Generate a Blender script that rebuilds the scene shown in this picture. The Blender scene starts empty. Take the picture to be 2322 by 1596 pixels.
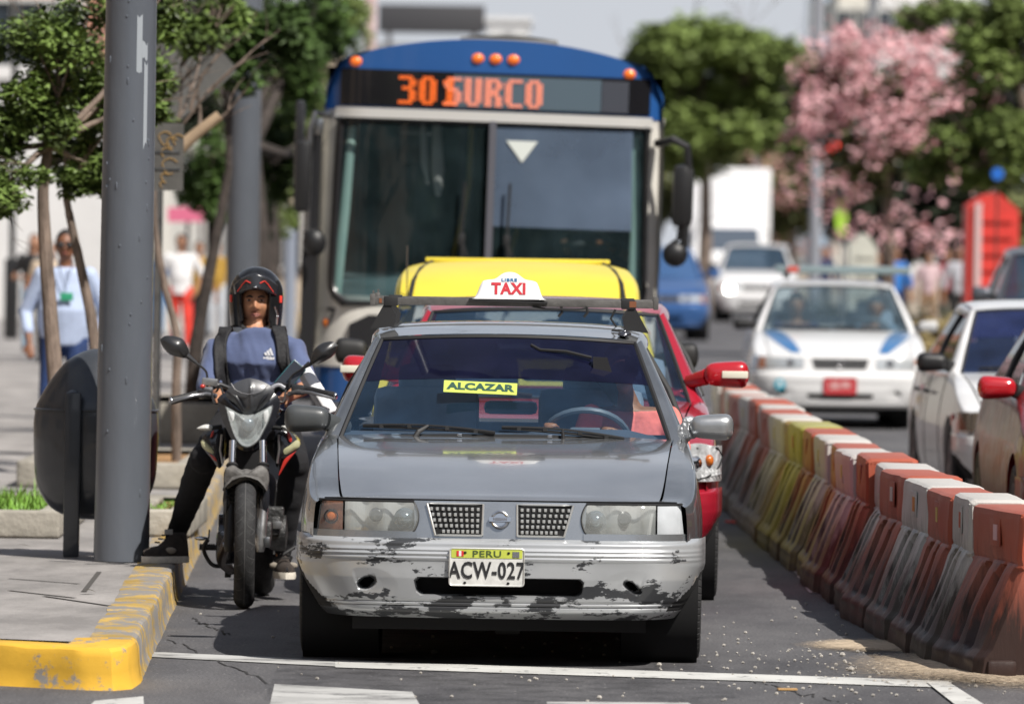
import bpy, bmesh, math, random
from math import sin, cos, pi, sqrt, radians, atan2, exp
from mathutils import Vector, Matrix, noise
random.seed(7)
scene = bpy.context.scene
COL = scene.collection

# ------------------------------------------------------------------ camera
F, CX, CY = 16895.0, 1161.0, 798.0          # focal length in reading pixels (a 2322 x 1596 reading of the photo)
H, ROLL, PITCH = 1.75, 0.015, 0.0155
cp, sp, cr, sr = cos(PITCH), sin(PITCH), cos(ROLL), sin(ROLL)
FW = Vector((0, cp, -sp)); U0 = Vector((0, sp, cp)); R0 = Vector((1, 0, 0))
RT = R0 * cr + U0 * sr; UP = U0 * cr - R0 * sr
cam = bpy.data.cameras.new('camera'); camo = bpy.data.objects.new('camera', cam); COL.objects.link(camo)
m = Matrix((RT, UP, -FW)).transposed().to_4x4(); m.translation = (0, 0, H); camo.matrix_world = m
cam.sensor_width = 36; cam.lens = F / 2322 * 36; cam.clip_start = 1; cam.clip_end = 3000
cam.dof.use_dof = True; cam.dof.focus_distance = 31.6; cam.dof.aperture_fstop = 4.6; cam.dof.aperture_blades = 0
scene.camera = camo
scene.render.resolution_x, scene.render.resolution_y = 1024, 703

# ------------------------------------------------------------------ light
SUN = Vector((.52, -.62, 1.0)).normalized()
w = bpy.data.worlds.new('World'); scene.world = w; w.use_nodes = True
nt = w.node_tree; nt.nodes.clear()
sky = nt.nodes.new('ShaderNodeTexSky'); sky.sky_type = 'NISHITA'; sky.sun_disc = False
sky.sun_elevation = math.asin(SUN.z); sky.sun_rotation = atan2(SUN.x, SUN.y)
sky.air_density = 1.0; sky.dust_density = 1.2; sky.ozone_density = 1.2
bg = nt.nodes.new('ShaderNodeBackground'); bg.inputs['Strength'].default_value = .06
wo = nt.nodes.new('ShaderNodeOutputWorld')
# high thin cloud: a pale veil that thickens towards the horizon, with soft patches
tcw = nt.nodes.new('ShaderNodeTexCoord'); spw = nt.nodes.new('ShaderNodeSeparateXYZ'); nt.links.new(tcw.outputs['Generated'], spw.inputs[0])
vl = nt.nodes.new('ShaderNodeMapRange'); vl.inputs[1].default_value = 0; vl.inputs[2].default_value = .75; vl.inputs[3].default_value = .95; vl.inputs[4].default_value = .24; nt.links.new(spw.outputs['Z'], vl.inputs[0])
nw = nt.nodes.new('ShaderNodeTexNoise'); nw.inputs['Scale'].default_value = 3.2; nw.inputs['Detail'].default_value = 6; nt.links.new(tcw.outputs['Generated'], nw.inputs['Vector'])
rw = nt.nodes.new('ShaderNodeMapRange'); rw.inputs[1].default_value = .38; rw.inputs[2].default_value = .66; rw.inputs[3].default_value = -.22; rw.inputs[4].default_value = .22; nt.links.new(nw.outputs['Fac'], rw.inputs[0])
aw = nt.nodes.new('ShaderNodeMath'); aw.operation = 'ADD'; aw.use_clamp = True; nt.links.new(vl.outputs[0], aw.inputs[0]); nt.links.new(rw.outputs[0], aw.inputs[1])
mw = nt.nodes.new('ShaderNodeMix'); mw.data_type = 'RGBA'; mw.inputs[7].default_value = (8.6, 9.0, 9.8, 1)
nt.links.new(aw.outputs[0], mw.inputs[0]); nt.links.new(sky.outputs[0], mw.inputs[6])
nt.links.new(mw.outputs[2], bg.inputs[0]); nt.links.new(bg.outputs[0], wo.inputs[0])
sl = bpy.data.lights.new('sun', 'SUN'); sl.energy = 5.0; sl.angle = radians(.5); sl.color = (1, .95, .88)
so = bpy.data.objects.new('sun', sl); COL.objects.link(so); so.rotation_euler = (-SUN).to_track_quat('-Z', 'Y').to_euler()
scene.view_settings.view_transform = 'Standard'; scene.view_settings.look = 'None'
scene.view_settings.exposure = 0.28; scene.view_settings.gamma = 1

# ------------------------------------------------------------------ pixel helpers
def ray(px, py): return FW * F + RT * (px - CX) - UP * (py - CY)
def at(px, py, Y):                           # world point at depth Y
    d = ray(px, py); t = Y / d.y; return Vector((d.x * t, Y, H + d.z * t))
def gnd(px, py, h=0.):                       # world point on the level h
    d = ray(px, py); t = (h - H) / d.z; return Vector((d.x * t, d.y * t, h))

# ------------------------------------------------------------------ materials
MATS = {}
def hexc(c): return (c[0], c[1], c[2], 1)
def M(name, col=(.5, .5, .5), rough=.5, metal=0., coat=0., var=0., vscale=6., bump=0., bscale=30., spec=.5, coatr=.05,
      col2=None, emit=None, estr=1., trans=0., detail=4., stretch=None, sheen=0.):
    if name in MATS: return MATS[name]
    mt = bpy.data.materials.new(name); mt.use_nodes = True; t = mt.node_tree; b = t.nodes['Principled BSDF']
    b.inputs['Base Color'].default_value = hexc(col); b.inputs['Roughness'].default_value = rough
    b.inputs['Metallic'].default_value = metal; b.inputs['Coat Weight'].default_value = coat
    b.inputs['Coat Roughness'].default_value = coatr; b.inputs['Specular IOR Level'].default_value = spec
    if sheen: b.inputs['Sheen Weight'].default_value = sheen
    if emit: b.inputs['Emission Color'].default_value = hexc(emit); b.inputs['Emission Strength'].default_value = estr
    if trans: b.inputs['Transmission Weight'].default_value = trans
    if var or bump or col2:
        tc = t.nodes.new('ShaderNodeTexCoord'); src = tc.outputs['Object']
        if stretch:
            mp = t.nodes.new('ShaderNodeMapping'); mp.inputs['Scale'].default_value = stretch
            t.links.new(src, mp.inputs[0]); src = mp.outputs[0]
        if var or col2:
            n = t.nodes.new('ShaderNodeTexNoise'); n.inputs['Scale'].default_value = vscale; n.inputs['Detail'].default_value = detail
            n.inputs['Roughness'].default_value = .65
            t.links.new(src, n.inputs['Vector'])
            r = t.nodes.new('ShaderNodeValToRGB'); t.links.new(n.outputs['Fac'], r.inputs[0])
            c2 = col2 or tuple(max(0, c * (1 - var)) for c in col); c1 = col if col2 else tuple(min(1, c * (1 + var)) for c in col)
            r.color_ramp.elements[0].position = .35; r.color_ramp.elements[1].position = .65
            r.color_ramp.elements[0].color = hexc(c2); r.color_ramp.elements[1].color = hexc(c1)
            t.links.new(r.outputs[0], b.inputs['Base Color'])
        if bump:
            n2 = t.nodes.new('ShaderNodeTexNoise'); n2.inputs['Scale'].default_value = bscale; n2.inputs['Detail'].default_value = 3
            t.links.new(src, n2.inputs['Vector'])
            bp = t.nodes.new('ShaderNodeBump'); bp.inputs['Strength'].default_value = bump; bp.inputs['Distance'].default_value = .01
            t.links.new(n2.outputs['Fac'], bp.inputs['Height']); t.links.new(bp.outputs[0], b.inputs['Normal'])
    MATS[name] = mt; return mt

def chips(name, base, chip, rough=.4, metal=0., coat=.3, scale=7., thresh=.56, sharp=.01, lowz=None, bump=.05, var=.12, stretch=(1, 1, 1), rough2=.7, grime=None):
    """painted surface with flaked paint; lowz=(z0,z1,amount): more chips towards z0"""
    if name in MATS: return MATS[name]
    mt = bpy.data.materials.new(name); mt.use_nodes = True; t = mt.node_tree; b = t.nodes['Principled BSDF']; N = t.nodes.new; L = t.links.new
    tc = N('ShaderNodeTexCoord'); mp = N('ShaderNodeMapping'); mp.inputs['Scale'].default_value = stretch; L(tc.outputs['Object'], mp.inputs[0])
    n1 = N('ShaderNodeTexNoise'); n1.inputs['Scale'].default_value = scale; n1.inputs['Detail'].default_value = 9; n1.inputs['Roughness'].default_value = .72; L(mp.outputs[0], n1.inputs['Vector'])
    fac = n1.outputs['Fac']
    if lowz:
        sx = N('ShaderNodeSeparateXYZ'); L(tc.outputs['Object'], sx.inputs[0])
        mr = N('ShaderNodeMapRange'); mr.inputs[1].default_value = lowz[0]; mr.inputs[2].default_value = lowz[1]; mr.inputs[3].default_value = lowz[2]; mr.inputs[4].default_value = 0
        L(sx.outputs['Z'], mr.inputs[0]); ad = N('ShaderNodeMath'); ad.operation = 'ADD'; L(fac, ad.inputs[0]); L(mr.outputs[0], ad.inputs[1]); fac = ad.outputs[0]
    rp = N('ShaderNodeValToRGB'); rp.color_ramp.elements[0].position = thresh; rp.color_ramp.elements[1].position = thresh + sharp; L(fac, rp.inputs[0])
    n2 = N('ShaderNodeTexNoise'); n2.inputs['Scale'].default_value = 3.; n2.inputs['Detail'].default_value = 5; L(tc.outputs['Object'], n2.inputs['Vector'])
    r2 = N('ShaderNodeValToRGB'); r2.color_ramp.elements[0].position = .35; r2.color_ramp.elements[1].position = .65
    r2.color_ramp.elements[0].color = hexc(grime or tuple(c * (1 - var) for c in base)); r2.color_ramp.elements[1].color = hexc(tuple(min(1, c * (1 + var)) for c in base)); L(n2.outputs['Fac'], r2.inputs[0])
    mx = N('ShaderNodeMix'); mx.data_type = 'RGBA'; L(rp.outputs[0], mx.inputs[0]); L(r2.outputs[0], mx.inputs[6]); mx.inputs[7].default_value = hexc(chip); L(mx.outputs[2], b.inputs['Base Color'])
    m2 = N('ShaderNodeMapRange'); L(rp.outputs[0], m2.inputs[0]); m2.inputs[3].default_value = rough; m2.inputs[4].default_value = rough2; L(m2.outputs[0], b.inputs['Roughness'])
    m3 = N('ShaderNodeMapRange'); L(rp.outputs[0], m3.inputs[0]); m3.inputs[3].default_value = metal; m3.inputs[4].default_value = 0; L(m3.outputs[0], b.inputs['Metallic'])
    b.inputs['Coat Weight'].default_value = coat
    bp = N('ShaderNodeBump'); bp.inputs['Strength'].default_value = bump; bp.inputs['Distance'].default_value = .004; L(n1.outputs['Fac'], bp.inputs['Height']); L(bp.outputs[0], b.inputs['Normal'])
    MATS[name] = mt; return mt

def glassmat(name, tint=(.5, .6, .65), dust=.06, dustcol=(.6, .68, .75), ior=1.5, rough=.02, nscale=5., ncon=.4):
    """thin pane: tinted transparency, a fresnel reflection and a little dust"""
    if name in MATS: return MATS[name]
    mt = bpy.data.materials.new(name); mt.use_nodes = True; t = mt.node_tree; t.nodes.clear(); N = t.nodes.new; L = t.links.new
    o = N('ShaderNodeOutputMaterial'); tr = N('ShaderNodeBsdfTransparent'); tr.inputs[0].default_value = hexc(tint)
    gl = N('ShaderNodeBsdfGlossy'); gl.inputs['Roughness'].default_value = rough; df = N('ShaderNodeBsdfDiffuse'); df.inputs[0].default_value = hexc(dustcol)
    lw = N('ShaderNodeLayerWeight'); lw.inputs[0].default_value = .5; pw = N('ShaderNodeMath'); pw.operation = 'POWER'; pw.inputs[1].default_value = 5; L(lw.outputs['Facing'], pw.inputs[0])
    r0 = ((ior - 1) / (ior + 1)) ** 2 * 1.6; fr = N('ShaderNodeMath'); fr.operation = 'MULTIPLY_ADD'; fr.inputs[1].default_value = 1 - r0; fr.inputs[2].default_value = r0; L(pw.outputs[0], fr.inputs[0])
    tc = N('ShaderNodeTexCoord'); n = N('ShaderNodeTexNoise'); n.inputs['Scale'].default_value = nscale; n.inputs['Detail'].default_value = 6; L(tc.outputs['Object'], n.inputs['Vector'])
    mr = N('ShaderNodeMapRange'); L(n.outputs['Fac'], mr.inputs[0]); mr.inputs[1].default_value = .3; mr.inputs[2].default_value = .7; mr.inputs[3].default_value = dust * (1 - ncon); mr.inputs[4].default_value = dust * (1 + ncon)
    m1 = N('ShaderNodeMixShader'); L(mr.outputs[0], m1.inputs[0]); L(tr.outputs[0], m1.inputs[1]); L(df.outputs[0], m1.inputs[2])
    m2 = N('ShaderNodeMixShader'); L(fr.outputs[0], m2.inputs[0]); L(m1.outputs[0], m2.inputs[1]); L(gl.outputs[0], m2.inputs[2]); L(m2.outputs[0], o.inputs[0])
    MATS[name] = mt; return mt

# ------------------------------------------------------------------ object helpers
def link(o, parent=None):
    COL.objects.link(o)
    if parent is not None: o.parent = parent
    return o
def tag(o, label=None, cat=None, group=None, kind=None):
    if label: o['label'] = label
    if cat: o['category'] = cat
    if group: o['group'] = group
    if kind: o['kind'] = kind
    return o
def empty(name, loc=(0, 0, 0), label=None, cat=None, group=None, rz=0., rot=None, scale=None):
    o = bpy.data.objects.new(name, None); link(o); o.location = loc; o.rotation_euler = rot or (0, 0, rz); o.empty_display_size = .2
    if scale: o.scale = scale
    return tag(o, label, cat, group)
def addmod(o, kind, **k):
    md = o.modifiers.new(kind.lower(), kind)
    for a, b in k.items(): setattr(md, a, b)
    return md

class MB:
    """mesh builder: verts + faces with material slots"""
    def __init__(s): s.v = []; s.f = []; s.mi = []; s.cur = 0; s.X = Matrix.Identity(4)
    def add(s, vs, fs, mi=None):
        b = len(s.v); s.v += [s.X @ Vector(p) for p in vs]; s.f += [[b + i for i in f] for f in fs]; s.mi += [s.cur if mi is None else mi] * len(fs)
    def grid(s, pts, closeu=False, closev=False, mi=None):
        nu, nv = len(pts), len(pts[0]); vs = [p for r in pts for p in r]; fs = []
        for i in range(nu if closeu else nu - 1):
            for j in range(nv if closev else nv - 1):
                a, b = i * nv + j, i * nv + (j + 1) % nv; c, d = ((i + 1) % nu) * nv + (j + 1) % nv, ((i + 1) % nu) * nv + j
                fs.append([a, b, c, d])
        s.add(vs, fs, mi)
    def box(s, c, d, rot=None, bev=0., mi=None):
        x, y, z = d[0] / 2, d[1] / 2, d[2] / 2
        R = Matrix.Translation(c) @ (rot if rot is not None else Matrix.Identity(4))
        if bev <= 0:
            P = [(-x, -y, -z), (x, -y, -z), (x, y, -z), (-x, y, -z), (-x, -y, z), (x, -y, z), (x, y, z), (-x, y, z)]
            s.add([R @ Vector(p) for p in P], [[0, 3, 2, 1], [4, 5, 6, 7], [0, 1, 5, 4], [1, 2, 6, 5], [2, 3, 7, 6], [3, 0, 4, 7]], mi)
        else:
            bm = bmesh.new(); bmesh.ops.create_cube(bm, size=1)
            for v in bm.verts: v.co = Vector((v.co.x * d[0], v.co.y * d[1], v.co.z * d[2]))
            bmesh.ops.bevel(bm, geom=bm.edges[:], offset=min(bev, min(d) * .49), segments=2, affect='EDGES', profile=.6)
            bm.verts.index_update()
            s.add([R @ v.co for v in bm.verts], [[v.index for v in f.verts] for f in bm.faces], mi); bm.free()
    def tube(s, pts, r, n=10, cap=True, sq=1., mi=None, up=None):
        pts = [Vector(p) for p in pts]; rs = r if isinstance(r, (list, tuple)) else [r] * len(pts)
        rows = []; prev = None
        for i, p in enumerate(pts):
            t = (pts[min(i + 1, len(pts) - 1)] - pts[max(i - 1, 0)])
            t = t.normalized() if t.length > 1e-9 else Vector((0, 0, 1))
            if prev is None:
                a = Vector(up) if up else (Vector((0, 0, 1)) if abs(t.z) < .9 else Vector((0, 1, 0)))
                prev = (a - t * a.dot(t)).normalized()
            else: prev = (prev - t * prev.dot(t)).normalized()
            bn = t.cross(prev)
            rr = rs[i]; ra, rb = (rr if isinstance(rr, (tuple, list)) else (rr, rr * sq))
            rows.append([p + prev * (ra * cos(2 * pi * k / n)) + bn * (rb * sin(2 * pi * k / n)) for k in range(n)])
        s.grid(rows, closev=True, mi=mi)
        if cap:
            b = len(s.v); s.add(rows[0], [list(range(n))], mi); s.add(rows[-1], [list(range(n))[::-1]], mi)
    def lathe(s, prof, c=(0, 0, 0), axis='Z', n=32, a0=0., a1=2 * pi, mi=None):
        rows = []; full = abs(a1 - a0 - 2 * pi) < 1e-6; k = n if full else n + 1
        for i in range(k):
            a = a0 + (a1 - a0) * i / n; row = []
            for (r, h) in prof:
                if axis == 'Z': p = Vector((r * cos(a), r * sin(a), h))
                elif axis == 'X': p = Vector((h, r * cos(a), r * sin(a)))
                else: p = Vector((r * cos(a), h, r * sin(a)))
                row.append(p + Vector(c))
            rows.append(row)
        s.grid(rows, closeu=full, mi=mi)
    def ball(s, c, r, nu=14, nv=10, mi=None, rot=None):
        rx, ry, rz = (r, r, r) if not isinstance(r, (tuple, list)) else r
        R = Matrix.Translation(c) @ (rot if rot is not None else Matrix.Identity(4)); rows = []
        for i in range(nv + 1):
            a = pi * i / nv; rows.append([R @ Vector((rx * sin(a) * cos(2 * pi * j / nu), ry * sin(a) * sin(2 * pi * j / nu), rz * cos(a))) for j in range(nu)])
        s.grid(rows, closev=True, mi=mi)
    def prism(s, outline, axis='Y', d0=0., d1=.1, c=(0, 0, 0), mi=None):
        """2D outline extruded along an axis"""
        def P(a, b, d): return Vector(c) + (Vector((a, d, b)) if axis == 'Y' else Vector((d, a, b)) if axis == 'X' else Vector((a, b, d)))
        n = len(outline); vs = [P(a, b, d0) for a, b in outline] + [P(a, b, d1) for a, b in outline]
        fs = [list(range(n)), list(range(n, 2 * n))[::-1]] + [[i, (i + 1) % n, n + (i + 1) % n, n + i] for i in range(n)]
        s.add(vs, fs, mi)
    def build(s, name, mat, parent=None, smooth=True, angle=35., fix=True, sub=0, bevel=0., solid=0.):
        me = bpy.data.meshes.new(name); me.from_pydata([tuple(v) for v in s.v], [], s.f)
        mats = mat if isinstance(mat, (list, tuple)) else [mat]
        for x in mats: me.materials.append(x)
        for p, k in zip(me.polygons, s.mi): p.material_index = k
        me.validate()
        bm = bmesh.new(); bm.from_mesh(me); bmesh.ops.remove_doubles(bm, verts=bm.verts, dist=1e-5)
        if fix: bmesh.ops.recalc_face_normals(bm, faces=bm.faces)
        if smooth:
            for f in bm.faces: f.smooth = True
            ca = cos(radians(angle))
            for e in bm.edges:
                if len(e.link_faces) == 2 and e.link_faces[0].normal.dot(e.link_faces[1].normal) < ca: e.smooth = False
        bm.to_mesh(me); bm.free()
        o = bpy.data.objects.new(name, me); link(o, parent)
        if solid: addmod(o, 'SOLIDIFY', thickness=solid, offset=-1)
        if bevel: addmod(o, 'BEVEL', width=bevel, segments=2, limit_method='ANGLE')
        if sub: addmod(o, 'SUBSURF', levels=sub, render_levels=sub)
        return o

def crom(P, n, closed=False):
    """centripetal Catmull-Rom"""
    P = [Vector(p) for p in P]; out = []
    Q = [P[0] * 2 - P[1]] + P + [P[-1] * 2 - P[-2]]
    for i in range(1, len(Q) - 2):
        p0, p1, p2, p3 = Q[i - 1:i + 3]
        t0 = 0.; t1 = t0 + max(1e-4, (p1 - p0).length ** .5); t2 = t1 + max(1e-4, (p2 - p1).length ** .5); t3 = t2 + max(1e-4, (p3 - p2).length ** .5)
        for k in range(n):
            t = t1 + (t2 - t1) * k / n
            A1 = p0 * ((t1 - t) / (t1 - t0)) + p1 * ((t - t0) / (t1 - t0)); A2 = p1 * ((t2 - t) / (t2 - t1)) + p2 * ((t - t1) / (t2 - t1)); A3 = p2 * ((t3 - t) / (t3 - t2)) + p3 * ((t - t2) / (t3 - t2))
            B1 = A1 * ((t2 - t) / (t2 - t0)) + A2 * ((t - t0) / (t2 - t0)); B2 = A2 * ((t3 - t) / (t3 - t1)) + A3 * ((t - t1) / (t3 - t1))
            out.append(B1 * ((t2 - t) / (t2 - t1)) + B2 * ((t - t1) / (t2 - t1)))
    out.append(P[-1]); return out
def surf(rows, nu=4, nv=4, mirror=False):
    if mirror: rows = [[(-p[0], p[1], p[2]) for p in r[:0:-1]] + list(r) for r in rows]
    R = [crom(r, nv) for r in rows]; cols = [crom([r[j] for r in R], nu) for j in range(len(R[0]))]
    return [[cols[j][i] for j in range(len(cols))] for i in range(len(cols[0]))]
def itp(T, x):
    if x <= T[0][0]: return T[0][1]
    for (a, fa), (b, fb) in zip(T, T[1:]):
        if x <= b:
            i = T.index((a, fa)); da = (T[i + 1][1] - T[max(i - 1, 0)][1]) / (T[i + 1][0] - T[max(i - 1, 0)][0])
            j = i + 1; k = min(j + 1, len(T) - 1); db = (T[k][1] - T[i][1]) / (T[k][0] - T[i][0])
            h = b - a; u = (x - a) / h
            return (2 * u ** 3 - 3 * u * u + 1) * fa + (u ** 3 - 2 * u * u + u) * h * da + (-2 * u ** 3 + 3 * u * u) * fb + (u ** 3 - u * u) * h * db
    return T[-1][1]
def lerp(a, b, t): return a + (b - a) * t
def frange(a, b, n): return [a + (b - a) * i / n for i in range(n + 1)]
def rrect(w, h, r, n=4, cx=0., cy=0.):
    o = []
    for (sx, sy, a0) in ((1, 1, 0), (-1, 1, pi / 2), (-1, -1, pi), (1, -1, 3 * pi / 2)):
        for k in range(n + 1):
            a = a0 + pi / 2 * k / n; o.append((cx + sx * (w / 2 - r) + r * cos(a), cy + sy * (h / 2 - r) + r * sin(a)))
    return o
def text(body, size, mat, parent, loc, rot=(pi / 2, 0, 0), ext=.002, off=0., sx=1., name='lettering', align='CENTER', shear=0., spacing=1.):
    cu = bpy.data.curves.new('t', 'FONT'); cu.body = body; cu.size = size; cu.extrude = ext; cu.offset = off; cu.align_x = align; cu.align_y = 'CENTER'; cu.shear = shear; cu.space_character = spacing
    cu.resolution_u = 3
    o = bpy.data.objects.new('t', cu); COL.objects.link(o); dg = bpy.context.evaluated_depsgraph_get(); dg.update()
    me = bpy.data.meshes.new_from_object(o.evaluated_get(dg)); bpy.data.objects.remove(o); bpy.data.curves.remove(cu)
    me.name = name; me.materials.clear(); me.materials.append(mat)
    n = bpy.data.objects.new(name, me); link(n, parent); n.location = loc; n.rotation_euler = rot; n.scale = (sx, 1, 1); return n
def organic(name, mb, mat, parent=None, vox=.012, smooth=4, sub=0):
    """one continuous skin grown over a union of limbs"""
    o = mb.build(name, mat, None, fix=True); addmod(o, 'REMESH', mode='VOXEL', voxel_size=vox, use_smooth_shade=True)
    addmod(o, 'SMOOTH', factor=.5, iterations=smooth)
    dg = bpy.context.evaluated_depsgraph_get(); dg.update(); me = bpy.data.meshes.new_from_object(o.evaluated_get(dg)); me.name = name
    nm = o.name; old = o.data; bpy.data.objects.remove(o); bpy.data.meshes.remove(old)
    for p in me.polygons: p.use_smooth = True
    if not me.materials: me.materials.append(mat)
    n = bpy.data.objects.new(name, me); link(n, parent); return n
def kids(o): return [c for c in bpy.data.objects if c.parent == o]
def copy_tree(o, parent=None):
    c = o.copy(); COL.objects.link(c); c.parent = parent
    for k in list(o.children): copy_tree(k, c)
    return c

# shared materials
BLACK = M('black_plastic', (.012, .012, .013), .45, bump=.1, bscale=200)
RUBBER = M('tyre_rubber', (.022, .022, .023), .8, var=.4, vscale=30, bump=.3, bscale=120)
DARK = M('dark_void', (.006, .006, .007), .9)
CHROME = M('chrome', (.75, .76, .78), .12, 1.)
STEEL = M('steel', (.35, .36, .37), .35, 1., var=.2)
WHITE = M('white_paint', (.74, .74, .73), .35, coat=.3)
SKIN = M('brown_skin', (.30, .135, .065), .5, var=.18, vscale=25, bump=.15, bscale=300)
HAIR = M('black_hair', (.012, .01, .009), .55, bump=.5, bscale=150)
# ------------------------------------------------------------------ the setting
def kx(Y): return -1.42 - .0225 * (Y - 28.5)           # kerb line of the left pavement
KH = .16
asph = M('asphalt', (.115, .112, .115), .78, var=.22, vscale=1.3, bump=.5, bscale=160, detail=12)
def asphalt():
    mt = asph; t = mt.node_tree; N = t.nodes.new; L = t.links.new; b = t.nodes['Principled BSDF']
    tc = N('ShaderNodeTexCoord')
    n1 = N('ShaderNodeTexNoise'); n1.inputs['Scale'].default_value = 85; n1.inputs['Detail'].default_value = 4; L(tc.outputs['Object'], n1.inputs['Vector'])
    mpp = N('ShaderNodeMapping'); mpp.inputs['Scale'].default_value = (1.2, .35, 1); L(tc.outputs['Object'], mpp.inputs[0])
    n2 = N('ShaderNodeTexNoise'); n2.inputs['Scale'].default_value = 1.; n2.inputs['Detail'].default_value = 7; n2.inputs['Roughness'].default_value = .7; L(mpp.outputs[0], n2.inputs['Vector'])
    v = N('ShaderNodeTexVoronoi'); v.inputs['Scale'].default_value = 26; L(tc.outputs['Object'], v.inputs['Vector'])
    r2 = N('ShaderNodeValToRGB'); e = r2.color_ramp.elements; e[0].position = .36; e[0].color = (.052, .051, .056, 1); e[1].position = .7; e[1].color = (.128, .125, .128, 1); L(n2.outputs['Fac'], r2.inputs[0])
    r1 = N('ShaderNodeValToRGB'); e = r1.color_ramp.elements; e[0].position = .3; e[0].color = (.42, .42, .42, 1); e[1].position = .70; e[1].color = (1.62, 1.62, 1.62, 1); L(n1.outputs['Fac'], r1.inputs[0])
    mx = N('ShaderNodeMix'); mx.data_type = 'RGBA'; mx.blend_type = 'MULTIPLY'; mx.inputs[0].default_value = 1; L(r2.outputs[0], mx.inputs[6]); L(r1.outputs[0], mx.inputs[7])
    sp_ = N('ShaderNodeMath'); sp_.operation = 'LESS_THAN'; sp_.inputs[1].default_value = .11; L(v.outputs['Distance'], sp_.inputs[0])
    rv = N('ShaderNodeMath'); rv.operation = 'GREATER_THAN'; rv.inputs[1].default_value = .8; sc = N('ShaderNodeSeparateColor'); L(v.outputs['Color'], sc.inputs[0]); L(sc.outputs[0], rv.inputs[0])
    mu = N('ShaderNodeMath'); mu.operation = 'MULTIPLY'; L(sp_.outputs[0], mu.inputs[0]); L(rv.outputs[0], mu.inputs[1])
    m2 = N('ShaderNodeMix'); m2.data_type = 'RGBA'; L(mu.outputs[0], m2.inputs[0]); L(mx.outputs[2], m2.inputs[6]); m2.inputs[7].default_value = (.42, .41, .40, 1)
    L(m2.outputs[2], b.inputs['Base Color'])
asphalt()
def plane(name, pts, z, mat, sub=0):
    mb = MB(); mb.add([(x, y, z) for x, y in pts], [list(range(len(pts)))]); return tag(mb.build(name, mat, smooth=False), kind='structure')
plane('ground', [(-400, -60), (400, -60), (400, 1500), (-400, 1500)], -.02, M('far_ground', (.16, .15, .13), .9, var=.25, vscale=.4))
plane('road', [(-8, -20), (16, -20), (16, 420), (-14, 420)], 0, asph)
# pavement slab on the left with the yellow kerb
slab = M('pavement_concrete', (.27, .255, .245), .85, var=.28, vscale=2.2, bump=.4, bscale=60, detail=9, stretch=(1, .35, 1))
mb = MB(); Ys = [29.15] + frange(32, 220, 24)
mb.grid([[(x, (28.75 - (x - kx(28.75)) * .42 if i == 0 else y), KH - .004) for x in (kx(y) - .185, kx(y) - 1.2, kx(y) - 4, -40)] for i, y in enumerate(Ys)])
tag(mb.build('pavement', slab, smooth=False), kind='structure')
# joints in the slabs
mb = MB()
for (a, b) in (((100, 1350), (250, 1372)), ((20, 1310), (180, 1322)), ((20, 1337), (170, 1354)), ((190, 1340), (225, 1295))):
    p, q = gnd(*a, KH), gnd(*b, KH); d = (q - p).normalized(); n = Vector((-d.y, d.x, 0)) * .012
    mb.add([p + n + Vector((0, 0, -.001)), q + n + Vector((0, 0, -.001)), q - n + Vector((0, 0, -.001)), p - n + Vector((0, 0, -.001))], [[0, 1, 2, 3]])
tag(mb.build('pavement_joints', M('joint_dirt', (.07, .065, .06), .95), smooth=False), kind='structure')
kerbm = chips('yellow_kerb_paint', (.62, .36, .035), (.24, .23, .22), .7, 0, 0, scale=3.2, thresh=.56, sharp=.05, bump=.8, var=.22, rough2=.9, stretch=(1.6, .5, 1.6))
kerbw = chips('worn_kerb_paint', (.44, .29, .07), (.23, .215, .20), .8, 0, 0, scale=5, thresh=.43, sharp=.10, bump=.8, var=.25, rough2=.9, stretch=(1.2, .6, 1.4))
def kerb_run(name, path, wdt, mat, seed=0):
    """path of the outer foot line; section: foot, face, rounded nose, top back to the slab"""
    mb = MB(); rows = []; path = [Vector((p[0], p[1], 0)) for p in path]
    for i, p in enumerate(path):
        t = (path[min(i + 1, len(path) - 1)] - path[max(i - 1, 0)]).normalized(); n = Vector((-t.y, t.x, 0))
        j = noise.noise(p * 2.3 + Vector((seed, 0, 0))) * .012; k = noise.noise(p * 5.1) * .01 + .008 * noise.noise(p * 17)
        gap = .022 if (p.y % .82) < .045 else 0
        rows.append([p + n * (a + (j + gap * (1 if s < 7 else 0) if 0 < s else 0)) + Vector((0, 0, z + (k if .05 < z < .158 else 0) - (gap * .9 if 2 < s < 7 else 0))) for s, (a, z) in enumerate(((-.012, -.01), (.0, .02), (.008, .07), (.012, .13), (.02, KH - .010), (.036, KH), (wdt * .6, KH + .002), (wdt, KH - .002)))])
    mb.grid(rows); o = mb.build(name, mat, angle=24); tag(o, kind='structure'); return o
kerb_run('kerb', [(kx(y), y) for y in frange(29.0, 60, 620)] + [(kx(y), y) for y in frange(62, 220, 40)], .20, kerbw)
fc = kerb_run('kerb', [(-40, 38.5), (-14, 34.2), (-6, 31.4)] + [(-1.62 - (1.9) * (1 - t), 28.35 + 1.15 * (1 - t) - .0 * t) for t in frange(0, 1, 40)] + [(-1.50, 28.33), (-1.44, 28.45), (kx(28.8), 28.8), (kx(29.1), 29.1)], .26, kerbm, 3)
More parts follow.
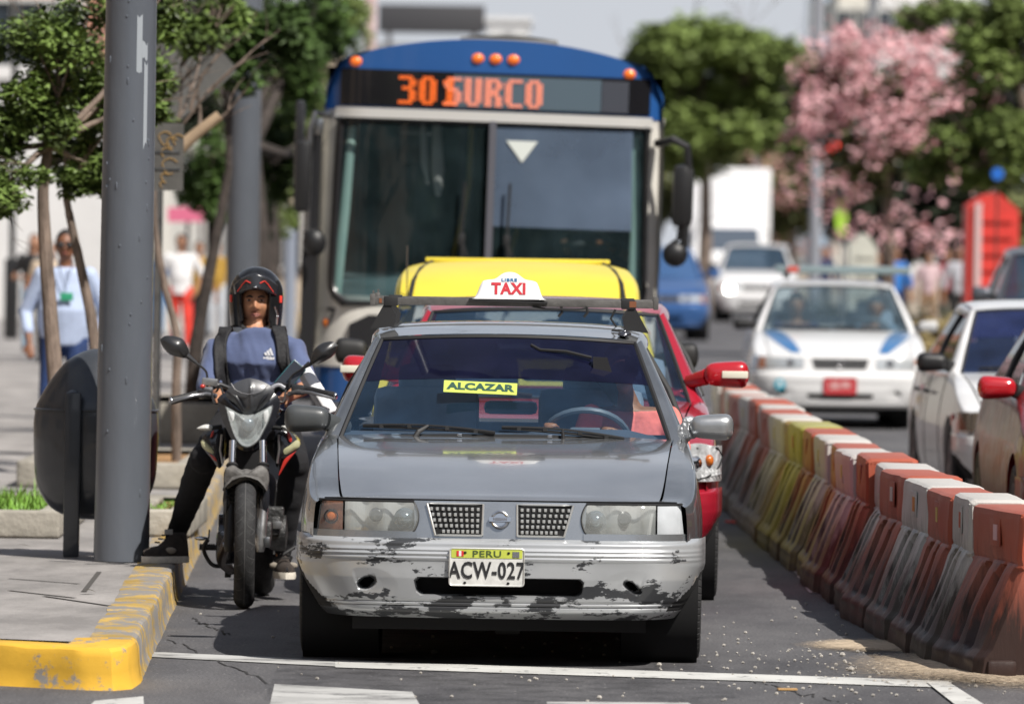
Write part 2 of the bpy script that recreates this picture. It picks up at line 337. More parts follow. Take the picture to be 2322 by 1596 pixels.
# road markings (4 mm sheets)
def paint(name, px, z, mat, n=18):
    """px: pixel corners (left-near, right-near, right-far, left-far)"""
    a, b, c, d = [gnd(*p) for p in px]; mb = MB(); rows = []
    for i in range(n + 1):
        u = i / n; p, q = a.lerp(b, u), d.lerp(c, u); rows.append([(p.lerp(q, v) + Vector((0, 0, z))) for v in (0, .5, 1)])
    mb.grid(rows); return tag(mb.build(name, mat, smooth=False), kind='structure')
mark = chips('road_paint', (.52, .52, .50), (.17, .17, .17), .7, 0, 0, scale=9, thresh=.56, sharp=.08, bump=.3, var=.12, rough2=.85, stretch=(1, .5, 1))
mark2 = chips('faded_road_paint', (.42, .42, .41), (.15, .15, .15), .75, 0, 0, scale=5, thresh=.5, sharp=.12, bump=.3, var=.15, rough2=.85, stretch=(.6, 1, 1))
paint('stop_line', [(335, 1490), (760, 1512), (760, 1498), (345, 1479)], .004, mark2)
paint('stop_line', [(760, 1514), (2150, 1560), (2160, 1545), (760, 1498)], .004, mark)
paint('lane_line', [(2190, 1620), (2262, 1620), (2150, 1549), (2100, 1549)], .008, mark)
paint('crosswalk_bar', [(590, 1700), (1010, 1700), (935, 1570), (622, 1552)], .004, mark2)
paint('crosswalk_bar', [(150, 1650), (330, 1650), (325, 1580), (215, 1590)], .004, mark)
paint('crosswalk_bar', [(1240, 1680), (1700, 1680), (1560, 1594), (1240, 1592)], .004, mark2)
paint('lane_line', [(1835, 1345), (1860, 1345), (1795, 1265), (1778, 1265)], .004, mark2)
# oil drips, tar seams and skid dust (thin sheets, 4 mm steps)
stain = bpy.data.materials.new('oil_stain'); stain.use_nodes = True
def _st():
    t = stain.node_tree; N = t.nodes.new; L = t.links.new; b = t.nodes['Principled BSDF']; b.inputs['Base Color'].default_value = (.018, .017, .018, 1); b.inputs['Roughness'].default_value = .45
    tc = N('ShaderNodeTexCoord'); n = N('ShaderNodeTexNoise'); n.inputs['Scale'].default_value = 5; n.inputs['Detail'].default_value = 9; n.inputs['Roughness'].default_value = .7; L(tc.outputs['Object'], n.inputs['Vector'])
    r = N('ShaderNodeMapRange'); r.inputs[1].default_value = .46; r.inputs[2].default_value = .68; r.inputs[3].default_value = 0; r.inputs[4].default_value = .38; L(n.outputs['Fac'], r.inputs[0]); L(r.outputs[0], b.inputs['Alpha'])
_st()
mb = MB(); mb.add([(-.9, 27, .003), (.9, 27, .003), (.4, 60, .003), (-1.2, 60, .003)], [[0, 1, 2, 3]]); tag(mb.build('oil_stains', stain, smooth=False), kind='structure')
mb = MB(); rn = random.Random(8)
for (a, b) in (((380, 1450), (640, 1560)), ((640, 1560), (1000, 1600)), ((430, 1400), (520, 1440)), ((1900, 1590), (1700, 1545))):
    p, q = gnd(*a), gnd(*b); n_ = 24; prev = None
    for i in range(n_ + 1):
        c = p.lerp(q, i / n_) + Vector((.03 * noise.noise(Vector((i * .7, p.x * 9, 0))), .25 * noise.noise(Vector((i * .5, p.x * 9, 4))), .0025)); w_ = .004 + .003 * abs(noise.noise(Vector((i * 1.3, 2, p.x)))); cur = (c + Vector((w_, 0, 0)), c - Vector((w_, 0, 0)))
        if prev: mb.add([prev[0], cur[0], cur[1], prev[1]], [[0, 1, 2, 3]])
        prev = cur
tag(mb.build('road_cracks', M('crack_dark', (.025, .024, .025), .95), smooth=False), kind='structure')
# sand spilled on the road by the barriers
def blob_patch(name, ctr, rx, ry, hgt, mat, n=40, seed=0, kind='structure'):
    mb = MB(); rows = []
    for i in range(n + 1):
        a = 2 * pi * i / n; k = 1 + .35 * noise.noise(Vector((cos(a) * 1.6 + seed, sin(a) * 1.6, 0))) + .12 * noise.noise(Vector((cos(a) * 6, sin(a) * 6, seed)))
        rows.append([(ctr[0] + rx * k * r * cos(a), ctr[1] + ry * k * r * sin(a), .004 + hgt * max(0, 1 - r ** 1.5) * (1 + .5 * noise.noise(Vector((r * 3 * cos(a), r * 3 * sin(a), seed))))) for r in (0, .2, .4, .6, .8, .92, 1)])
    mb.grid(rows); return tag(mb.build(name, mat), kind=kind)
sand = M('sand', (.50, .40, .29), .95, var=.2, vscale=14, bump=1., bscale=120)
def thin_sand():
    mt = bpy.data.materials.new('scattered_sand'); mt.use_nodes = True; t = mt.node_tree; N = t.nodes.new; L = t.links.new; b = t.nodes['Principled BSDF']
    b.inputs['Base Color'].default_value = (.48, .40, .30, 1); b.inputs['Roughness'].default_value = .95
    tc = N('ShaderNodeTexCoord'); n = N('ShaderNodeTexNoise'); n.inputs['Scale'].default_value = 30; n.inputs['Detail'].default_value = 10; n.inputs['Roughness'].default_value = .8; L(tc.outputs['Object'], n.inputs['Vector'])
    n3 = N('ShaderNodeTexNoise'); n3.inputs['Scale'].default_value = 2.2; n3.inputs['Detail'].default_value = 3; L(tc.outputs['Object'], n3.inputs['Vector'])
    ad = N('ShaderNodeMath'); ad.operation = 'ADD'; L(n.outputs['Fac'], ad.inputs[0]); L(n3.outputs['Fac'], ad.inputs[1])
    r = N('ShaderNodeValToRGB'); r.color_ramp.elements[0].position = 1.02 / 2 + .02; r.color_ramp.elements[1].position = .58
    hf = N('ShaderNodeMath'); hf.operation = 'MULTIPLY'; hf.inputs[1].default_value = .5; L(ad.outputs[0], hf.inputs[0]); L(hf.outputs[0], r.inputs[0]); L(r.outputs[0], b.inputs['Alpha']); return mt
def heap_sand(cx_, cy_, rx, ry):
    mt = sand.copy(); t = mt.node_tree; N = t.nodes.new; L = t.links.new; b = t.nodes['Principled BSDF']; tc = N('ShaderNodeTexCoord'); mp = N('ShaderNodeMapping'); mp.inputs['Location'].default_value = (-cx_ / rx, -cy_ / ry, 0); mp.inputs['Scale'].default_value = (1 / rx, 1 / ry, 0); L(tc.outputs['Object'], mp.inputs[0])
    ln = N('ShaderNodeVectorMath'); ln.operation = 'LENGTH'; L(mp.outputs[0], ln.inputs[0]); n = N('ShaderNodeTexNoise'); n.inputs['Scale'].default_value = 34; n.inputs['Detail'].default_value = 12; n.inputs['Roughness'].default_value = .85; L(tc.outputs['Object'], n.inputs['Vector'])
    mm = N('ShaderNodeMath'); mm.operation = 'MULTIPLY_ADD'; mm.inputs[1].default_value = 2.2; mm.inputs[2].default_value = -.75; L(n.outputs['Fac'], mm.inputs[0]); sb = N('ShaderNodeMath'); sb.operation = 'SUBTRACT'; L(mm.outputs[0], sb.inputs[0]); L(ln.outputs['Value'], sb.inputs[1]); ad = N('ShaderNodeMath'); ad.operation = 'ADD'; ad.inputs[1].default_value = .62; L(sb.outputs[0], ad.inputs[0])
    r = N('ShaderNodeMapRange'); r.inputs[1].default_value = -.12; r.inputs[2].default_value = .42; L(ad.outputs[0], r.inputs[0]); L(r.outputs[0], b.inputs['Alpha']); return mt
scat = thin_sand()
p = gnd(2230, 1522); blob_patch('sand', (p.x + .1, p.y, 0), .75, 1.7, .045, heap_sand(p.x + .1, p.y, .62, 1.25), seed=2, kind='stuff')
p = gnd(2000, 1475); blob_patch('sand', (p.x - .02, p.y + .3, 0), .36, .7, .010, heap_sand(p.x - .02, p.y + .3, .30, .5), seed=9, kind='stuff')
# ------------------------------------------------------------------ cars
TYRE = M('tyre_tread', (.02, .02, .021), .75, var=.3, vscale=20, bump=.2, bscale=90)
ALLOY = M('wheel_rim_metal', (.22, .22, .23), .45, .8, var=.2)
LENS = glassmat('headlamp_lens', (.82, .84, .84), .30, (.50, .52, .50))
LENSC = glassmat('clear_lens', (.9, .92, .94), .12, (.6, .62, .64))
REFL = M('lamp_reflector', (.74, .75, .74), .28, .55, bump=.4, bscale=60, stretch=(1, 1, .15))
AMBER = M('amber_lens', (.55, .14, .02), .25, coat=.6)
WIND = glassmat('windscreen_glass', (.86, .92, .96), .10, (.06, .14, .27), ior=1.42)
STRIP = glassmat('sun_strip_film', (.10, .10, .18), .55, (.009, .010, .030), ior=1.35)
SIDEG = glassmat('side_glass', (.12, .14, .16), .12, (.05, .06, .07))
FILM = glassmat('dark_windscreen', (.16, .20, .25), .35, (.035, .075, .125))
RUB = M('rubber_seal', (.014, .014, .015), .6)
CLOTH = M('seat_fabric', (.22, .29, .38), .9, var=.15)

SED = dict(L=4.3, yw=.80, yr=3.33, R=.29,
  W=[(.15, .757), (.2, .772), (.3, .80), (.5, .824), (.8, .835), (2.4, .836), (3.4, .83), (3.9, .812), (4.28, .76)],
  prof=[(.16, .945), (.25, .972), (.38, .992), (.50, 1.), (.60, .997), (.70, .98), (.80, .955), (.88, .93), (.94, .905)],
  zt=[(.2, .668), (.3, .690), (.5, .750), (.8, .823), (1.2, .884), (1.45, .903), (2., .915), (3.2, .925), (3.6, .915), (4.25, .88)],
  hx=[(.13, .645), (.3, .665), (.8, .69), (1.3, .712)],
  wb=(.70, 1.22, .905), wt=(.545, 1.86, 1.318), roof=[(1.90, 1.330), (2.15, 1.360), (2.5, 1.378), (2.9, 1.368), (3.05, 1.345)], wr=(.552, .574, .55),
  rt=(.53, 3.08, 1.335), rb=(.64, 3.62, .925), bel=.765, hood=True, yfs=1.)
YF = [(0, 0), (.3, .006), (.5, .026), (.62, .055), (.70, .095), (.76, .15), (.80, .215), (.825, .30), (.84, .46)]
def yfc(x): return itp(YF, abs(x))

def fpatch(name, xl, xr, z0, z1, nx, nz, yf, mat, parent, solid=.004, mirror=False):
    f = lambda v, z: v(z) if callable(v) else v
    mb = MB(); rows = []
    for i in range(nz + 1):
        z = lerp(z0, z1, i / nz); a, b = f(xl, z), f(xr, z)
        rows.append([((-1 if mirror else 1) * lerp(a, b, j / nx), yf(lerp(a, b, j / nx), z), z) for j in range(nx + 1)])
    mb.grid(rows); o = mb.build(name, mat, parent)
    return o

def wheel(parent, x, y, R, wd, steer=0., side=1, rim=ALLOY, name='wheel'):
    t = empty(name, (x, y, R)); t.parent = parent; t.rotation_euler = (0, 0, steer)
    mb = MB(); h = wd / 2
    pr = [(R * .66, -h * .95), (R * .70, -h), (R * .86, -h * 1.03), (R * .95, -h * .97), (R * .985, -h * .86)]
    # tread with circumferential grooves
    for g in (-.55, -.18, .18, .55):
        pr += [(R * .998, h * (g - .045)), (R * .965, h * (g - .03)), (R * .965, h * (g + .03)), (R * .998, h * (g + .045))]
    pr += [(R * .985, h * .86), (R * .95, h * .97), (R * .86, h * 1.03), (R * .70, h), (R * .66, h * .95)]
    mb.lathe(pr, axis='X', n=48)
    tm = MATS.get('tread_blocks')
    if not tm:
        tm = M('tread_blocks', (.024, .024, .025), .7); q = tm.node_tree; N = q.nodes.new; L = q.links.new
        tc = N('ShaderNodeTexCoord'); sx = N('ShaderNodeSeparateXYZ'); L(tc.outputs['Object'], sx.inputs[0])
        at2 = N('ShaderNodeMath'); at2.operation = 'ARCTAN2'; L(sx.outputs['Y'], at2.inputs[0]); L(sx.outputs['Z'], at2.inputs[1])
        mm = N('ShaderNodeMath'); mm.operation = 'MULTIPLY_ADD'; mm.inputs[1].default_value = 60; ab = N('ShaderNodeMath'); ab.operation = 'MULTIPLY'; ab.inputs[1].default_value = 60; L(sx.outputs['X'], ab.inputs[0]); L(at2.outputs[0], mm.inputs[0]); L(ab.outputs[0], mm.inputs[2])
        sn = N('ShaderNodeMath'); sn.operation = 'SINE'; L(mm.outputs[0], sn.inputs[0]); rr = N('ShaderNodeMapRange'); L(sn.outputs[0], rr.inputs[0]); rr.inputs[1].default_value = -.9; rr.inputs[2].default_value = -.5
        bp = N('ShaderNodeBump'); bp.inputs['Distance'].default_value = .012; bp.inputs['Strength'].default_value = .9; L(rr.outputs[0], bp.inputs['Height']); L(bp.outputs[0], q.nodes['Principled BSDF'].inputs['Normal'])
    mb.build('tyre', tm, t, angle=28)
    mb = MB(); s = side
    mb.lathe([(0, s * h * .55), (.05, s * h * .6), (R * .2, s * h * .45), (R * .5, s * h * .55), (R * .6, s * h * .9), (R * .67, s * h * .97), (R * .67, -h * .9), (R * .6, -h * .5), (0, -h * .4)], axis='X', n=30)
    for k in range(5):
        a = 2 * pi * k / 5; mb.box((s * h * .75, R * .36 * cos(a), R * .36 * sin(a)), (.02, R * .5, .05), Matrix.Rotation(a, 4, 'X'))
    mb.build('rim', rim, t); return t

def body_shell(root, P, paint, glass, flanks=None, strip=None, sidegl=None, tint_cut=None):
    """shared panels: hood, fenders, doors, roof, pillars, glass, boot"""
    W = lambda y: itp(P['W'], y); zt = lambda y: itp(P['zt'], y); pr = lambda z: itp(P['prof'], z / P.get('zs', 1.)); hx = lambda y: itp(P['hx'], y)
    flanks = flanks or paint; sidegl = sidegl or SIDEG
    wb, yb, zb = P['wb']; wt, yt, zw = P['wt']; bel = P['bel']
    # hood
    rows = []; y0 = .125
    for k, y in enumerate([y0, y0 + .006, y0 + .03, .22, .4, .6, .85, 1.1, yb + .06]):
        row = []
        for u in (0, .25, .5, .7, .85, .95, 1.):
            sw = .085 * u ** 2.4 * max(0, 1 - (y - y0) / .5); swr = .10 * u * u * max(0, (y - .85) / .4)
            z = zt(y + .08) + (0.012 if k > 1 else 0) * (1 - u ** 3) - (.02 if k == 0 else .011 if k == 1 else .004 if k == 2 else 0)
            if k == 0: z = zt(.2) + .002 - .008
            z += .006 * exp(-((u - .62) / .08) ** 2) * (1 if k > 2 else 0)
            row.append((u * (hx(y) - .004), y + sw + swr, z))
        rows.append(row)
    mb = MB(); mb.grid(surf(rows, 4, 4, True)); h = mb.build('hood', paint, root, angle=50)
    # side panels (fender, doors, rear quarter) with the wheel openings left out
    for s in (-1, 1):
        mb = MB(); rows = []; ys = frange(.168, P['L'] - .03, 112)
        for y in ys:
            e = W(y) * pr(zt(y)); zl = .19
            for yw in (P['yw'], P['yr']):
                d = P['R'] + .055
                if abs(y - yw) < d: zl = max(zl, P['R'] + sqrt(d * d - (y - yw) ** 2))
            if y < P['yw'] - P['R']: zl = .50
            top = zt(y); inner = hx(y) if y < yb + .2 else e - .05
            row = [(s * inner, y + (.06 * max(0, 1 - y / .5)), top + .004), (s * (inner + (e - inner) * .55), y, top + .002), (s * (e - .012), y, top - .004)]
            for k in range(15):
                z = lerp(top - .014, zl, k / 14); row.append((s * W(y) * pr(z), y, z))
            row.append((s * (W(y) * pr(zl) - .06), y, zl)); rows.append(row)
        mb.grid(rows)
        mb.build('side_panel', flanks, root, angle=50)
    # wheel wells and floor
    mb = MB(); mb.box((0, P['L'] / 2, .26), (1.30, P['L'] - .5, .14)); mb.box((0, P['L'] / 2 + .5, .55), (1.36, P['L'] - 1.6, .5))
    for yw in (P['yw'], P['yr']):
        for s in (-1, 1): mb.lathe([(P['R'] + .06, s * .50), (P['R'] + .06, s * (W(yw) - .02))], (0, yw, P['R']), 'X', 24, 0, 2 * pi)
    mb.box((0, .48, .36), (1.2, .5, .44)); mb.build('underbody', DARK, root)
    # roof
    rows = []
    for i, (y, z) in enumerate(P['roof']):
        wr = itp([(P['roof'][0][0], P['wr'][0]), (P['roof'][2][0], P['wr'][1]), (P['roof'][-1][0], P['wr'][2])], y)
        rows.append([(u * wr, y + (.09 * u * u if i == 0 else 0) - (.04 * u * u if i == len(P['roof']) - 1 else 0), z - d) for u, d in ((0, 0), (.4, .003), (.7, .010), (.9, .020), (1, .034))])
    mb = MB(); mb.grid(surf(rows, 5, 5, True)); mb.build('roof', paint, root)
    # windscreen
    def ws(u, v):                         # u: -1..1 across, v: 0 base .. 1 top
        w_ = lerp(wb, wt, v); return Vector((u * w_, lerp(yb, yt, v) + .12 * u * u * lerp(1., .7, v), lerp(zb, zw, v) - .022 * u * u + .03 * v * (1 - v)))
    vc = P.get('vc', .56) if strip else 1.
    mb = MB(); mb.grid([[ws(u, v) for u in frange(-.985, .985, 24)] for v in frange(.0, vc, 12)]); mb.build('windscreen', glass, root)
    if strip:
        mb = MB(); mb.grid([[ws(u, v) - Vector((0, .003, 0)) for u in frange(-.985, .985, 24)] for v in frange(vc, .985, 8)]); mb.build('sun_strip', strip, root)
    # rubber seal round the windscreen
    loop = [ws(u, 0) for u in frange(-1, 1, 16)] + [ws(1, v) for v in frange(0, 1, 10)[1:]] + [ws(u, 1) for u in frange(1, -1, 16)[1:]] + [ws(-1, v) for v in frange(1, 0, 10)[1:]]
    mb = MB(); mb.tube(loop, .011, 6, False); mb.build('window_seal', RUB, root)
    # pillars
    rr0 = P['roof'][-1]; rail = []
    for s in (-1, 1):
        rows = []
        for v in frange(0, 1, 8):
            a = ws(s * 1.012, v); bx = lerp(bel + .015, P['wr'][0] + .035, v)
            mid = Vector((s * lerp(abs(a.x), bx, .6), a.y + .02, a.z + .014)); b = Vector((s * bx, a.y + .07, a.z - .006)); c = b + Vector((-s * .01, .06, -.01))
            rows.append([a - Vector((0, .012, 0)), mid, b, c])
        mb = MB(); mb.grid(surf(rows, 2, 3)); mb.build('pillar', flanks, root, angle=60)
        # roof rail, from the front pillar to the rear one
        rows = []
        for y, z in P['roof']:
            wr = itp([(P['roof'][0][0], P['wr'][0]), (P['roof'][2][0], P['wr'][1]), (P['roof'][-1][0], P['wr'][2])], y)
            q_ = .35 if y == P['roof'][0][0] else .8
            rows.append([(s * (wr - .004), y + .07, z - .036), (s * (wr + .012 * q_), y + .07, z - .044), (s * (wr + .035 * q_), y + .07, z - .065), (s * (wr + .042 * q_), y + .07, z - .09)])
        mb = MB(); mb.grid(surf(rows, 4, 3)); mb.build('roof_rail', flanks, root)
        # side glass
        a0 = Vector((s * bel, yb + .30, zt(yb + .3) - .01)); b0 = Vector((s * (P['wr'][0] + .035), yt + .16, zw - .06))
        a1 = Vector((s * bel, P['rb'][1] - .38, zt(3.2) - .01)); b1 = Vector((s * (P['wr'][2] + .03), P['rt'][1] - .12, zw - .05))
        rows = [[a0.lerp(b0, v).lerp(a1.lerp(b1, v), u) + Vector((s * .018 * sin(pi * v), 0, 0)) for v in frange(0, 1, 6)] for u in frange(0, 1, 12)]
        mb = MB(); mb.grid(rows); mb.build('side_window', sidegl, root)
        for u in (.52,):
            p, q = a0.lerp(a1, u), b0.lerp(b1, u); mb = MB(); mb.tube([p, (p + q) / 2 + Vector((s * .018, 0, 0)), q], .022, 8); mb.build('door_pillar', RUB, root)
        # C pillar
        wbk, ybk, zbk = P['rb']; wtk, ytk, ztk = P['rt']
        rows = [[Vector((s * lerp(wbk, wtk, v), lerp(ybk, ytk, v), lerp(zbk, ztk, v))), Vector((s * (lerp(bel, P['wr'][2] + .03, v)), lerp(ybk - .1, ytk - .03, v), lerp(zbk - .02, ztk - .05, v))), a1.lerp(b1, v) - Vector((0, .03, 0))] for v in frange(0, 1, 6)]
        mb = MB(); mb.grid(surf(rows, 1, 3)); mb.build('pillar', flanks, root)
        # belt: closes body side top to the glass
        mb = MB(); mb.grid([[(s * (W(y) * pr(zt(y)) - .02), y, zt(y) - .004), (s * (bel - .02), y, zt(y) + .004)] for y in frange(yb + .02, P['rb'][1], 20)]); mb.build('window_sill', RUB, root)
    # rear window, boot and tail
    wbk, ybk, zbk = P['rb']; wtk, ytk, ztk = P['rt']
    mb = MB(); mb.grid([[(u * lerp(wbk, wtk, v), lerp(ybk, ytk, v), lerp(zbk, ztk, v)) for u in frange(-1, 1, 8)] for v in frange(0, 1, 4)]); mb.build('rear_window', MATS.get('rear_glass') or glassmat('rear_glass', (.75, .8, .82), .1, (.4, .45, .5)), root)
    mb = MB(); mb.grid([[(u * (W(y) * pr(zt(y)) - .03), y, zt(y) + .01) for u in frange(-1, 1, 8)] for y in frange(ybk - .02, P['L'] - .04, 6)])
    mb.grid([[(u * W(P['L']) * .97, P['L'] - .03 + .03 * (1 - u * u), z) for u in frange(-1, 1, 8)] for z in (.22, .4, .5, .7, .9)]); mb.build('boot', paint, root)
    for s in (-1, 1):
        mb = MB(); mb.box((s * .6, P['L'] + .005, .72), (.26, .03, .16), bev=.01); mb.build('tail_light', M('tail_lens', (.35, .01, .01), .2, coat=.5), root)
    return ws

def mirror(root, s, c, size, mat, stub=None, tape=False):
    """door mirror: rounded shell on a short arm; s side, c centre"""
    mb = MB(); rows = []; w_, d_, h_ = size
    for t in [0, .01, .03, .07, .14, .25, .4, .55, .7, .82, .9, .95, .98, .995, 1]:
        k = (1 - abs(2 * t - 1) ** 7.) ** .5 if 0 < t < 1 else .35
        x = lerp(-w_ / 2, w_ / 2, t); hh = h_ / 2 * k * lerp(.74, 1., (t if s > 0 else 1 - t) ** .7); dd = d_ / 2 * max(k, .03)
        rows.append([(c[0] + x, c[1] + dd * (abs(cos(a)) ** .8) * (1 if cos(a) > 0 else -1), c[2] + hh * (abs(sin(a)) ** .75) * (1 if sin(a) > 0 else -1)) for a in frange(0, 2 * pi, 24)[:-1]])
    mb.grid(rows, closev=True); mb.add(rows[0], [list(range(24))]); mb.add(rows[-1], [list(range(24))]); o = mb.build('door_mirror', mat, root, angle=70)
    mb = MB(); x0 = c[0] - s * w_ * .44; mb.tube([(x0, c[1], c[2] - .012), (x0 - s * .04, c[1] + .03, c[2] - .025), (x0 - s * .085, c[1] + .08, c[2] - .04)], [.040, .036, .034], 10, sq=.8)
    mb.build('mirror_arm', stub or RUB, o); return o

def bumper(root, mat, width=.835, z0=.215, z1=.515, inlet=(.357, .290, .366), holes=True, ribs=True, voidm=DARK, name='bumper'):
    mb = MB(); nx, nz = 250, 64; rows = []; zs = [lerp(z0 - .02, z1 + .012, i / nz) for i in range(nz + 1)]; mk = []
    for z in zs:
        row = []; k = 1.0 - .115 * max(0, (.42 - z) / .2) ** 1.3
        for j in range(nx + 1):
            u = lerp(-1, 1, j / nx); x = u * .842; y = yfc(x); xx = x * k
            # section: bulge in the middle, rounded top and bottom
            y += .0 + .018 * max(0, (.36 - z) / .12) - .006 * exp(-((z - .46) / .03) ** 2)
            if z > z1 - .012: y += .05 * ((z - z1 + .012) / .024) ** 1.5
            if z < z0 + .012: y += .07 * ((z0 + .012 - z) / .032) ** 1.3
            if ribs and .432 < z < .486: y -= .0055 * (.5 - .5 * cos((z - .432) / .054 * 6 * pi))
            if .262 < z < .272 or .243 < z < .249: y += .006
            dp = 0
            if inlet:
                r = .03; qx = max(0, abs(x) - (inlet[0] - r)); zc = (inlet[1] + inlet[2]) / 2; hz = (inlet[2] - inlet[1]) / 2; qz = max(0, abs(z - zc) - (hz - r)); sd = sqrt(qx * qx + qz * qz) - r
                dp = min(1, max(0, -sd / .010))
            if holes:
                e = sqrt(((abs(x) - .545) / .075) ** 2 + ((z - .335) / .042) ** 2); rec = min(1, max(0, (1.55 - e) / .9)); y += .006 * rec * (1 if abs(x) < .60 else .3)
                e2 = sqrt(((abs(x) - .56) / .044) ** 2 + ((z - .336 + (abs(x) - .56) * .35 * (1 if x < 0 else 1.4)) / (.026 if x < 0 else .019)) ** 2) + .25 * noise.noise(Vector((x * 18, 0, z * 18))); dp = max(dp, min(1, max(0, (1 - e2) / .5)))
            y += .10 * dp; row.append((xx, y, z)); mk.append(dp)
        rows.append(row)
    mb.grid(rows); o = mb.build(name, [mat, voidm], root, angle=45, fix=False)
    for p in o.data.polygons:
        if sum(1 for i in p.vertices if (o.data.vertices[i].co.y - yfc(o.data.vertices[i].co.x)) > .085 and z0 + .02 < o.data.vertices[i].co.z < z1 - .02) >= 2: p.material_index = 1
    return o

def emboss_plate(root, loc, w_, h_, base, rim, rows_, name='number_plate', top=None, tilt=0.):
    t = empty(name, loc); t.parent = root; t.rotation_euler = (tilt, 0, 0)
    mb = MB(); mb.prism(rrect(w_, h_, .012), 'Y', -.003, .0); mb.build('plate', base, t)
    if top:
        mb = MB(); mb.prism(rrect(w_ * .955, h_ * .235, .004, cy=h_ * .36), 'Y', -.005, -.0031); mb.build('plate_band', top, t)
    mb = MB(); o = rrect(w_, h_, .012, 5); mb.tube([(a, -.004, b) for a, b in o] + [(o[0][0], -.004, o[0][1])], .0035, 6, False); mb.build('plate_rim', rim, t)
    for body, size, z, mat, off, sx, sp in rows_: text(body, size, mat, t, (0, -.0055, z), ext=.0012, off=off, sx=sx, spacing=sp)
    return t

def seats(root, zs=1., y=2.03):
    for s in (-1, 1):
        t = MB(); t.box((s * .36, y + .32, .78 * zs), (.46, .14, .62), Matrix.Rotation(-.22, 4, 'X'), bev=.05); t.box((s * .36, y + .05, .50), (.46, .5, .16), bev=.05)
        a = t.build('front_seat', CLOTH, root); t = MB(); t.box((s * .36, y + .42, 1.10 * zs), (.25, .10, .17), bev=.04); t.build('headrest', CLOTH, a)
    t = MB(); t.box((0, 3.05, .67), (1.2, .18, .50), Matrix.Rotation(-.25, 4, 'X'), bev=.05); t.build('rear_seat', CLOTH, root)
    t = MB(); t.box((0, 3.12, .985), (.24, .08, .06), bev=.028); t.build('rear_headrest', CLOTH, root)

def dashboard(root, sx=.36, wheel_tilt=.45):
    t = MB(); rows = [[(u * .70, 1.26 + .12 * u * u, .895 - .02 * u * u), (u * .69, 1.50, .915 - (.0 if abs(u - .5) > .3 else -.02)), (u * .69, 1.66, .86), (u * .69, 1.68, .55)] for u in frange(-1, 1, 16)]
    t.grid(rows); t.build('dashboard', M('dash_plastic', (.07, .09, .12), .6), root)
    t = MB(); R = Matrix.Translation((sx, 1.74, .885)) @ Matrix.Rotation(wheel_tilt + .35, 4, 'X')
    t.X = R; t.tube([(.185 * cos(a), 0, .185 * sin(a)) for a in frange(0, 2 * pi, 30)], .014, 8, False); t.box((0, .02, 0), (.14, .03, .09), bev=.02); t.box((0, .015, 0), (.34, .02, .03)); t.tube([(0, 0, 0), (0, -.35, 0)], .03, 8)
    t.build('steering_wheel', M('wheel_plastic', (.12, .15, .18), .4), root)

def wiper(root, ws, u0, u1, vb, ve, park):
    """blade lying low on the glass from u0 to u1 with its arm from the pivot"""
    off = Vector((0, -.022, .006)); mb = MB()
    pts = [ws(lerp(u0, u1, t), lerp(vb, ve, t)) + off for t in frange(0, 1, 14)]
    mb.tube(pts, .0065, 6, sq=1.4); pts2 = [p + Vector((0, -.008, .010 * sin(pi * i / 14) + .004)) for i, p in enumerate(pts)]
    mb.tube(pts2, .005, 6)
    for i in (2, 5, 9, 12): mb.box(pts2[i] - Vector((0, 0, .006)), (.018, .012, .016))
    o = mb.build('wiper', RUB, root); mid = pts2[7]; pv = ws(park, -.02) + Vector((0, -.03, -.005)); mb = MB()
    mb.tube([pv, pv.lerp(mid, .35) + Vector((0, -.012, .015)), mid], [(.012, .010), (.011, .007), (.006, .005)], 8); mb.ball(pv, (.02, .02, .014)); mb.build('wiper_arm', RUB, o); return o

# ---------------------------------------------------------------- the grey taxi in front
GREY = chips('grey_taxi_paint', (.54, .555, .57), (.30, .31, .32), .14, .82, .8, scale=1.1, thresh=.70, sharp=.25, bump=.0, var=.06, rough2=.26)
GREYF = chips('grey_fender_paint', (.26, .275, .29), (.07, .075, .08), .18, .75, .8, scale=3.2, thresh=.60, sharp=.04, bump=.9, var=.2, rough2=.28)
GREYB = chips('scuffed_bumper_paint', (.44, .455, .47), (.022, .024, .028), .30, .35, .5, scale=6.2, thresh=.560, sharp=.012, lowz=(.20, .36, .085), bump=.12, var=.10, rough2=.6, stretch=(.55, .55, 1.35))
X0 = at(1133, 1200, 30.2).x
taxi = empty('taxi_car', (X0, 30.2, 0), 'scuffed grey taxi sedan with a roof rack and an ALCAZAR sticker in its windscreen', 'car', rz=-.012)
CLRG = glassmat('clear_side_glass', (.82, .88, .90), .05, (.3, .35, .4))
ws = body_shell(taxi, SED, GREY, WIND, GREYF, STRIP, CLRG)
bumper(taxi, GREYB)
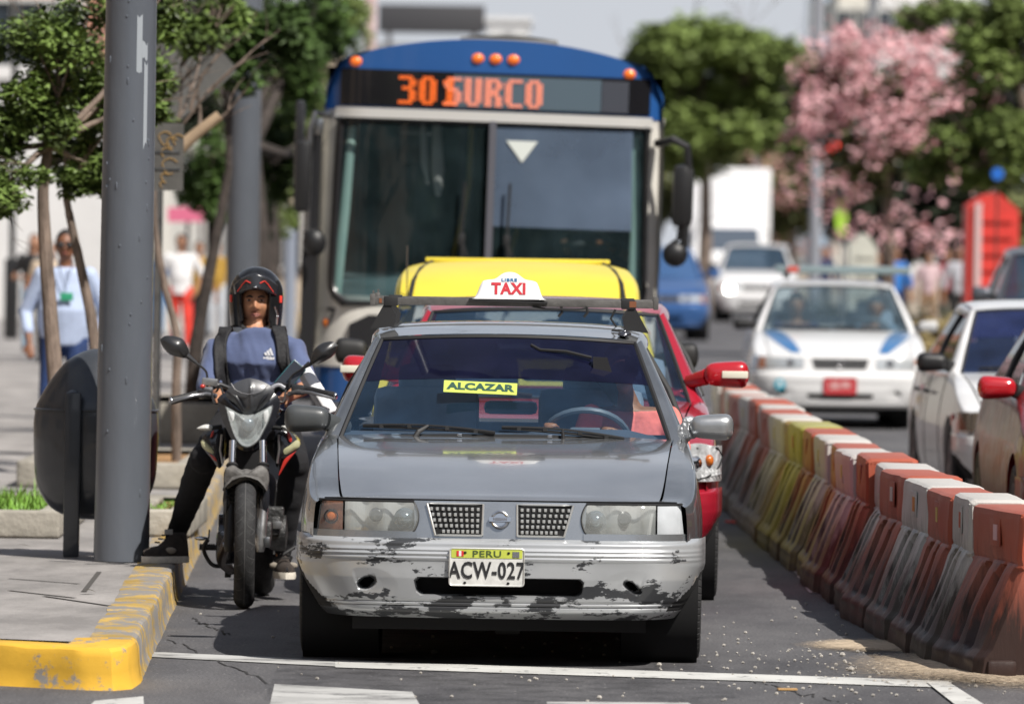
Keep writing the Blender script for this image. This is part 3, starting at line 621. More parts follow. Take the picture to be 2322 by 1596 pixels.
# nose panel
sil = M('nose_paint', (.42, .44, .46), .25, .8, coat=.6, var=.08, vscale=3)
fpatch('nose_panel', lambda z: -.345 - (z - .53) * .05, lambda z: .345 + (z - .53) * .05, .520, .672, 60, 8, lambda x, z: yfc(x) + .035 + (z - .52) * .22, sil, taxi)
for s in (1, -1):
    # strip under the lamps
    fpatch('nose_panel', .34, .775, .518, .548, 24, 3, lambda x, z: yfc(x) + .03 + (z - .52) * .2, sil, taxi, mirror=s < 0)
    # headlamp
    xi = lambda z: .332 + .020 * ((z - .605) / .06) ** 2
    L_ = empty('headlight'); L_.parent = taxi
    fpatch('lens', xi, .632, .547, .664, 30, 10, lambda x, z: yfc(x) + .030 + (z - .52) * .22 - .012 * (1 - ((z - .605) / .06) ** 2), LENS, L_, mirror=s < 0)
    fpatch('reflector', xi, .634, .545, .666, 30, 10, lambda x, z: yfc(x) + .085 + .03 * sin((x - .33) * 22) ** 2, REFL, L_, mirror=s < 0)
    mb = MB(); mb.lathe([(0, -.018), (.018, -.014), (.032, 0), (.036, .01), (.044, .012), (.046, .03)], (s * .388, yfc(.388) + .055, .598), 'Y', 26); mb.build('inner_lamp', M('projector_glass', (.30, .36, .40), .08, .7, coat=1), L_)
    mb = MB(); mb.lathe([(0, 0), (.02, .002), (.028, .012), (.03, .03)], (s * .505, yfc(.505) + .07, .61), 'Y', 22); mb.build('bulb', M('bulb_shade', (.22, .22, .22), .25, .8), L_)
    mb = MB(); mb.tube([(s * xi(z), yfc(xi(z)) + .032 + (z - .52) * .22, z) for z in frange(.547, .664, 10)], .005, 6); mb.tube([(s * x, yfc(x) + .063, .668) for x in frange(.35, .74, 14)], .005, 6); mb.build('lamp_seal', RUB, L_)
    # corner lamp
    C_ = empty('corner_light'); C_.parent = taxi
    fpatch('lens', .640, lambda z: .742 + (.60 - z) * .12, .545, .664, 12, 8, lambda x, z: yfc(x) + .035 + (z - .52) * .2 - .006 * (1 - ((z - .605) / .06) ** 2), LENSC if s < 0 else glassmat('clouded_lens', (.6, .62, .64), .62, (.60, .63, .66)), C_, mirror=s < 0)
    fpatch('reflector', .642, lambda z: .735 + (.60 - z) * .12, .547, .662, 12, 8, lambda x, z: yfc(x) + .075, REFL if s > 0 else M('amber_inner', (.50, .20, .10), .3, .5, bump=.3, bscale=40), C_, mirror=s < 0)
    if s < 0:
        mb = MB(); mb.lathe([(0, -.012), (.014, -.006), (.02, .006)], (-.69, yfc(.69) + .06, .60), 'Y', 18); mb.build('bulb', AMBER, C_)
        mb = MB(); mb.lathe([(.024, 0), (.03, .0), (.03, .02), (.024, .02)], (-.69, yfc(.69) + .058, .60), 'Y', 18); mb.build('bulb_ring', DARK, C_)
# black gap under the hood and behind the lamps
mb = MB(); mb.grid([[(x, yfc(x) + .12 + .02 * i, .505 + .17 * i) for x in frange(-.77, .77, 24)] for i in (0, 1)]); mb.grid([[(x, yfc(x) + .10 + k * .2, .676) for x in frange(-.72, .72, 24)] for k in (0, 1)]); mb.build('engine_bay', DARK, taxi)
# grille halves
for s in (-1, 1):
    g = empty('grille'); g.parent = taxi
    ix = lambda z: .070 - (z - .6) * .02; ox = lambda z: lerp(.262, .297, (z - .535) / .125)
    fpatch('grille_back', ix, ox, .534, .661, 14, 8, lambda x, z: yfc(x) + .0330 + (z - .52) * .22, DARK, g, mirror=s < 0)
    mb = MB(); e = []
    for z in (.534, .661): e.append([(s * lerp(ix(z), ox(z), t), yfc(.18) + .030 + (z - .52) * .22, z) for t in frange(0, 1, 8)])
    loop = e[0] + e[1][::-1] + [e[0][0]]; mb.tube(loop, .0045, 6, False)
    for r in range(5):
        z = .640 - r * .0225
        n = 9
        for k in range(n):
            if r == 4 and k == n - 1: continue
            x = lerp(ix(z) + .020, ox(z) - .012 - (.006 if r == 4 else 0), k / (n - 1)); mb.box((s * x, yfc(x) + .0285 + (z - .52) * .22, z), (.0115, .008, .0135), bev=.002)
    mb.build('grille_cells', M('grille_cell_chrome', (.72, .73, .72), .3, .7), g)
# round badge with a bar
bd = empty('badge', (0, yfc(0) + .027 + .018, .600)); bd.parent = taxi; bd.rotation_euler = (-.2, 0, 0)
mb = MB(); mb.lathe([(.026, .0), (.028, -.006), (.032, -.008), (.036, -.006), (.038, 0)], (0, 0, 0), 'Y', 36); mb.prism(rrect(.088, .019, .004), 'Y', -.011, 0); mb.lathe([(0, -.002), (.026, -.002)], (0, 0, 0), 'Y', 30); mb.build('badge_ring', M('badge_chrome', (.72, .73, .74), .18, 1.), bd)
text('NISSAN', .0165, M('badge_letters', (.10, .10, .11), .4), bd, (0, -.012, -.0005), ext=.0006, off=.0006, sx=1.02)
# number plate
PW = M('plate_white', (.62, .62, .60), .45, var=.12, vscale=18, coat=.2); PY = M('plate_yellow', (.50, .56, .08), .5, var=.1); PK = M('plate_black', (.018, .018, .02), .5)
pl = emboss_plate(taxi, (-.050, -.012, .409), .302, .150, PW, M('plate_rim_metal', (.6, .6, .58), .4, .5), [('PERU', .036, .0525, M('plate_green_letters', (.06, .09, .03), .5), .0006, 1.35, 1.1), ('ACW-027', .094, -.016, PK, .0018, .73, 1.08)], top=PY, tilt=-.03)
mb = MB()
for k, c in enumerate((0, 1, 0)): mb.box((-.118 + k * .0095, -.006, .054), (.0095, .002, .022), mi=c)
mb.build('plate_flag', [M('flag_red', (.6, .03, .03), .5), WHITE], pl)
mb = MB(); mb.box((.118, -.006, .052), (.028, .002, .024)); mb.build('plate_hologram', M('hologram_grey', (.45, .46, .48), .25, .8), pl)
mb = MB()
for x, z in ((-.088, .058), (.088, .058), (-.088, -.064), (.088, -.064)): mb.ball((x, -.006, z), (.006, .004, .005))
mb.build('plate_bolts', DARK, pl)
# bonnet washer jets
for x in (-.19, .19): mb = MB(); mb.box((x, 1.17, .912), (.022, .02, .012), bev=.004); mb.build('washer_jet', CHROME, taxi)
# wipers
wiper(taxi, ws, -.88, -.06, .10, .02, -.55) ; wiper(taxi, ws, -.02, .72, .07, .005, .35)
# mirrors, the right one taped on
mm1 = M('mirror_grey_plastic', (.06, .065, .068), .42, coat=.2, var=.1); mm2 = M('mirror_silver', (.40, .41, .42), .33, .7, coat=.4, var=.12)
mirror(taxi, -1, (-.845, 1.42, .965), (.19, .12, .125), mm1, M('grey_arm', (.05, .055, .058), .45))
TAPE = M('silver_tape', (.62, .63, .64), .3, .6, bump=1.5, bscale=70)
mirror(taxi, 1, (.875, 1.42, .955), (.185, .12, .118), mm2, TAPE)
mb = MB()
for k in range(5): mb.ball((.755 + .006 * k, 1.44, .925 + .018 * k - .02), (.032, .03, .022), 8, 6)
mb.build('tape_wrap', TAPE, taxi)
# wheels
wheel(taxi, -.735, .80, .29, .185, 0, -1); wheel(taxi, .735, .80, .29, .185, 0, 1); wheel(taxi, -.74, 3.33, .29, .175, 0, -1); wheel(taxi, .74, 3.33, .29, .175, 0, 1)
# sump, tow hooks and exhaust under the car
mb = MB(); 
for x, w_, z, h_ in ((-.45, .5, .20, .08), (-.09, .09, .165, .10), (.03, .11, .16, .11), (.20, .12, .19, .06), (.36, .09, .175, .07), (.52, .2, .185, .09), (-.2, .24, .21, .06)): mb.box((x, .75, z), (w_, .3, h_), bev=.015)
mb.box((0, .62, .235), (1.35, .25, .09), bev=.02); mb.tube([(-.6, .8, .2), (0, .85, .19), (.6, .8, .2)], .02, 8); mb.build('engine_guard', M('oily_metal', (.03, .028, .027), .7), taxi)
# cabin
seats(taxi); dashboard(taxi, .34)
mb = MB(); mb.tube([(.10, 1.80, 1.285), (.14, 1.77, 1.265), (.25, 1.76, 1.26), (.36, 1.74, 1.235)], .007, 6); mb.build('mirror_stem', RUB, taxi)
mb = MB(); mb.prism([(-.05, .09), (.012, .088), (.062, -.06), (.058, -.125), (.03, -.10), (-.045, .0)], 'Y', 0, .03, (.415, 1.70, 1.15)); mb.build('rear_view_mirror', M('mirror_back', (.012, .012, .014), .5), taxi, angle=30)
# aerial mount on the roof edge
mb = MB(); mb.ball((.50, 2.02, 1.335), (.03, .04, .014)); mb.ball((.50, 2.02, 1.347), (.012, .014, .008)); mb.build('aerial_base', M('aerial_chrome', (.2, .2, .22), .2, .9), taxi)
# roof rack
rk = M('rack_grey_paint', (.105, .10, .095), .55, .2, var=.2, bump=.3, bscale=50); rust = M('rack_rust', (.20, .07, .03), .8)
rack = empty('roof_rack'); rack.parent = taxi
for yy in (2.15, 2.85):
    mb = MB(); mb.box((.02, yy, 1.462), (1.235, .045, .032), bev=.003)
    for s in (-1, 1): mb.box((.02 + s * .615, yy, 1.466), (.022, .05, .052), bev=.003)
    mb.box((.02 - .612, yy, 1.492), (.008, .02, .03)); mb.build('bar', rk, rack)
    for s, xo in ((-1, 0), (1, 0)):
        mb = MB(); mb.prism([(s * .500 + s * .02, 1.448), (s * .545 + s * .0, 1.448), (s * .605, 1.338), (s * .50, 1.352), (s * .49, 1.40)], 'Y', yy - .02, yy + .02); mb.box((s * .515, yy, 1.462), (.06, .052, .042), bev=.004); mb.build('foot', RUB, rack)
mb = MB()
for x in (.225, .335): mb.tube([(x, 2.12, 1.45), (x + .004, 2.12, 1.425), (x - .012, 2.12, 1.405)], .007, 6)
mb.tube([(.46, 2.12, 1.44), (.44, 2.12, 1.40), (.465, 2.12, 1.365), (.445, 2.12, 1.35), (.50, 2.12, 1.345)], .005, 6); mb.tube([(.10, 2.12, 1.448), (.16, 2.11, 1.438), (.28, 2.11, 1.436), (.34, 2.12, 1.444)], .004, 6)
mb.build('strap', RUB, rack)
mb = MB(); mb.box((.535, 2.125, 1.463), (.03, .004, .026)); mb.box((-.56, 2.1265, 1.463), (.012, .003, .02)); mb.build('rust_patch', rust, rack)
# taxi sign on the rack
SGN = M('sign_white_plastic', (.80, .80, .80), .35, coat=.4, bump=.05, bscale=40)
sg = empty('taxi_sign', (0, 2.10, 1.478)); sg.parent = taxi
ol = [(-.165, 0), (-.150, .006), (-.118, .075), (-.100, .082), (-.065, .087), (-.035, .108), (-.015, .116), (.015, .116), (.035, .108), (.065, .087), (.100, .080), (.118, .072), (.145, .006), (.160, 0)]
mb = MB(); rows = []
cr_ = [Vector((a, 0, b)) for a, b in ol]; cr_ = crom(cr_, 3)
for d, k, dz in ((-.048, .90, -.006), (-.045, .955, -.002), (-.034, 1, 0), (.034, 1, 0), (.045, .955, -.002)): rows.append([Vector((p.x * k, d - .02 * (1 - p.z / .116), max(0, p.z * k + dz))) for p in cr_])
mb.grid(rows); b0 = rows[0]; mid = [Vector((p.x, -.068, 0)) for p in b0]; mb.grid([b0, mid]); mb.grid([rows[-1], [Vector((p.x, .025, 0)) for p in rows[-1]]]); mb.build('sign_body', SGN, sg, angle=50)
mb = MB(); mb.box((-.005, -.005, -.008), (.34, .13, .008), Matrix.Rotation(.03, 4, 'Y')); mb.build('sign_tray', RUB, sg)
tr = -.20
text('LIBRE', .0185, M('sign_blue', (.03, .16, .36), .5), sg, (-.002, -.0528, .0825), rot=(pi / 2 + tr, 0, 0), ext=.0006, off=.0006, sx=1.35, spacing=1.16)
text('TAXI', .068, M('sign_red', (.55, .03, .045), .45), sg, (-.003, -.0604, .0435), rot=(pi / 2 + tr, 0, 0), ext=.0007, off=.0030, sx=.93, spacing=1.08)
# sticker ALCAZAR behind the glass
st = empty('sticker', (-.110, 1.44, 1.105)); st.parent = taxi; st.rotation_euler = (-.97 + .0, .018, 0)
st.rotation_euler = (-.9, .03, 0)
mb = MB(); mb.prism(rrect(.312, .078, .003), 'Y', -.002, .0); mb.build('sticker_sheet', M('sticker_yellow', (.46, .54, .10), .6, emit=None), st)
text('ALCAZAR', .060, M('sticker_green', (.02, .07, .05), .6), st, (0, -.003, 0), rot=(pi / 2, 0, 0), ext=.0008, off=.0028, sx=1.03, spacing=1.02)
# ------------------------------------------------------------------ street furniture and barriers
POLE = M('pole_grey_paint', (.13, .145, .17), .36, .25, coat=.3, var=.10, vscale=1.5, bump=.25, bscale=18, stretch=(1, 1, .35))
def pole(name, base, r0, r1, h, mat, label, seams=(), n=40, group=None):
    t = empty(name, base, label, 'pole', group); mb = MB(); mb.tube([(0, 0, h * i / 12) for i in range(13)], [lerp(r0, r1, i / 12) for i in range(13)], n); mb.build('shaft', mat, t)
    mb = MB(); mb.tube([(0, 0, h), (.3, -.1, h + .25), (1.6, -.4, h + .5)], [.05, .045, .04], 12); mb.box((1.9, -.45, h + .5), (.7, .25, .12), bev=.04); mb.build('lamp_arm', mat, t)
    return t
p = gnd(275, 1271, KH); pl_ = pole('lamp_pole', p, .1345, .094, 9.0, POLE, 'thick grey steel pole in front, standing beside the rounded litter bin')
pl_.rotation_euler = (0, .004, 0)
mb = MB()
rn = random.Random(3)
for k in range(26):                                      # drips and blisters in the paint
    z = rn.uniform(.3, 2.7); a = rn.uniform(-2.6, -.5); r = lerp(.1345, .094, z / 9) + .0005; mb.ball((r * cos(a), r * sin(a), z), (.006, .004, .008 if k % 3 else .02), 6, 5)
mb.build('paint_blisters', POLE, pl_)
mb = MB(); r = .1345
for (z0, z1, a0, a1) in ((2.35, 2.62, -1.28, -1.05), (2.42, 2.5, -1.1, -.8), (2.0, 2.4, -.95, -.78)):
    mb.grid([[((lerp(.1345, .094, z / 9) + .0012) * cos(a), (lerp(.1345, .094, z / 9) + .0012) * sin(a), z + .03 * noise.noise(Vector((a * 9, z * 3, 0)))) for a in frange(a0, a1, 6)] for z in frange(z0, z1, 6)])
mb.build('touch_up_paint', M('touch_up_paint', (.30, .33, .36), .5), pl_)
# litter bin: rounded capsule between two posts
BINM = M('bin_grey_paint', (.045, .050, .058), .33, .1, coat=.35, var=.15, vscale=3, bump=.2, bscale=14)
c = at(216, 1100, 36.45); bn = empty('litter_bin', (c.x, 36.45, KH), 'dark grey capsule shaped litter bin hung between two posts, next to the thick pole', 'bin')
mb = MB(); rows = []
prf = [(.98, 0.02), (.965, .07), (.925, .14), (.86, .20), (.765, .262), (.68, .300), (.45, .302), (.34, .292), (.26, .262), (.20, .215), (.165, .15), (.148, .08), (.145, .0)]
prf = [(p_.x, p_.z) for p_ in crom([Vector((z + .03, 0, r)) for z, r in prf], 3)]
mb.lathe([(r, z) for z, r in prf], n=48)
b = mb.build('body', BINM, bn, angle=26); b.scale = (1, .72, 1)
mb = MB(); mb.tube([(.303 * cos(a), .303 * .72 * sin(a), .712) for a in frange(0, 2 * pi, 40)], .006, 6, False); mb.build('lid_rim', BINM, bn)
for s in (-1, 1):
    mb = MB(); mb.box((s * .10 , -.235 , .40), (.078, .05, .80), bev=.01); mb.tube([(s * .10, -.235, .80), (s * .10, -.235, .812)], [.03, .01], 12); mb.build('post', BINM, bn)
# planters with grass
STONE = M('planter_concrete', (.30, .28, .24), .9, var=.3, vscale=3, bump=.9, bscale=25, detail=10)
def planter(name, x0, x1, y0, y1, h, label, soil=True):
    t = empty(name, ((x0 + x1) / 2, (y0 + y1) / 2, KH), label, 'planter'); w_, d_ = x1 - x0, y1 - y0; mb = MB()
    for c_, s_ in (((0, -d_ / 2 + .06, h / 2), (w_, .12, h)), ((0, d_ / 2 - .06, h / 2), (w_, .12, h)), ((-w_ / 2 + .06, 0, h / 2), (.12, d_ - .24, h)), ((w_ / 2 - .06, 0, h / 2), (.12, d_ - .24, h))): mb.box(c_, s_, bev=.015)
    mb.build('kerb_stone', STONE, t, angle=60)
    mb = MB(); mb.box((0, 0, h * .38), (w_ - .25, d_ - .25, h * .76)); mb.build('soil', M('soil', (.30, .17, .07), 1, var=.4, vscale=20), t); return t
planter('tree_planter', -4.6, -2.32, 38.4, 40.8, .14, 'low concrete planter edge with grass behind the litter bin')
planter('tree_planter', -2.02, -1.66, 38.8, 41.0, .14, 'low concrete planter edge just right of the thick pole')
planter('tree_planter', -3.05, -1.95, 46.0, 49.2, .16, 'second concrete planter farther back, holding the leaning thin trunk')
planter('tree_planter', -3.1, -2.0, 56.0, 59.0, .30, 'farthest stone planter, in the shade behind the motorcyclist')
def grass(name, spots, n, hgt, mat):
    mb = MB(); rn = random.Random(11)
    for (x0, x1, y0, y1, z) in spots:
        for k in range(n):
            x, y = rn.uniform(x0, x1), rn.uniform(y0, y1); a = rn.uniform(0, 6.28); l = hgt * rn.uniform(.5, 1.15) * (.6 + .8 * abs(noise.noise(Vector((x * 4, y * 4, 0))))); b = rn.uniform(.02, .09); w_ = .006
            d = Vector((cos(a), sin(a), 0)); nn = Vector((-d.y, d.x, 0)) * w_; p0 = Vector((x, y, z)); p1 = p0 + d * b * .4 + Vector((0, 0, l * .6)); p2 = p0 + d * b + Vector((0, 0, l))
            mb.add([p0 - nn, p0 + nn, p1 + nn * .7, p1 - nn * .7, p2], [[0, 1, 2, 3], [3, 2, 4]])
    return tag(mb.build(name, mat, smooth=False, fix=False), kind='stuff')
GR = M('grass_blades', (.13, .26, .035), .6, var=.5, vscale=5)
grass('grass', [(-4.5, -2.42, 38.55, 40.6, KH + .10)], 2600, .125, GR)
grass('grass', [(-1.92, -1.78, 38.9, 40.5, KH + .09)], 260, .05, GR)
grass('grass', [(-3.2, -2.45, 38.52, 38.9, KH + .10)], 320, .16, GR)
# fallen leaves and dark leaf scraps
for (px, py, l_) in ((50, 1242, .09), (200, 1345, .07)):
    p = gnd(px, py, KH); mb = MB(); mb.grid([[(l_ * (u - .5), .05 * (v - .5) * sin(pi * min(.97, max(.03, u))), .004 + .012 * sin(pi * u)) for v in (0, .5, 1)] for u in frange(0, 1, 6)]); o = mb.build('fallen_leaf', M('dead_leaf', (.05, .04, .02), .8), None); o.location = p + Vector((0, 0, .002))
    tag(o, 'small dark dead leaf lying on the pavement, ' + ('left of the litter bin' if px < 100 else 'in front of the thick pole'), 'leaf')

# ---- plastic barriers ----
def barmat(name, base, dirt, yellow=None):
    mt = bpy.data.materials.new(name); mt.use_nodes = True; t = mt.node_tree; b = t.nodes['Principled BSDF']; N = t.nodes.new; L = t.links.new
    tc = N('ShaderNodeTexCoord'); sx = N('ShaderNodeSeparateXYZ'); L(tc.outputs['Object'], sx.inputs[0])
    mp = N('ShaderNodeMapping'); mp.inputs['Scale'].default_value = (9, 9, 1.4); L(tc.outputs['Object'], mp.inputs[0])
    n = N('ShaderNodeTexNoise'); n.inputs['Scale'].default_value = 1.5; n.inputs['Detail'].default_value = 8; n.inputs['Roughness'].default_value = .7; L(mp.outputs[0], n.inputs['Vector'])
    mr = N('ShaderNodeMapRange'); mr.inputs[1].default_value = .05; mr.inputs[2].default_value = .62; mr.inputs[3].default_value = .50; mr.inputs[4].default_value = -.18; L(sx.outputs['Z'], mr.inputs[0])
    ad = N('ShaderNodeMath'); ad.operation = 'ADD'; L(n.outputs['Fac'], ad.inputs[0]); L(mr.outputs[0], ad.inputs[1])
    r = N('ShaderNodeValToRGB'); e = r.color_ramp.elements; e[0].position = .44; e[0].color = (0, 0, 0, 1); e[1].position = .80; e[1].color = (1, 1, 1, 1); L(ad.outputs[0], r.inputs[0])
    mx = N('ShaderNodeMix'); mx.data_type = 'RGBA'; L(r.outputs[0], mx.inputs[0]); mx.inputs[7].default_value = hexc(dirt)
    nf = N('ShaderNodeTexNoise'); nf.inputs['Scale'].default_value = 2.6; nf.inputs['Detail'].default_value = 6; oi = N('ShaderNodeObjectInfo'); L(tc.outputs['Object'], nf.inputs['Vector'])
    rf = N('ShaderNodeMapRange'); rf.inputs[1].default_value = .35; rf.inputs[2].default_value = .72; rf.inputs[3].default_value = 0; rf.inputs[4].default_value = .55; L(nf.outputs['Fac'], rf.inputs[0])
    mf = N('ShaderNodeMix'); mf.data_type = 'RGBA'; L(rf.outputs[0], mf.inputs[0]); mf.inputs[6].default_value = hexc(base); mf.inputs[7].default_value = hexc(tuple(.5 * c + .5 * d for c, d in zip(base, (.34, .27, .23)))); L(mf.outputs[2], mx.inputs[6])
    if yellow:
        n3 = N('ShaderNodeTexNoise'); n3.inputs['Scale'].default_value = 3; L(tc.outputs['Object'], n3.inputs['Vector']); m3 = N('ShaderNodeMix'); m3.data_type = 'RGBA'
        rr = N('ShaderNodeValToRGB'); rr.color_ramp.elements[0].position = .3; rr.color_ramp.elements[1].position = .5; L(n3.outputs['Fac'], rr.inputs[0]); L(rr.outputs[0], m3.inputs[0]); m3.inputs[6].default_value = hexc(base); m3.inputs[7].default_value = hexc(yellow); L(m3.outputs[2], mx.inputs[6])
    L(mx.outputs[2], b.inputs['Base Color']); b.inputs['Roughness'].default_value = .5
    bp = N('ShaderNodeBump'); bp.inputs['Strength'].default_value = .35; bp.inputs['Distance'].default_value = .02; L(n.outputs['Fac'], bp.inputs['Height']); L(bp.outputs[0], b.inputs['Normal']); return mt
BR = barmat('orange_red_plastic', (.37, .070, .032), (.030, .014, .011)); BW = barmat('white_plastic', (.52, .505, .48), (.040, .032, .027))
BY = barmat('yellow_stained_plastic', (.42, .40, .26), (.05, .045, .03), (.33, .31, .07)); BRY = barmat('ochre_stained_plastic', (.30, .09, .03), (.04, .022, .016), (.28, .20, .03))
def make_barrier(mat, L_=.98, stick=(.62, .62, .6), dent=0):
    """local frame: length along +y, visible long face towards -x"""
    t = empty('plastic_barrier'); mb = MB(); rows = []
    sec = [(.105, .700), (.125, .690), (.130, .665), (.130, .505), (.125, .485), (.150, .44), (.268, .14), (.300, .10), (.310, .04), (.308, .0)]
    n = 48
    half = []
    for i in range(n + 1):
        u = i / n; y = u * L_; e = min(u, 1 - u) * L_; ins = .018 * max(0, 1 - e / .02) ** 2; row = []
        for k, (x, z) in enumerate(sec):
            rec = 0
            if .10 < z < .50:                            # two deep recesses between ribs on the sloping face
                for cc in (.33, .67):
                    d_ = abs(u - cc) / .095; rec = max(rec, min(1, max(0, (1 - d_) / .25)))
                rec *= min(1, max(0, (.49 - z) / .03)) if z > .4 else 1
                rec *= min(1, (z - .10) / .04)
            edge = .02 * min(1, max(0, (.035 - abs(u - .5) * 0 - e) / .035)) if z < .48 else 0
            row.append((-(x - ins - rec * .075 - edge), y, z - (ins if k < 2 else 0)))
        half.append(row)
    # denser sections by interpolation
    def dens(row, f=4):
        o = []
        for a, b in zip(row, row[1:]):
            for k in range(f): o.append(Vector(a).lerp(Vector(b), k / f))
        o.append(Vector(row[-1])); return o
    sec_d = []
    for i in range(n + 1):
        u = i / n; y = u * L_; e = min(u, 1 - u) * L_; ins = .016 * max(0, 1 - e / .025) ** 2; r_ = []
        sd = dens([(x, 0, z) for x, z in sec], 4)
        for v in sd:
            x, z = v.x, v.z; rec = 0
            for cc in (.32, .62):
                dz = (z - .30) / .175; dd = ((u - cc) / .085) ** 4 + dz ** 4; rec = max(rec, min(1, max(0, (1.0 - dd) / .35)))
            rib = .012 * (.5 + .5 * cos((u - .47) * 2 * pi / .30)) if .08 < z < .48 else 0
            x2 = x - ins - rec * .085 + rib * (1 - rec) - (.018 if z < .47 and e < .05 else 0)
            if dent: x2 += .014 * noise.noise(Vector((y * 4, z * 5, dent)))
            r_.append((x2, y, z - (ins * .8 if z > .68 else 0)))
        sec_d.append(r_)
    L1 = [[(-x, y, z) for x, y, z in r] for r in sec_d]; R1 = [[(x, y, z) for x, y, z in r] for r in sec_d]
    full = [a[::-1] + b for a, b in zip(L1, R1)]
    mb.grid(full)
    for r in (full[0], full[-1]):
        m_ = len(r) // 2; mb.grid([r[:m_], r[m_:][::-1]])
    for (y, l) in ((.0, .05), (L_, .05)):
        for s in (-1, 1): mb.box((s * .20, y, .05), (.12, l, .09), bev=.02)
    mb.build('body', mat, t, angle=42)
    mb = MB(); mb.box((-.1325, L_ * .5, .600), (.006, .20, .115), bev=.003); mb.build('label_frame', mat, t)
    mb = MB(); mb.box((-.1365, L_ * .48, .600), (.004, .075, .065)); mb.build('reflector', M('reflector_%d' % int(stick[1] * 100), stick, .4), t)
    return t
path = [(2.04, 29.72), (1.885, 30.66), (1.865, 31.55), (1.825, 32.6), (1.79, 33.7), (1.745, 34.8), (1.72, 35.9), (1.695, 37.0), (1.675, 38.2), (1.655, 39.4), (1.64, 40.6), (1.625, 41.8), (1.61, 43.0), (1.60, 44.2), (1.585, 45.4), (1.575, 46.6), (1.565, 47.8), (1.555, 49.0), (1.54, 50.2), (1.525, 51.4), (1.51, 52.6), (1.49, 53.9), (1.47, 55.2)]
pal = [BR, BW, BR, BW, BR, BW, BR, BW, BR, BW, BR, BY, BRY, BW, BR, BW, BR, BW, BR, BW, BR, BW, BR, BW]
ordn = ['nearest', 'second', 'third', 'fourth', 'fifth', 'sixth', 'seventh', 'eighth', 'ninth', 'tenth', 'eleventh', 'twelfth', 'thirteenth', 'fourteenth', 'fifteenth', 'sixteenth', 'seventeenth', 'eighteenth', 'nineteenth', 'twentieth', 'twenty-first', 'last']
protos = {}; stk = [(.62, .40, .42), (.45, .10, .04), (.50, .42, .10), (.55, .22, .04), (.5, .5, .48)]
for i, (x, y) in enumerate(path[:-1]):
    nx_, ny_ = path[i + 1]; cname = {BR: 'orange red', BW: 'white', BRY: 'ochre stained red', BY: 'yellow stained white'}[pal[i]]
    key = (pal[i].name, i % 5 if i < 6 else 9)
    if key not in protos: protos[key] = make_barrier(pal[i], stick=stk[i % 5], dent=i + 1); o = protos[key]
    else: o = copy_tree(protos[key])
    ln = sqrt((nx_ - x) ** 2 + (ny_ - y) ** 2); o.location = (x + .13, y, 0); o.rotation_euler = (0, random.uniform(-.018, .018), -atan2(nx_ - x, ny_ - y) + random.uniform(-.03, .03)); o.scale = (random.uniform(.96, 1.03), ln / 1.0, random.uniform(.97, 1.02))
    tag(o, '%s plastic road barrier, %s in the row counted from the camera' % (cname, ordn[i]), 'barrier', 'plastic barriers dividing the lanes')
o = make_barrier(M('sun_painted_orange_plastic', (.55, .12, .05), .5, var=.15, bump=.6, bscale=9), stick=(.5, .1, .05), dent=4); o.location = (2.21, 29.62, 0); o.rotation_euler = (0, 0, -1.32)  # brighter copy of the row's orange, sunlight put into the colour
tag(o, 'dented orange red barrier turned across the end of the row, beside the sand', 'barrier', 'plastic barriers dividing the lanes')
mb = MB(); 0 and mb.grid([[(-.30 + .10 * u + .02 * sin(v * 9 + u * 5), -.06 + .22 * u - .03 * sin(pi * v) , .02 + .36 * v * (.55 + .45 * u ** .5 + .12 * sin(7 * u))) for v in frange(0, 1, 10)] for u in frange(0, 1, 14)])
near = [q for q in bpy.data.objects if q.get('label', '').startswith('orange red plastic road barrier, nearest')][0]

# loose grit on the asphalt
mb = MB(); rn = random.Random(77)
for k in range(420):
    x, y = (rn.gauss(.9, 1.1), rn.uniform(28, 36)) if k % 2 else (rn.gauss(1.5, .35), rn.gauss(30.6, 1.2)); r = rn.uniform(.003, .009) * (1.8 if k % 23 == 0 else 1)
    if kx(y) + .1 < x < 2.3: mb.ball((x, y, r * .6), (r, r * rn.uniform(.7, 1.3), r * .8), 5, 4)
tag(mb.build('road_grit', M('grit', (.36, .34, .31), .85, var=.4, vscale=60)), kind='stuff')
# scrap on the asphalt
p = gnd(1675, 1187); mb = MB(); mb.box((0, 0, .012), (.10, .16, .015), Matrix.Rotation(.5, 4, 'Z')); o = mb.build('litter_scrap', M('litter_red', (.5, .06, .06), .6), None); o.location = p; tag(o, 'small red and white scrap of litter on the road beside the barriers', 'litter')
p = gnd(1595, 1512 + 60); mb = MB(); mb.box((0, 0, .006), (.075, .05, .006), Matrix.Rotation(.1, 4, 'Z')); o = mb.build('litter_scrap', M('litter_tan', (.5, .30, .12), .6), None); o.location = gnd(1785, 1565); tag(o, 'tiny tan scrap lying in front of the white stop line', 'litter')
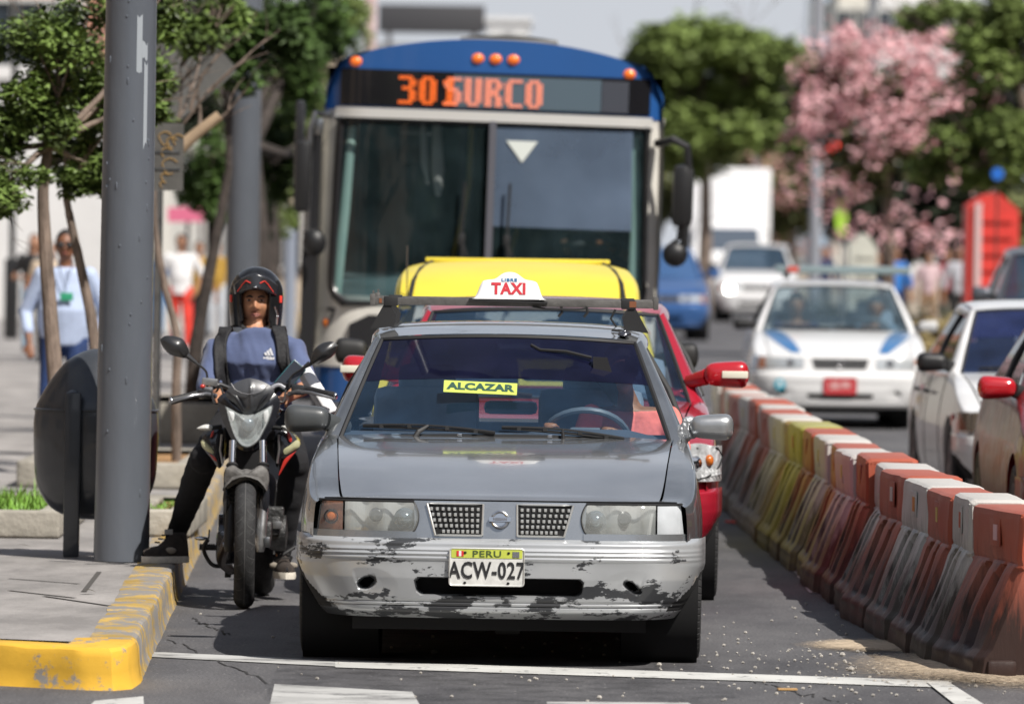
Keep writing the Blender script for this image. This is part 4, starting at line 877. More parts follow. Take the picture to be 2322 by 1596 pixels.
# ------------------------------------------------------------------ people (blurred in the photo, but whole)
def limb(mb, pts, rs, n=10): mb.tube(pts, rs, n); [mb.ball(p, r if not isinstance(r, tuple) else max(r) * .98, 10, 8) for p, r in zip(pts, rs)]
def hand(mb, w_, d, side=1, curl=.6, s=1.):
    """palm with five fingers; w_ wrist, d direction"""
    d = Vector(d).normalized(); a = Vector((0, 0, 1)) if abs(d.z) < .8 else Vector((0, -1, 0)); b = d.cross(a).normalized() * side; a = b.cross(d).normalized() * side; w_ = Vector(w_)
    mb.tube([w_, w_ + d * .05 * s, w_ + d * .09 * s], [(.018 * s, .026 * s), (.016 * s, .038 * s), (.013 * s, .038 * s)], 10, up=a)
    for k, (o, l) in enumerate(((-.030, .062), (-.010, .075), (.010, .070), (.029, .055))):
        p0 = w_ + d * .088 * s + b * o * s; p1 = p0 + d * l * .5 * s; p2 = p1 + (d * (1 - curl) - a * curl) * l * .35 * s; p3 = p2 + (d * (.5 - curl) - a * curl) * l * .3 * s
        mb.tube([p0, p1, p2, p3], [.0088 * s, .0082 * s, .0076 * s, .0065 * s], 7)
    p0 = w_ + d * .03 * s - b * .028 * s; mb.tube([p0, p0 - b * .025 * s + d * .03 * s, p0 - b * .03 * s + d * .06 * s - a * .02 * s], [.012 * s, .010 * s, .008 * s], 7)
def person(loc, h, rz, label, skin=SKIN, shirt=None, trousers=None, shoe=None, hair=HAIR, longhair=False, pose=None, group=None, bag=None, glasses=False, belly=1., fine=False, sleeves=.5):
    """standing person facing -y before rotation; returns root; k scales a 1.75 m figure"""
    k = h / 1.75; q = pose or {}; t = empty('person', loc, label, 'person', group, rz=rz); V = lambda x, y, z: Vector((x * k, y * k, z * k))
    hipz, shz = .92, 1.43; lf = q.get('lf', (-.10, .0)); rf = q.get('rf', (.10, .0)); lh = q.get('lh', (-.30, -.02, .80)); rh = q.get('rh', (.30, -.02, .80)); le = q.get('le', (-.30, .03, 1.10)); re_ = q.get('re', (.30, .03, 1.10))
    lk = ((lf[0] - .10) / 2, lf[1] * .5 - .03, .50); rk_ = ((rf[0] + .10) / 2, rf[1] * .5 - .03, .50)
    def legs(mb, e=0.): 
        for f, kn, s in ((lf, lk, -1), (rf, rk_, 1)): limb(mb, [V(s * .09, 0, hipz), V(kn[0], kn[1], kn[2]), V(f[0], f[1] + .01, .10)], [(.088 + e) * k, (.060 + e) * k, (.042 + e) * k])
    def arms(mb, e=0., fr=1.):
        for el, hd, s in ((le, lh, -1), (re_, rh, 1)):
            S = V(s * .185, 0, shz - .02); E = V(*el); W_ = V(*hd)
            if fr >= 1: limb(mb, [S, E, W_], [(.050 + e) * k, (.040 + e) * k, (.027 + e) * k])
            else: m_ = S.lerp(E, min(1, fr * 2)); limb(mb, [S, m_], [(.055 + e) * k, (.046 + e) * k]) if fr <= .5 else limb(mb, [S, E, E.lerp(W_, fr * 2 - 1)], [(.052 + e) * k, (.044 + e) * k, (.036 + e) * k])
    mb = MB(); vx = (.012 if fine else .016) * k
    mb.tube([V(0, 0, .88), V(0, 0, 1.0), V(0, -.01, 1.15), V(0, 0, 1.32), V(0, 0, 1.43), V(0, .0, 1.48)], [(a * k, b * k) for a, b in ((.10, .155), (.09 * belly, .14 * belly), (.10 * belly, .15 * belly), (.10, .175), (.075, .15), (.05, .07))], 16, up=(0, 1, 0))
    limb(mb, [V(0, 0, 1.42), V(0, -.01, 1.54)], [.055 * k, .052 * k]); mb.ball(V(0, -.012, 1.635), (.076 * k, .094 * k, .112 * k), 20, 16); mb.ball(V(0, -.03, 1.575), (.058 * k, .070 * k, .055 * k)); mb.ball(V(0, -.108, 1.615), (.012 * k, .018 * k, .022 * k)); [mb.ball(V(s * .078, 0, 1.625), (.012 * k, .02 * k, .03 * k)) for s in (-1, 1)]
    legs(mb); arms(mb)
    for hd, el, s in ((lh, le, -1), (rh, re_, 1)): hand(mb, V(*hd), V(*hd) - V(*el), s, s=k)
    for f in (lf, rf): mb.ball(V(f[0], f[1] - .05, .045), (.045 * k, .115 * k, .045 * k))
    organic('body', mb, skin, t, vx, 3)
    if shirt:
        mb = MB(); mb.tube([V(0, 0, .86), V(0, -.005, 1.0), V(0, -.02 * belly, 1.13), V(0, 0, 1.32), V(0, 0, 1.43), V(0, 0, 1.475)], [(a * k, b * k) for a, b in ((.125, .180), (.118 * belly, .170 * belly), (.125 * belly, .172 * belly), (.118, .190), (.088, .165), (.055, .075))], 16, up=(0, 1, 0))
        arms(mb, .014, sleeves); organic('shirt', mb, shirt, t, vx, 3)
    if trousers:
        mb = MB(); legs(mb, .016); mb.tube([V(0, 0, .84), V(0, 0, 1.0)], [(.118 * k, .172 * k), (.112 * k, .162 * k)], 14, up=(0, 1, 0)); organic('trousers', mb, trousers, t, vx, 3)
    mb = MB()
    for f in (lf, rf): mb.ball(V(f[0], f[1] - .055, .05), (.052 * k, .13 * k, .055 * k))
    organic('shoes', mb, shoe or BLACK, t, vx * .8, 2)
    mb = MB(); mb.ball(V(0, .012, 1.66), (.083 * k, .098 * k, .108 * k), 18, 12)
    if longhair: mb.tube([V(0, .06, 1.66), V(0, .07, 1.5), V(0, .07, 1.34)], [(.05 * k, .085 * k), (.05 * k, .10 * k), (.03 * k, .08 * k)], 12, up=(0, 1, 0))
    hr = mb.build('hair', hair, t)
    bm = bmesh.new(); bm.from_mesh(hr.data)
    if True:
        geo = [f for f in bm.faces if f.calc_center_median().y < -.03 * k and f.calc_center_median().z < 1.69 * k]; bmesh.ops.delete(bm, geom=geo, context='FACES')
    bm.to_mesh(hr.data); bm.free()
    # face
    for s in (-1, 1):
        mb = MB(); mb.ball(V(s * .030, -.098, 1.642), (.013 * k, .008 * k, .007 * k), 8, 6); mb.build('eye', M('eye_white', (.5, .48, .46), .3), t)
        mb = MB(); mb.ball(V(s * .030, -.100, 1.665), (.020 * k, .008 * k, .005 * k), 8, 6); mb.build('eyebrow', hair, t)
    mb = MB(); mb.ball(V(0, -.098, 1.578), (.024 * k, .008 * k, .007 * k), 10, 6); mb.build('lips', M('lips', (.28, .08, .06), .5), t)
    if glasses:
        mb = MB(); [mb.ball(V(s * .034, -.105, 1.64), (.029 * k, .012 * k, .021 * k), 12, 8) for s in (-1, 1)]; mb.tube([V(-.08, 0, 1.65), V(-.07, -.09, 1.648), V(0, -.115, 1.648), V(.07, -.09, 1.648), V(.08, 0, 1.65)], .004 * k, 6); mb.build('sunglasses', BLACK, t)
    return t
def standing(px, py_head, s_px, label, foot_h=KH, **kw):
    """px: centre column, py_head: row of the crown, s_px: pixels per metre there"""
    Y = F / s_px; top = at(px, py_head, Y); hh = top.z - foot_h; return person((top.x, Y, foot_h), hh, kw.pop('rz', 0), label, **kw)
lb = M('pale_blue_shirt', (.42, .50, .68), .75, var=.08, vscale=8, bump=.3, bscale=12); jeans = M('dark_blue_jeans', (.02, .045, .14), .85, var=.2, bump=.2)
mn = standing(150, 524, 322, 'stout man in sunglasses, pale blue shirt and jeans standing behind the litter bin', shirt=lb, trousers=jeans, glasses=True, belly=1.22, sleeves=.80, fine=True, skin=M('dark_brown_skin', (.20, .085, .045), .5, var=.15),
    pose=dict(lh=(-.27, -.08, .88), rh=(.27, -.08, .88), le=(-.31, .06, 1.12), re=(.31, .06, 1.12), lf=(-.14, 0), rf=(.13, -.05)))
mb = MB(); mb.box((0.02, -.168, 1.12), (.09, .01, .055), bev=.003); mb.build('name_badge', M('badge_green', (.03, .30, .16), .5), mn)
mb = MB(); mb.tube([(-.05, -.12, 1.38), (0.01, -.16, 1.15), (.06, -.12, 1.38)], .006, 6); mb.build('lanyard', M('lanyard_cord', (.10, .13, .18), .6), mn)
standing(78, 532, 175, 'long haired woman in black top and light jeans behind the thin tree trunk', shirt=BLACK, trousers=M('light_jeans', (.22, .34, .46), .85, var=.15), longhair=True, sleeves=.3, hair=M('brown_hair', (.06, .025, .012), .5, bump=.4, bscale=100),
    skin=M('tan_skin', (.42, .21, .12), .5), pose=dict(lh=(-.12, -.22, 1.12), rh=(.12, -.22, 1.1), lf=(-.10, -.12), rf=(.10, .14)))
standing(111, 548, 190, 'bare shouldered woman partly hidden between the man and the tree trunk', shirt=M('cream_top', (.5, .4, .3), .8), trousers=BLACK, longhair=True, hair=MATS['brown_hair'], skin=MATS['tan_skin'], sleeves=.2)
standing(411, 532, 172, 'walker in white T-shirt and bright red trousers right of the thick pole', shirt=M('white_cotton', (.74, .74, .75), .8, bump=.2), trousers=M('red_cloth', (.62, .035, .02), .75, var=.15), shoe=WHITE, skin=SKIN,
    pose=dict(lh=(-.20, -.14, .90), rh=(.22, -.12, .9), le=(-.33, .06, 1.14), re=(.33, .06, 1.14), rf=(.14, -.22), lf=(-.08, .15)), sleeves=.5)
must = M('mustard_cloth', (.34, .20, .03), .85, var=.2)
standing(452, 548, 158, 'person in mustard top walking just behind the red trousered walker', shirt=must, trousers=BLACK, sleeves=.6, pose=dict(lf=(-.1, .15), rf=(.1, -.15)))
standing(492, 548, 150, 'person in mustard jacket and pale trousers beside the leaning dark trunk', shirt=must, trousers=M('pale_trousers', (.45, .48, .52), .85), sleeves=.7)
standing(356, 560, 150, 'person in blue seen at the right edge of the thick pole', shirt=M('blue_cloth', (.05, .14, .30), .85), trousers=M('blue_trousers', (.06, .16, .32), .85), sleeves=.6)
# people beyond the right lane
far = [(2030, 562, 128, 'person in bright blue jacket beyond the police car', M('bright_blue_cloth', (.02, .16, .50), .7), M('navy_cloth', (.012, .02, .08), .8)), (1990, 575, 120, 'person in grey beside the blue jacketed one', M('grey_cloth', (.2, .2, .24), .8), BLACK),
       (2178, 560, 132, 'person in light grey shirt in front of the red kiosk', M('light_grey_cloth', (.42, .42, .46), .8), BLACK), (2205, 568, 130, 'person in white shirt at the edge of the red kiosk', M('white_cotton'), M('dark_cloth', (.02, .02, .025), .9)),
       (2107, 572, 125, 'person in pink and white under the dark tree', M('pink_cloth', (.50, .36, .38), .8), M('tan_cloth', (.32, .2, .12), .8)), (1945, 556, 118, 'person in pale clothes left of the blue jacketed one', M('cream_cloth', (.50, .50, .44), .85), M('cream_cloth')),
       (2150, 566, 122, 'person in red and dark trousers between the pink and grey ones', M('dark_red_cloth', (.22, .03, .04), .8), BLACK), (1868, 560, 110, 'person in dark blue far behind the grey pole', M('navy_cloth'), BLACK)]
for px, py, s_, lab, a, b in far: standing(px, py, s_, lab, foot_h=0.1, shirt=a, trousers=b, sleeves=.7, group='people on the far pavement')
# ------------------------------------------------------------------ trees, plants
def leafmat(name, col, var=.5, rough=.55, vs=2.5):
    if name in MATS: return MATS[name]
    mt = M(name, col, rough, var=var, vscale=vs, spec=.35); b = mt.node_tree.nodes['Principled BSDF']
    return mt
BARK = M('grey_bark', (.17, .13, .105), .9, var=.45, vscale=14, bump=1.2, bscale=35, stretch=(1, 1, .25)); BARKD = M('dark_bark', (.05, .04, .035), .9, var=.4, vscale=10, bump=1., bscale=30)
def leaves(mb, c, r, n, size, rn, hollow=.25, flat=1., mi=0, drop=0.):
    for _ in range(n):
        while True:
            p = Vector((rn.uniform(-1, 1), rn.uniform(-1, 1), rn.uniform(-1, 1)))
            if hollow < p.length < 1: break
        q = Vector((c[0] + p.x * r[0], c[1] + p.y * r[1], c[2] + p.z * r[2]))
        if noise.noise(q * (1.6 / max(r))) < -.12 + drop: continue
        a = rn.uniform(0, 2 * pi); t = rn.uniform(-.9, .5); d = Vector((cos(a) * cos(t), sin(a) * cos(t), sin(t))); up = Vector((rn.uniform(-.5, .5), rn.uniform(-.5, .5), 1)); w_ = d.cross(up).normalized(); nn = w_.cross(d).normalized()
        l = size * rn.uniform(.6, 1.25); h = l * .24 * flat
        mb.add([q, q + d * l * .45 + w_ * h - nn * h * .3, q + d * l, q + d * l * .45 - w_ * h - nn * h * .3, q + d * l * .45 + nn * h * .15], [[0, 1, 4], [1, 2, 4], [2, 3, 4], [3, 0, 4]], mi)
def branch(mb, a, b, r0, r1, rn, depth=2, bend=.12, tips=None):
    a, b = Vector(a), Vector(b); n = 5; pts = []; L_ = (b - a).length
    o = Vector((rn.uniform(-1, 1), rn.uniform(-1, 1), rn.uniform(-.3, .6))) * L_ * bend
    for i in range(n + 1): u = i / n; pts.append(a.lerp(b, u) + o * sin(pi * u) + Vector((noise.noise(a + Vector((u * 3, 0, 0))), noise.noise(a + Vector((0, u * 3, 5))), 0)) * L_ * .03)
    mb.tube(pts, [lerp(r0, r1, i / n) for i in range(n + 1)], 7)
    if tips is not None: tips.append(pts[-1])
    if depth > 0:
        for k in range(3):
            i = rn.choice([2, 3, 4, 5]); p = pts[i]; dd = (b - a).normalized() + Vector((rn.uniform(-1, 1), rn.uniform(-1, 1), rn.uniform(-.3, .7))) * .9
            branch(mb, p, p + dd.normalized() * L_ * rn.uniform(.4, .7), lerp(r0, r1, i / n) * .6, r1 * .5, rn, depth - 1, bend, tips)
def tree(name, base, trunk_pts, r0, crowns, n, size, mat, label, bark=BARK, seed=1, group=None, depth=2, flat=1., hollow=.25, blossoms=None, drop=0.):
    rn = random.Random(seed); t = empty(name, base, label, 'tree', group); B = Vector(base); mb = MB(); tp = [Vector(p) - B for p in trunk_pts]
    sp = crom(tp, 5) if len(tp) > 1 else tp; k = len(sp); mb.tube(sp, [lerp(r0, r0 * .5, i / (k - 1)) * (1 + .12 * noise.noise(Vector((i * .9, seed, 0)))) for i in range(k)], 10)
    mb.build('trunk', bark, t); tips = []; mb = MB()
    for c, r, f in crowns:
        c_ = Vector(c) - B; s_ = sp[-1] if (c_ - sp[-1]).length < (c_ - sp[k // 2]).length else sp[int(k * .75)]
        branch(mb, s_, c_ + Vector((0, 0, r[2] * .2)), r0 * .42, r0 * .08, rn, depth, .12, tips)
    mb.build('limbs', bark, t)
    mb = MB(); tot = sum(f for _, _, f in crowns)
    for c, r, f in crowns:
        c_ = Vector(c) - B; m_ = int(n * f / tot); sub = 7
        for q in range(sub):            # uneven clumps inside every lobe
            a = rn.uniform(0, 6.28); e = rn.uniform(-.8, .8); cc = c_ + Vector((cos(a) * r[0] * .55, sin(a) * r[1] * .55, e * r[2] * .7)); rr = [x * rn.uniform(.35, .62) for x in r]
            leaves(mb, cc, rr, m_ // sub, size, rn, hollow, flat, drop=drop)
    mb.build('crown', mat, t, smooth=False, fix=False)
    if blossoms:
        bm_, bn, bs, cr2 = blossoms; mb = MB()
        for c, r, f in cr2:
            for q in range(f):
                p = Vector(c) - B + Vector((rn.uniform(-1, 1) * r[0], rn.uniform(-1, 1) * r[1], rn.uniform(-1, 1) * r[2]))
                leaves(mb, p, (bs * 2.6, bs * 2.6, bs * 2.1), bn, bs, rn, 0, 2.6)
        mb.build('blossoms', bm_, t, smooth=False, fix=False)
    return t
def crown(px, py, Y, rx, ry, f=1., rd=None):
    """crown lobe given by its centre and radii in reading pixels"""
    s_ = F / Y; return (tuple(at(px, py, Y)), (rx / s_, rd or rx / s_, ry / s_), f)
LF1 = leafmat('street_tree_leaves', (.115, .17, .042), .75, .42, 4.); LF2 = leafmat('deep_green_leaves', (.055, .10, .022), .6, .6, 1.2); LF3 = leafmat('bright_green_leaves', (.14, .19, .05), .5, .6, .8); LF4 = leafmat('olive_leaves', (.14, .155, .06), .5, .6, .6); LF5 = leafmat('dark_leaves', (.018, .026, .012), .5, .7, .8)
Y1 = 41.6; b = at(152, 1195, Y1); b.z = KH
tree('street_tree', b, [b, at(133, 950, Y1), at(118, 760, Y1), at(103, 560, Y1), at(98, 420, Y1), at(110, 330, Y1)], .055, [crown(60, 250, Y1, 120, 130), crown(180, 180, Y1 + .5, 110, 150), crown(120, 60, Y1, 170, 110), crown(-40, 380, Y1, 110, 110, .7), crown(200, 390, Y1 + .3, 75, 60, .5), crown(20, 420, Y1 - .3, 95, 55, .4), crown(335, 40, Y1 + .6, 90, 90, .6), crown(350, 240, Y1 + .4, 30, 40, .12), crown(-5, 470, Y1, 28, 22, .06), crown(300, 180, Y1 + 1, 100, 120, .5)],
     34000, .058, LF1, 'slim street tree with small glossy leaves, left of the thick pole', seed=4, hollow=.05, drop=.03)
Y2 = 42.6; b = at(232, 1000, Y2); b.z = KH
tree('street_tree', b, [b, at(214, 770, Y2), at(186, 620, Y2), at(160, 500, Y2), at(148, 440, Y2)], .038, [crown(150, 330, Y2, 80, 90), crown(235, 300, Y2, 70, 120)], 5000, .062, LF1, 'thin leaning young tree between the first tree and the thick pole', seed=9, hollow=.05, drop=.1)
Y3 = 47.6; b = at(402, 960, Y3); b.z = KH
t3 = tree('street_tree', b, [b, at(400, 860, Y3), at(402, 770, Y3), at(372, 640, Y3), at(352, 520, Y3), at(346, 380, Y3)], .034, [crown(400, 60, Y3, 110, 70), crown(480, 40, Y3 + 1, 90, 60), crown(330, 250, Y3, 60, 160)], 9000, .075, LF1, 'young tree with a bent trunk standing right of the thick pole', seed=13, hollow=.05, drop=.15)
rn = random.Random(5); mb = MB(); B = Vector(b)
pp = lambda x, y, Y=Y3: at(x, y, Y) - B
mb.tube([pp(350, 385), pp(412, 332), pp(452, 298), pp(498, 262)], [.05, .042, .036, .034], 10); mb.build('cut_branch', M('cut_wood', (.40, .29, .19), .85, var=.2), t3)
mb = MB()
for a_, b_ in (((380, 330), (470, 210)), ((420, 325), (560, 200)), ((470, 210), (600, 90)), ((350, 300), (480, 120)), ((480, 120), (500, 20)), ((430, 250), (540, 90)), ((360, 400), (410, 150)), ((410, 150), (470, 60)), ((352, 260), (370, 60)), ((450, 300), (430, 190))): branch(mb, pp(*a_), pp(*b_), .014, .004, rn, 1, .12)
mb.build('twigs', BARK, t3)
Y4 = 57.4; b = at(432, 930, Y4); b.z = KH
tree('street_tree', b, [b, at(445, 780, Y4), at(470, 640, Y4), at(498, 500, Y4), at(520, 380, Y4)], .065, [crown(500, 120, Y4, 120, 110), crown(600, 60, Y4, 100, 90)], 5000, .11, LF2, 'dark leaning trunk behind the motorcyclist with leaves above', BARKD, seed=17, hollow=.1)
for i, (px, Y, cs, sd, lab) in enumerate([
    (560, 74, [(470, 420, 80, 130), (640, 160, 110, 130), (690, 60, 110, 100), (640, 360, 70, 130)], 21, 'dense dark green tree just left of the bus'),
    (700, 92, [(700, 230, 90, 160), (760, 60, 90, 80), (620, 450, 80, 90), (560, 250, 90, 130)], 22, 'leafy tree with yellow green tips close behind the bus roof'),
    (590, 88, [(560, 480, 60, 70), (470, 240, 90, 120), (400, 60, 120, 90)], 23, 'shadowy tree behind the grey sign boards')]):
    b = gnd(px, 700, KH) if False else Vector((at(px, 500, Y).x, Y, KH)); tp_ = at(px + 10, 330, Y)
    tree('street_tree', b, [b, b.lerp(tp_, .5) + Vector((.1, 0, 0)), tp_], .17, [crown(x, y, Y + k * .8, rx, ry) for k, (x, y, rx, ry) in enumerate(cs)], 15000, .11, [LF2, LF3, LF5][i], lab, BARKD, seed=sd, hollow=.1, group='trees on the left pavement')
# right side and distance
PINK = leafmat('pink_blossom', (.72, .43, .45), .18, .7, 1.); SAL = leafmat('salmon_blossom', (.62, .36, .32), .25, .7, 1.)
Y = 112.; b = Vector((at(2010, 500, Y).x, Y, 0))
tree('blossom_tree', b, [b, at(2015, 520, Y), at(2010, 380, Y)], .13, [crown(1960, 260, Y, 130, 120), crown(2120, 240, Y, 130, 130), crown(2040, 360, Y, 160, 110), crown(1870, 200, Y, 90, 110, .6)], 11000, .15, LF4, 'flowering tree full of pink blossoms on the right', seed=31, hollow=.1, flat=1.5,
     blossoms=(PINK, 34, .085, [crown(2060, 120, Y - .5, 200, 60, 62), crown(2150, 190, Y - .5, 110, 90, 46), crown(1900, 170, Y - .5, 100, 80, 30), crown(1990, 240, Y - 1, 170, 70, 34), crown(1850, 240, Y - .5, 70, 90, 10), crown(2230, 110, Y - 12, 40, 40, 7), crown(2080, 320, Y - 1, 170, 80, 22), crown(1840, 330, Y - 1, 60, 120, 12), crown(2220, 160, Y - 4, 60, 60, 12), crown(1950, 470, Y - 1, 90, 60, 10), crown(2200, 380, Y - 3, 60, 50, 8)]))
Y = 212.; b = Vector((at(1800, 500, Y).x, Y, 0))
tree('blossom_tree', b, [b, at(1795, 520, Y), at(1790, 430, Y)], .14, [crown(1760, 430, Y, 110, 110), crown(1830, 480, Y, 80, 90), crown(1660, 380, Y, 120, 60, .6), crown(1560, 350, Y, 80, 60, .5)], 7000, .34, LF4, 'loose shrubby tree with salmon blossoms above the white truck', seed=33, hollow=.1, flat=1.5,
     blossoms=(SAL, 26, .15, [crown(1800, 450, Y - .5, 100, 120, 26), crown(1560, 310, Y - .5, 60, 26, 10), crown(1680, 380, Y - .5, 80, 20, 8), crown(1770, 320, Y - .5, 40, 40, 7)]))
Y = 150.; b = Vector((at(2040, 500, Y).x, Y, 0))
tree('street_tree', b, [b, at(2040, 520, Y), at(2040, 450, Y)], .2, [crown(1960, 420, Y, 130, 130), crown(2080, 400, Y, 150, 150), crown(2170, 480, Y, 110, 120), crown(2010, 540, Y, 120, 60), crown(2270, 330, Y, 110, 150)], 14000, .24, LF5, 'very dark dense tree behind the blossoms', BARKD, seed=35, hollow=.05, flat=1.8, blossoms=(PINK, 16, .15, [crown(2120, 540, Y - 5, 90, 30, 9), crown(2180, 390, Y - 5, 50, 60, 5), crown(2000, 470, Y - 5, 60, 80, 5)]))
Y = 96.; b = Vector((at(2300, 500, Y).x + .6, Y, 0))
tree('street_tree', b, [b, b + Vector((-.1, 0, 1.6)), at(2330, 300, Y)], .2, [crown(2270, 120, Y, 110, 120), crown(2180, 330, Y, 120, 90), crown(2310, 300, Y, 120, 110), crown(2130, 30, Y + 2, 110, 40, .5), crown(2330, 60, Y, 100, 110), crown(2240, 400, Y, 60, 50, .4)], 22000, .13, LF3, 'bright green tree filling the upper right corner', seed=37, hollow=.1, flat=1.3)
Y = 178.; b = Vector((at(1600, 500, Y).x, Y, 0))
tree('round_tree', b, [b, at(1600, 480, Y), at(1600, 330, Y)], .2, [crown(1600, 180, Y, 200, 130), crown(1740, 170, Y, 150, 100), crown(1480, 200, Y, 110, 130), crown(1560, 290, Y, 160, 90), crown(1690, 90, Y, 120, 60, .6), crown(1560, 90, Y, 120, 60, .5), crown(1640, 250, Y, 190, 110, 1.2), crown(1780, 260, Y, 110, 90), crown(1500, 330, Y, 120, 80)], 34000, .26, LF3, 'broad round green tree against the sky right of the bus', seed=39, hollow=.1, flat=1.8)
Y = 215.; b = Vector((at(1420, 500, Y).x, Y, 0))
tree('round_tree', b, [b, at(1500, 500, Y), at(1510, 420, Y)], .2, [crown(1500, 400, Y, 130, 120), crown(1640, 420, Y, 120, 100), crown(1780, 430, Y, 130, 120), crown(1900, 430, Y, 120, 140), crown(2250, 470, Y, 200, 150)], 14000, .36, LF4, 'olive green tree belt low in the distance', seed=41, hollow=.1, flat=1.8)

# ------------------------------------------------------------------ buildings and signs
def wallbox(name, label, px0, px1, Y, h, mat, wins=(), winm=None, depth=12., cat='building', z0=0.):
    a, b = at(px0, 500, Y).x, at(px1, 500, Y).x; t = empty(name, ((a + b) / 2, Y, z0), label, cat); w_ = b - a
    mb = MB(); mb.box((0, depth / 2, h / 2), (w_, depth, h)); mb.build('wall', mat, t, smooth=False)
    mb = MB(); mb.box((0, depth / 2, h + .12), (w_ + .3, depth + .3, .24)); mb.build('roof', mat, t, smooth=False)
    for (u, z, ww, hh) in wins:
        f = MB(); x = (u - .5) * w_; f.box((x, -.03, z + hh + .05), (ww + .2, .14, .10)); f.box((x, -.03, z - .05), (ww + .2, .16, .10)); f.box((x - ww / 2 - .05, -.03, z + hh / 2), (.10, .14, hh)); f.box((x + ww / 2 + .05, -.03, z + hh / 2), (.10, .14, hh)); f.box((x, -.02, z + hh / 2), (.06, .08, hh)); fr = f.build('window', M('window_frame_white', (.5, .5, .48), .5), t, smooth=False)
        g = MB(); g.box((x, -.008, z + hh / 2), (ww, .02, hh)); g.build('pane', winm or M('dark_pane', (.03, .04, .05), .1, coat=.6), fr, smooth=False)
    return t
wl = M('pale_facade', (.62, .61, .60), .8, var=.08, vscale=.5); wl2 = M('beige_facade', (.42, .36, .28), .85, var=.15, vscale=.5); brick = M('salmon_facade', (.42, .20, .14), .85, var=.15, vscale=.6)
wallbox('corner_building', 'pale plastered building filling the left background behind the people', -320, 250, 132, 4.4, wl, [(.12, 2.6, 1.1, 1.2), (.30, 2.6, 1.1, 1.2)])
wallbox('corner_building', 'salmon coloured upper building seen through the leaves at the top left', -320, 210, 150, 16, brick, [(u, z, 1.3, 1.4) for u in (.2, .5, .8) for z in (4.9, 8.)])
wallbox('house', 'beige house with dark windows behind the trees left of the bus', 385, 900, 165, 5.4, wl2, [(u, z, 1.2, 1.3) for u in (.1, .28, .46, .64, .82) for z in (1., 3.6)])
wallbox('house', 'narrow cream house front above the red trousered walker', 345, 388, 118, 3.1, M('cream_facade', (.60, .58, .53), .8, var=.05))
a = at(420, 489, 114); aw = empty('shop_awning', a, 'pink shop awning above the walkers', 'awning'); mb = MB(); mb.prism([(-.27, -.10), (-.27, .12), (.20, .14), (.255, .05), (.25, -.09)], 'Y', 0, .8); mb.build('canopy', M('pink_canvas', (.62, .14, .24), .7), aw); mb = MB(); mb.box((0, .9, -.9), (.06, .06, 2.4)); mb.box((.2, .9, -.9), (.05, .05, 2.4)); mb.build('frame', STEEL, aw)
wallbox('tower_block', 'pale tower block rising at the top right behind the blossoms', 1893, 1976, 420, 34, M('tower_facade', (.60, .58, .52), .8), [(u, z, 1.2, 1.6) for u in (.25, .75) for z in frange(3, 30, 8)])
wallbox('tower_block', 'bluish glass tower beside the pale tower block', 1838, 1892, 440, 40, M('blue_facade', (.36, .46, .58), .35, coat=.4), [(.5, z, 1.6, 1.8) for z in frange(3, 36, 9)])
wallbox('tower_block', 'whitish apartment block partly hidden by pink blossoms', 1985, 2190, 380, 15.5, M('white_facade', (.62, .62, .62), .8), [(u, z, 1.4, 1.5) for u in (.15, .4, .65, .9) for z in (5, 8.5, 12)])
wallbox('tower_block', 'small white building right of the dark overhead sign', 1100, 1192, 330, 11.2, M('white_facade'), [(u, z, 1., 1.2) for u in (.3, .7) for z in (7.5, 9.4)])
wallbox('tower_block', 'grey flat roofed building behind the top of the bus', 845, 1110, 340, 10.2, M('grey_facade', (.25, .25, .26), .8))
def board(name, label, px0, px1, py0, py1, Y, mat, slats=0, cat='sign', legs=True, frame=None):
    a, b = at(px0, py1, Y), at(px1, py0, Y); w_, h_ = abs(b.x - a.x), abs(b.z - a.z); c = (a + b) / 2; t = empty(name, (c.x, Y, 0), label, cat)
    mb = MB(); mb.box((0, 0, c.z), (w_, .08, h_), bev=.01); mb.build('panel', mat, t)
    if slats:
        mb = MB(); [mb.box((0, -.07, c.z - h_ / 2 + h_ * (k + .5) / slats), (w_ * .98, .05, h_ / slats * .45)) for k in range(slats)]; mb.build('slats', frame or mat, t)
    if legs:
        for s in (-.4, .4): mb = MB(); mb.box((s * w_, .1, (c.z - h_ / 2) / 2 + h_ * .25), (.14, .14, c.z - h_ / 2 + h_ * .5)); mb.build('leg', STEEL, t)
    return t
board('overhead_sign', 'dark grey overhead sign high above the bus roof', 858, 1100, 14, 74, 185, M('dark_sign_grey', (.05, .05, .055), .6), 0)
mb = MB(); 
board('road_sign', 'grey slatted back of a large road sign in front of the round tree', 1566, 1736, 208, 292, 208, M('sign_back_grey', (.17, .16, .17), .6, .2), 7, frame=M('sign_slat_grey', (.12, .115, .12), .6))
tg = pole('lamp_pole', Vector((at(833, 500, 150).x, 150, 0)), .13, .12, 7.5, M('faded_pink_paint', (.50, .36, .36), .6, var=.2), 'pinkish white pole at the left of the dark overhead sign')
pole('lamp_pole', Vector((at(1848, 500, 140).x, 140, 0)), .115, .10, 9., M('light_grey_paint', (.25, .26, .29), .5), 'grey lamp pole in the right distance carrying the red traffic light')
p = gnd(552, 940, KH); P2 = Vector((at(549, 700, 61).x, 61, KH)); pole('lamp_pole', P2, .135, .124, 9., POLE, 'blurred grey pole rising behind the motorcyclist')
t = empty('bollard', Vector((at(657, 640, 108).x, 108, KH)), 'slim grey post just left of the bus', 'bollard'); mb = MB(); mb.tube([(0, 0, 0), (0, 0, 1.6)], .09, 16); mb.build('shaft', M('bollard_grey', (.24, .27, .33), .5), t); mb = MB(); mb.ball((0, 0, 1.6), (.09, .09, .05)); mb.build('cap', MATS['bollard_grey'], t)
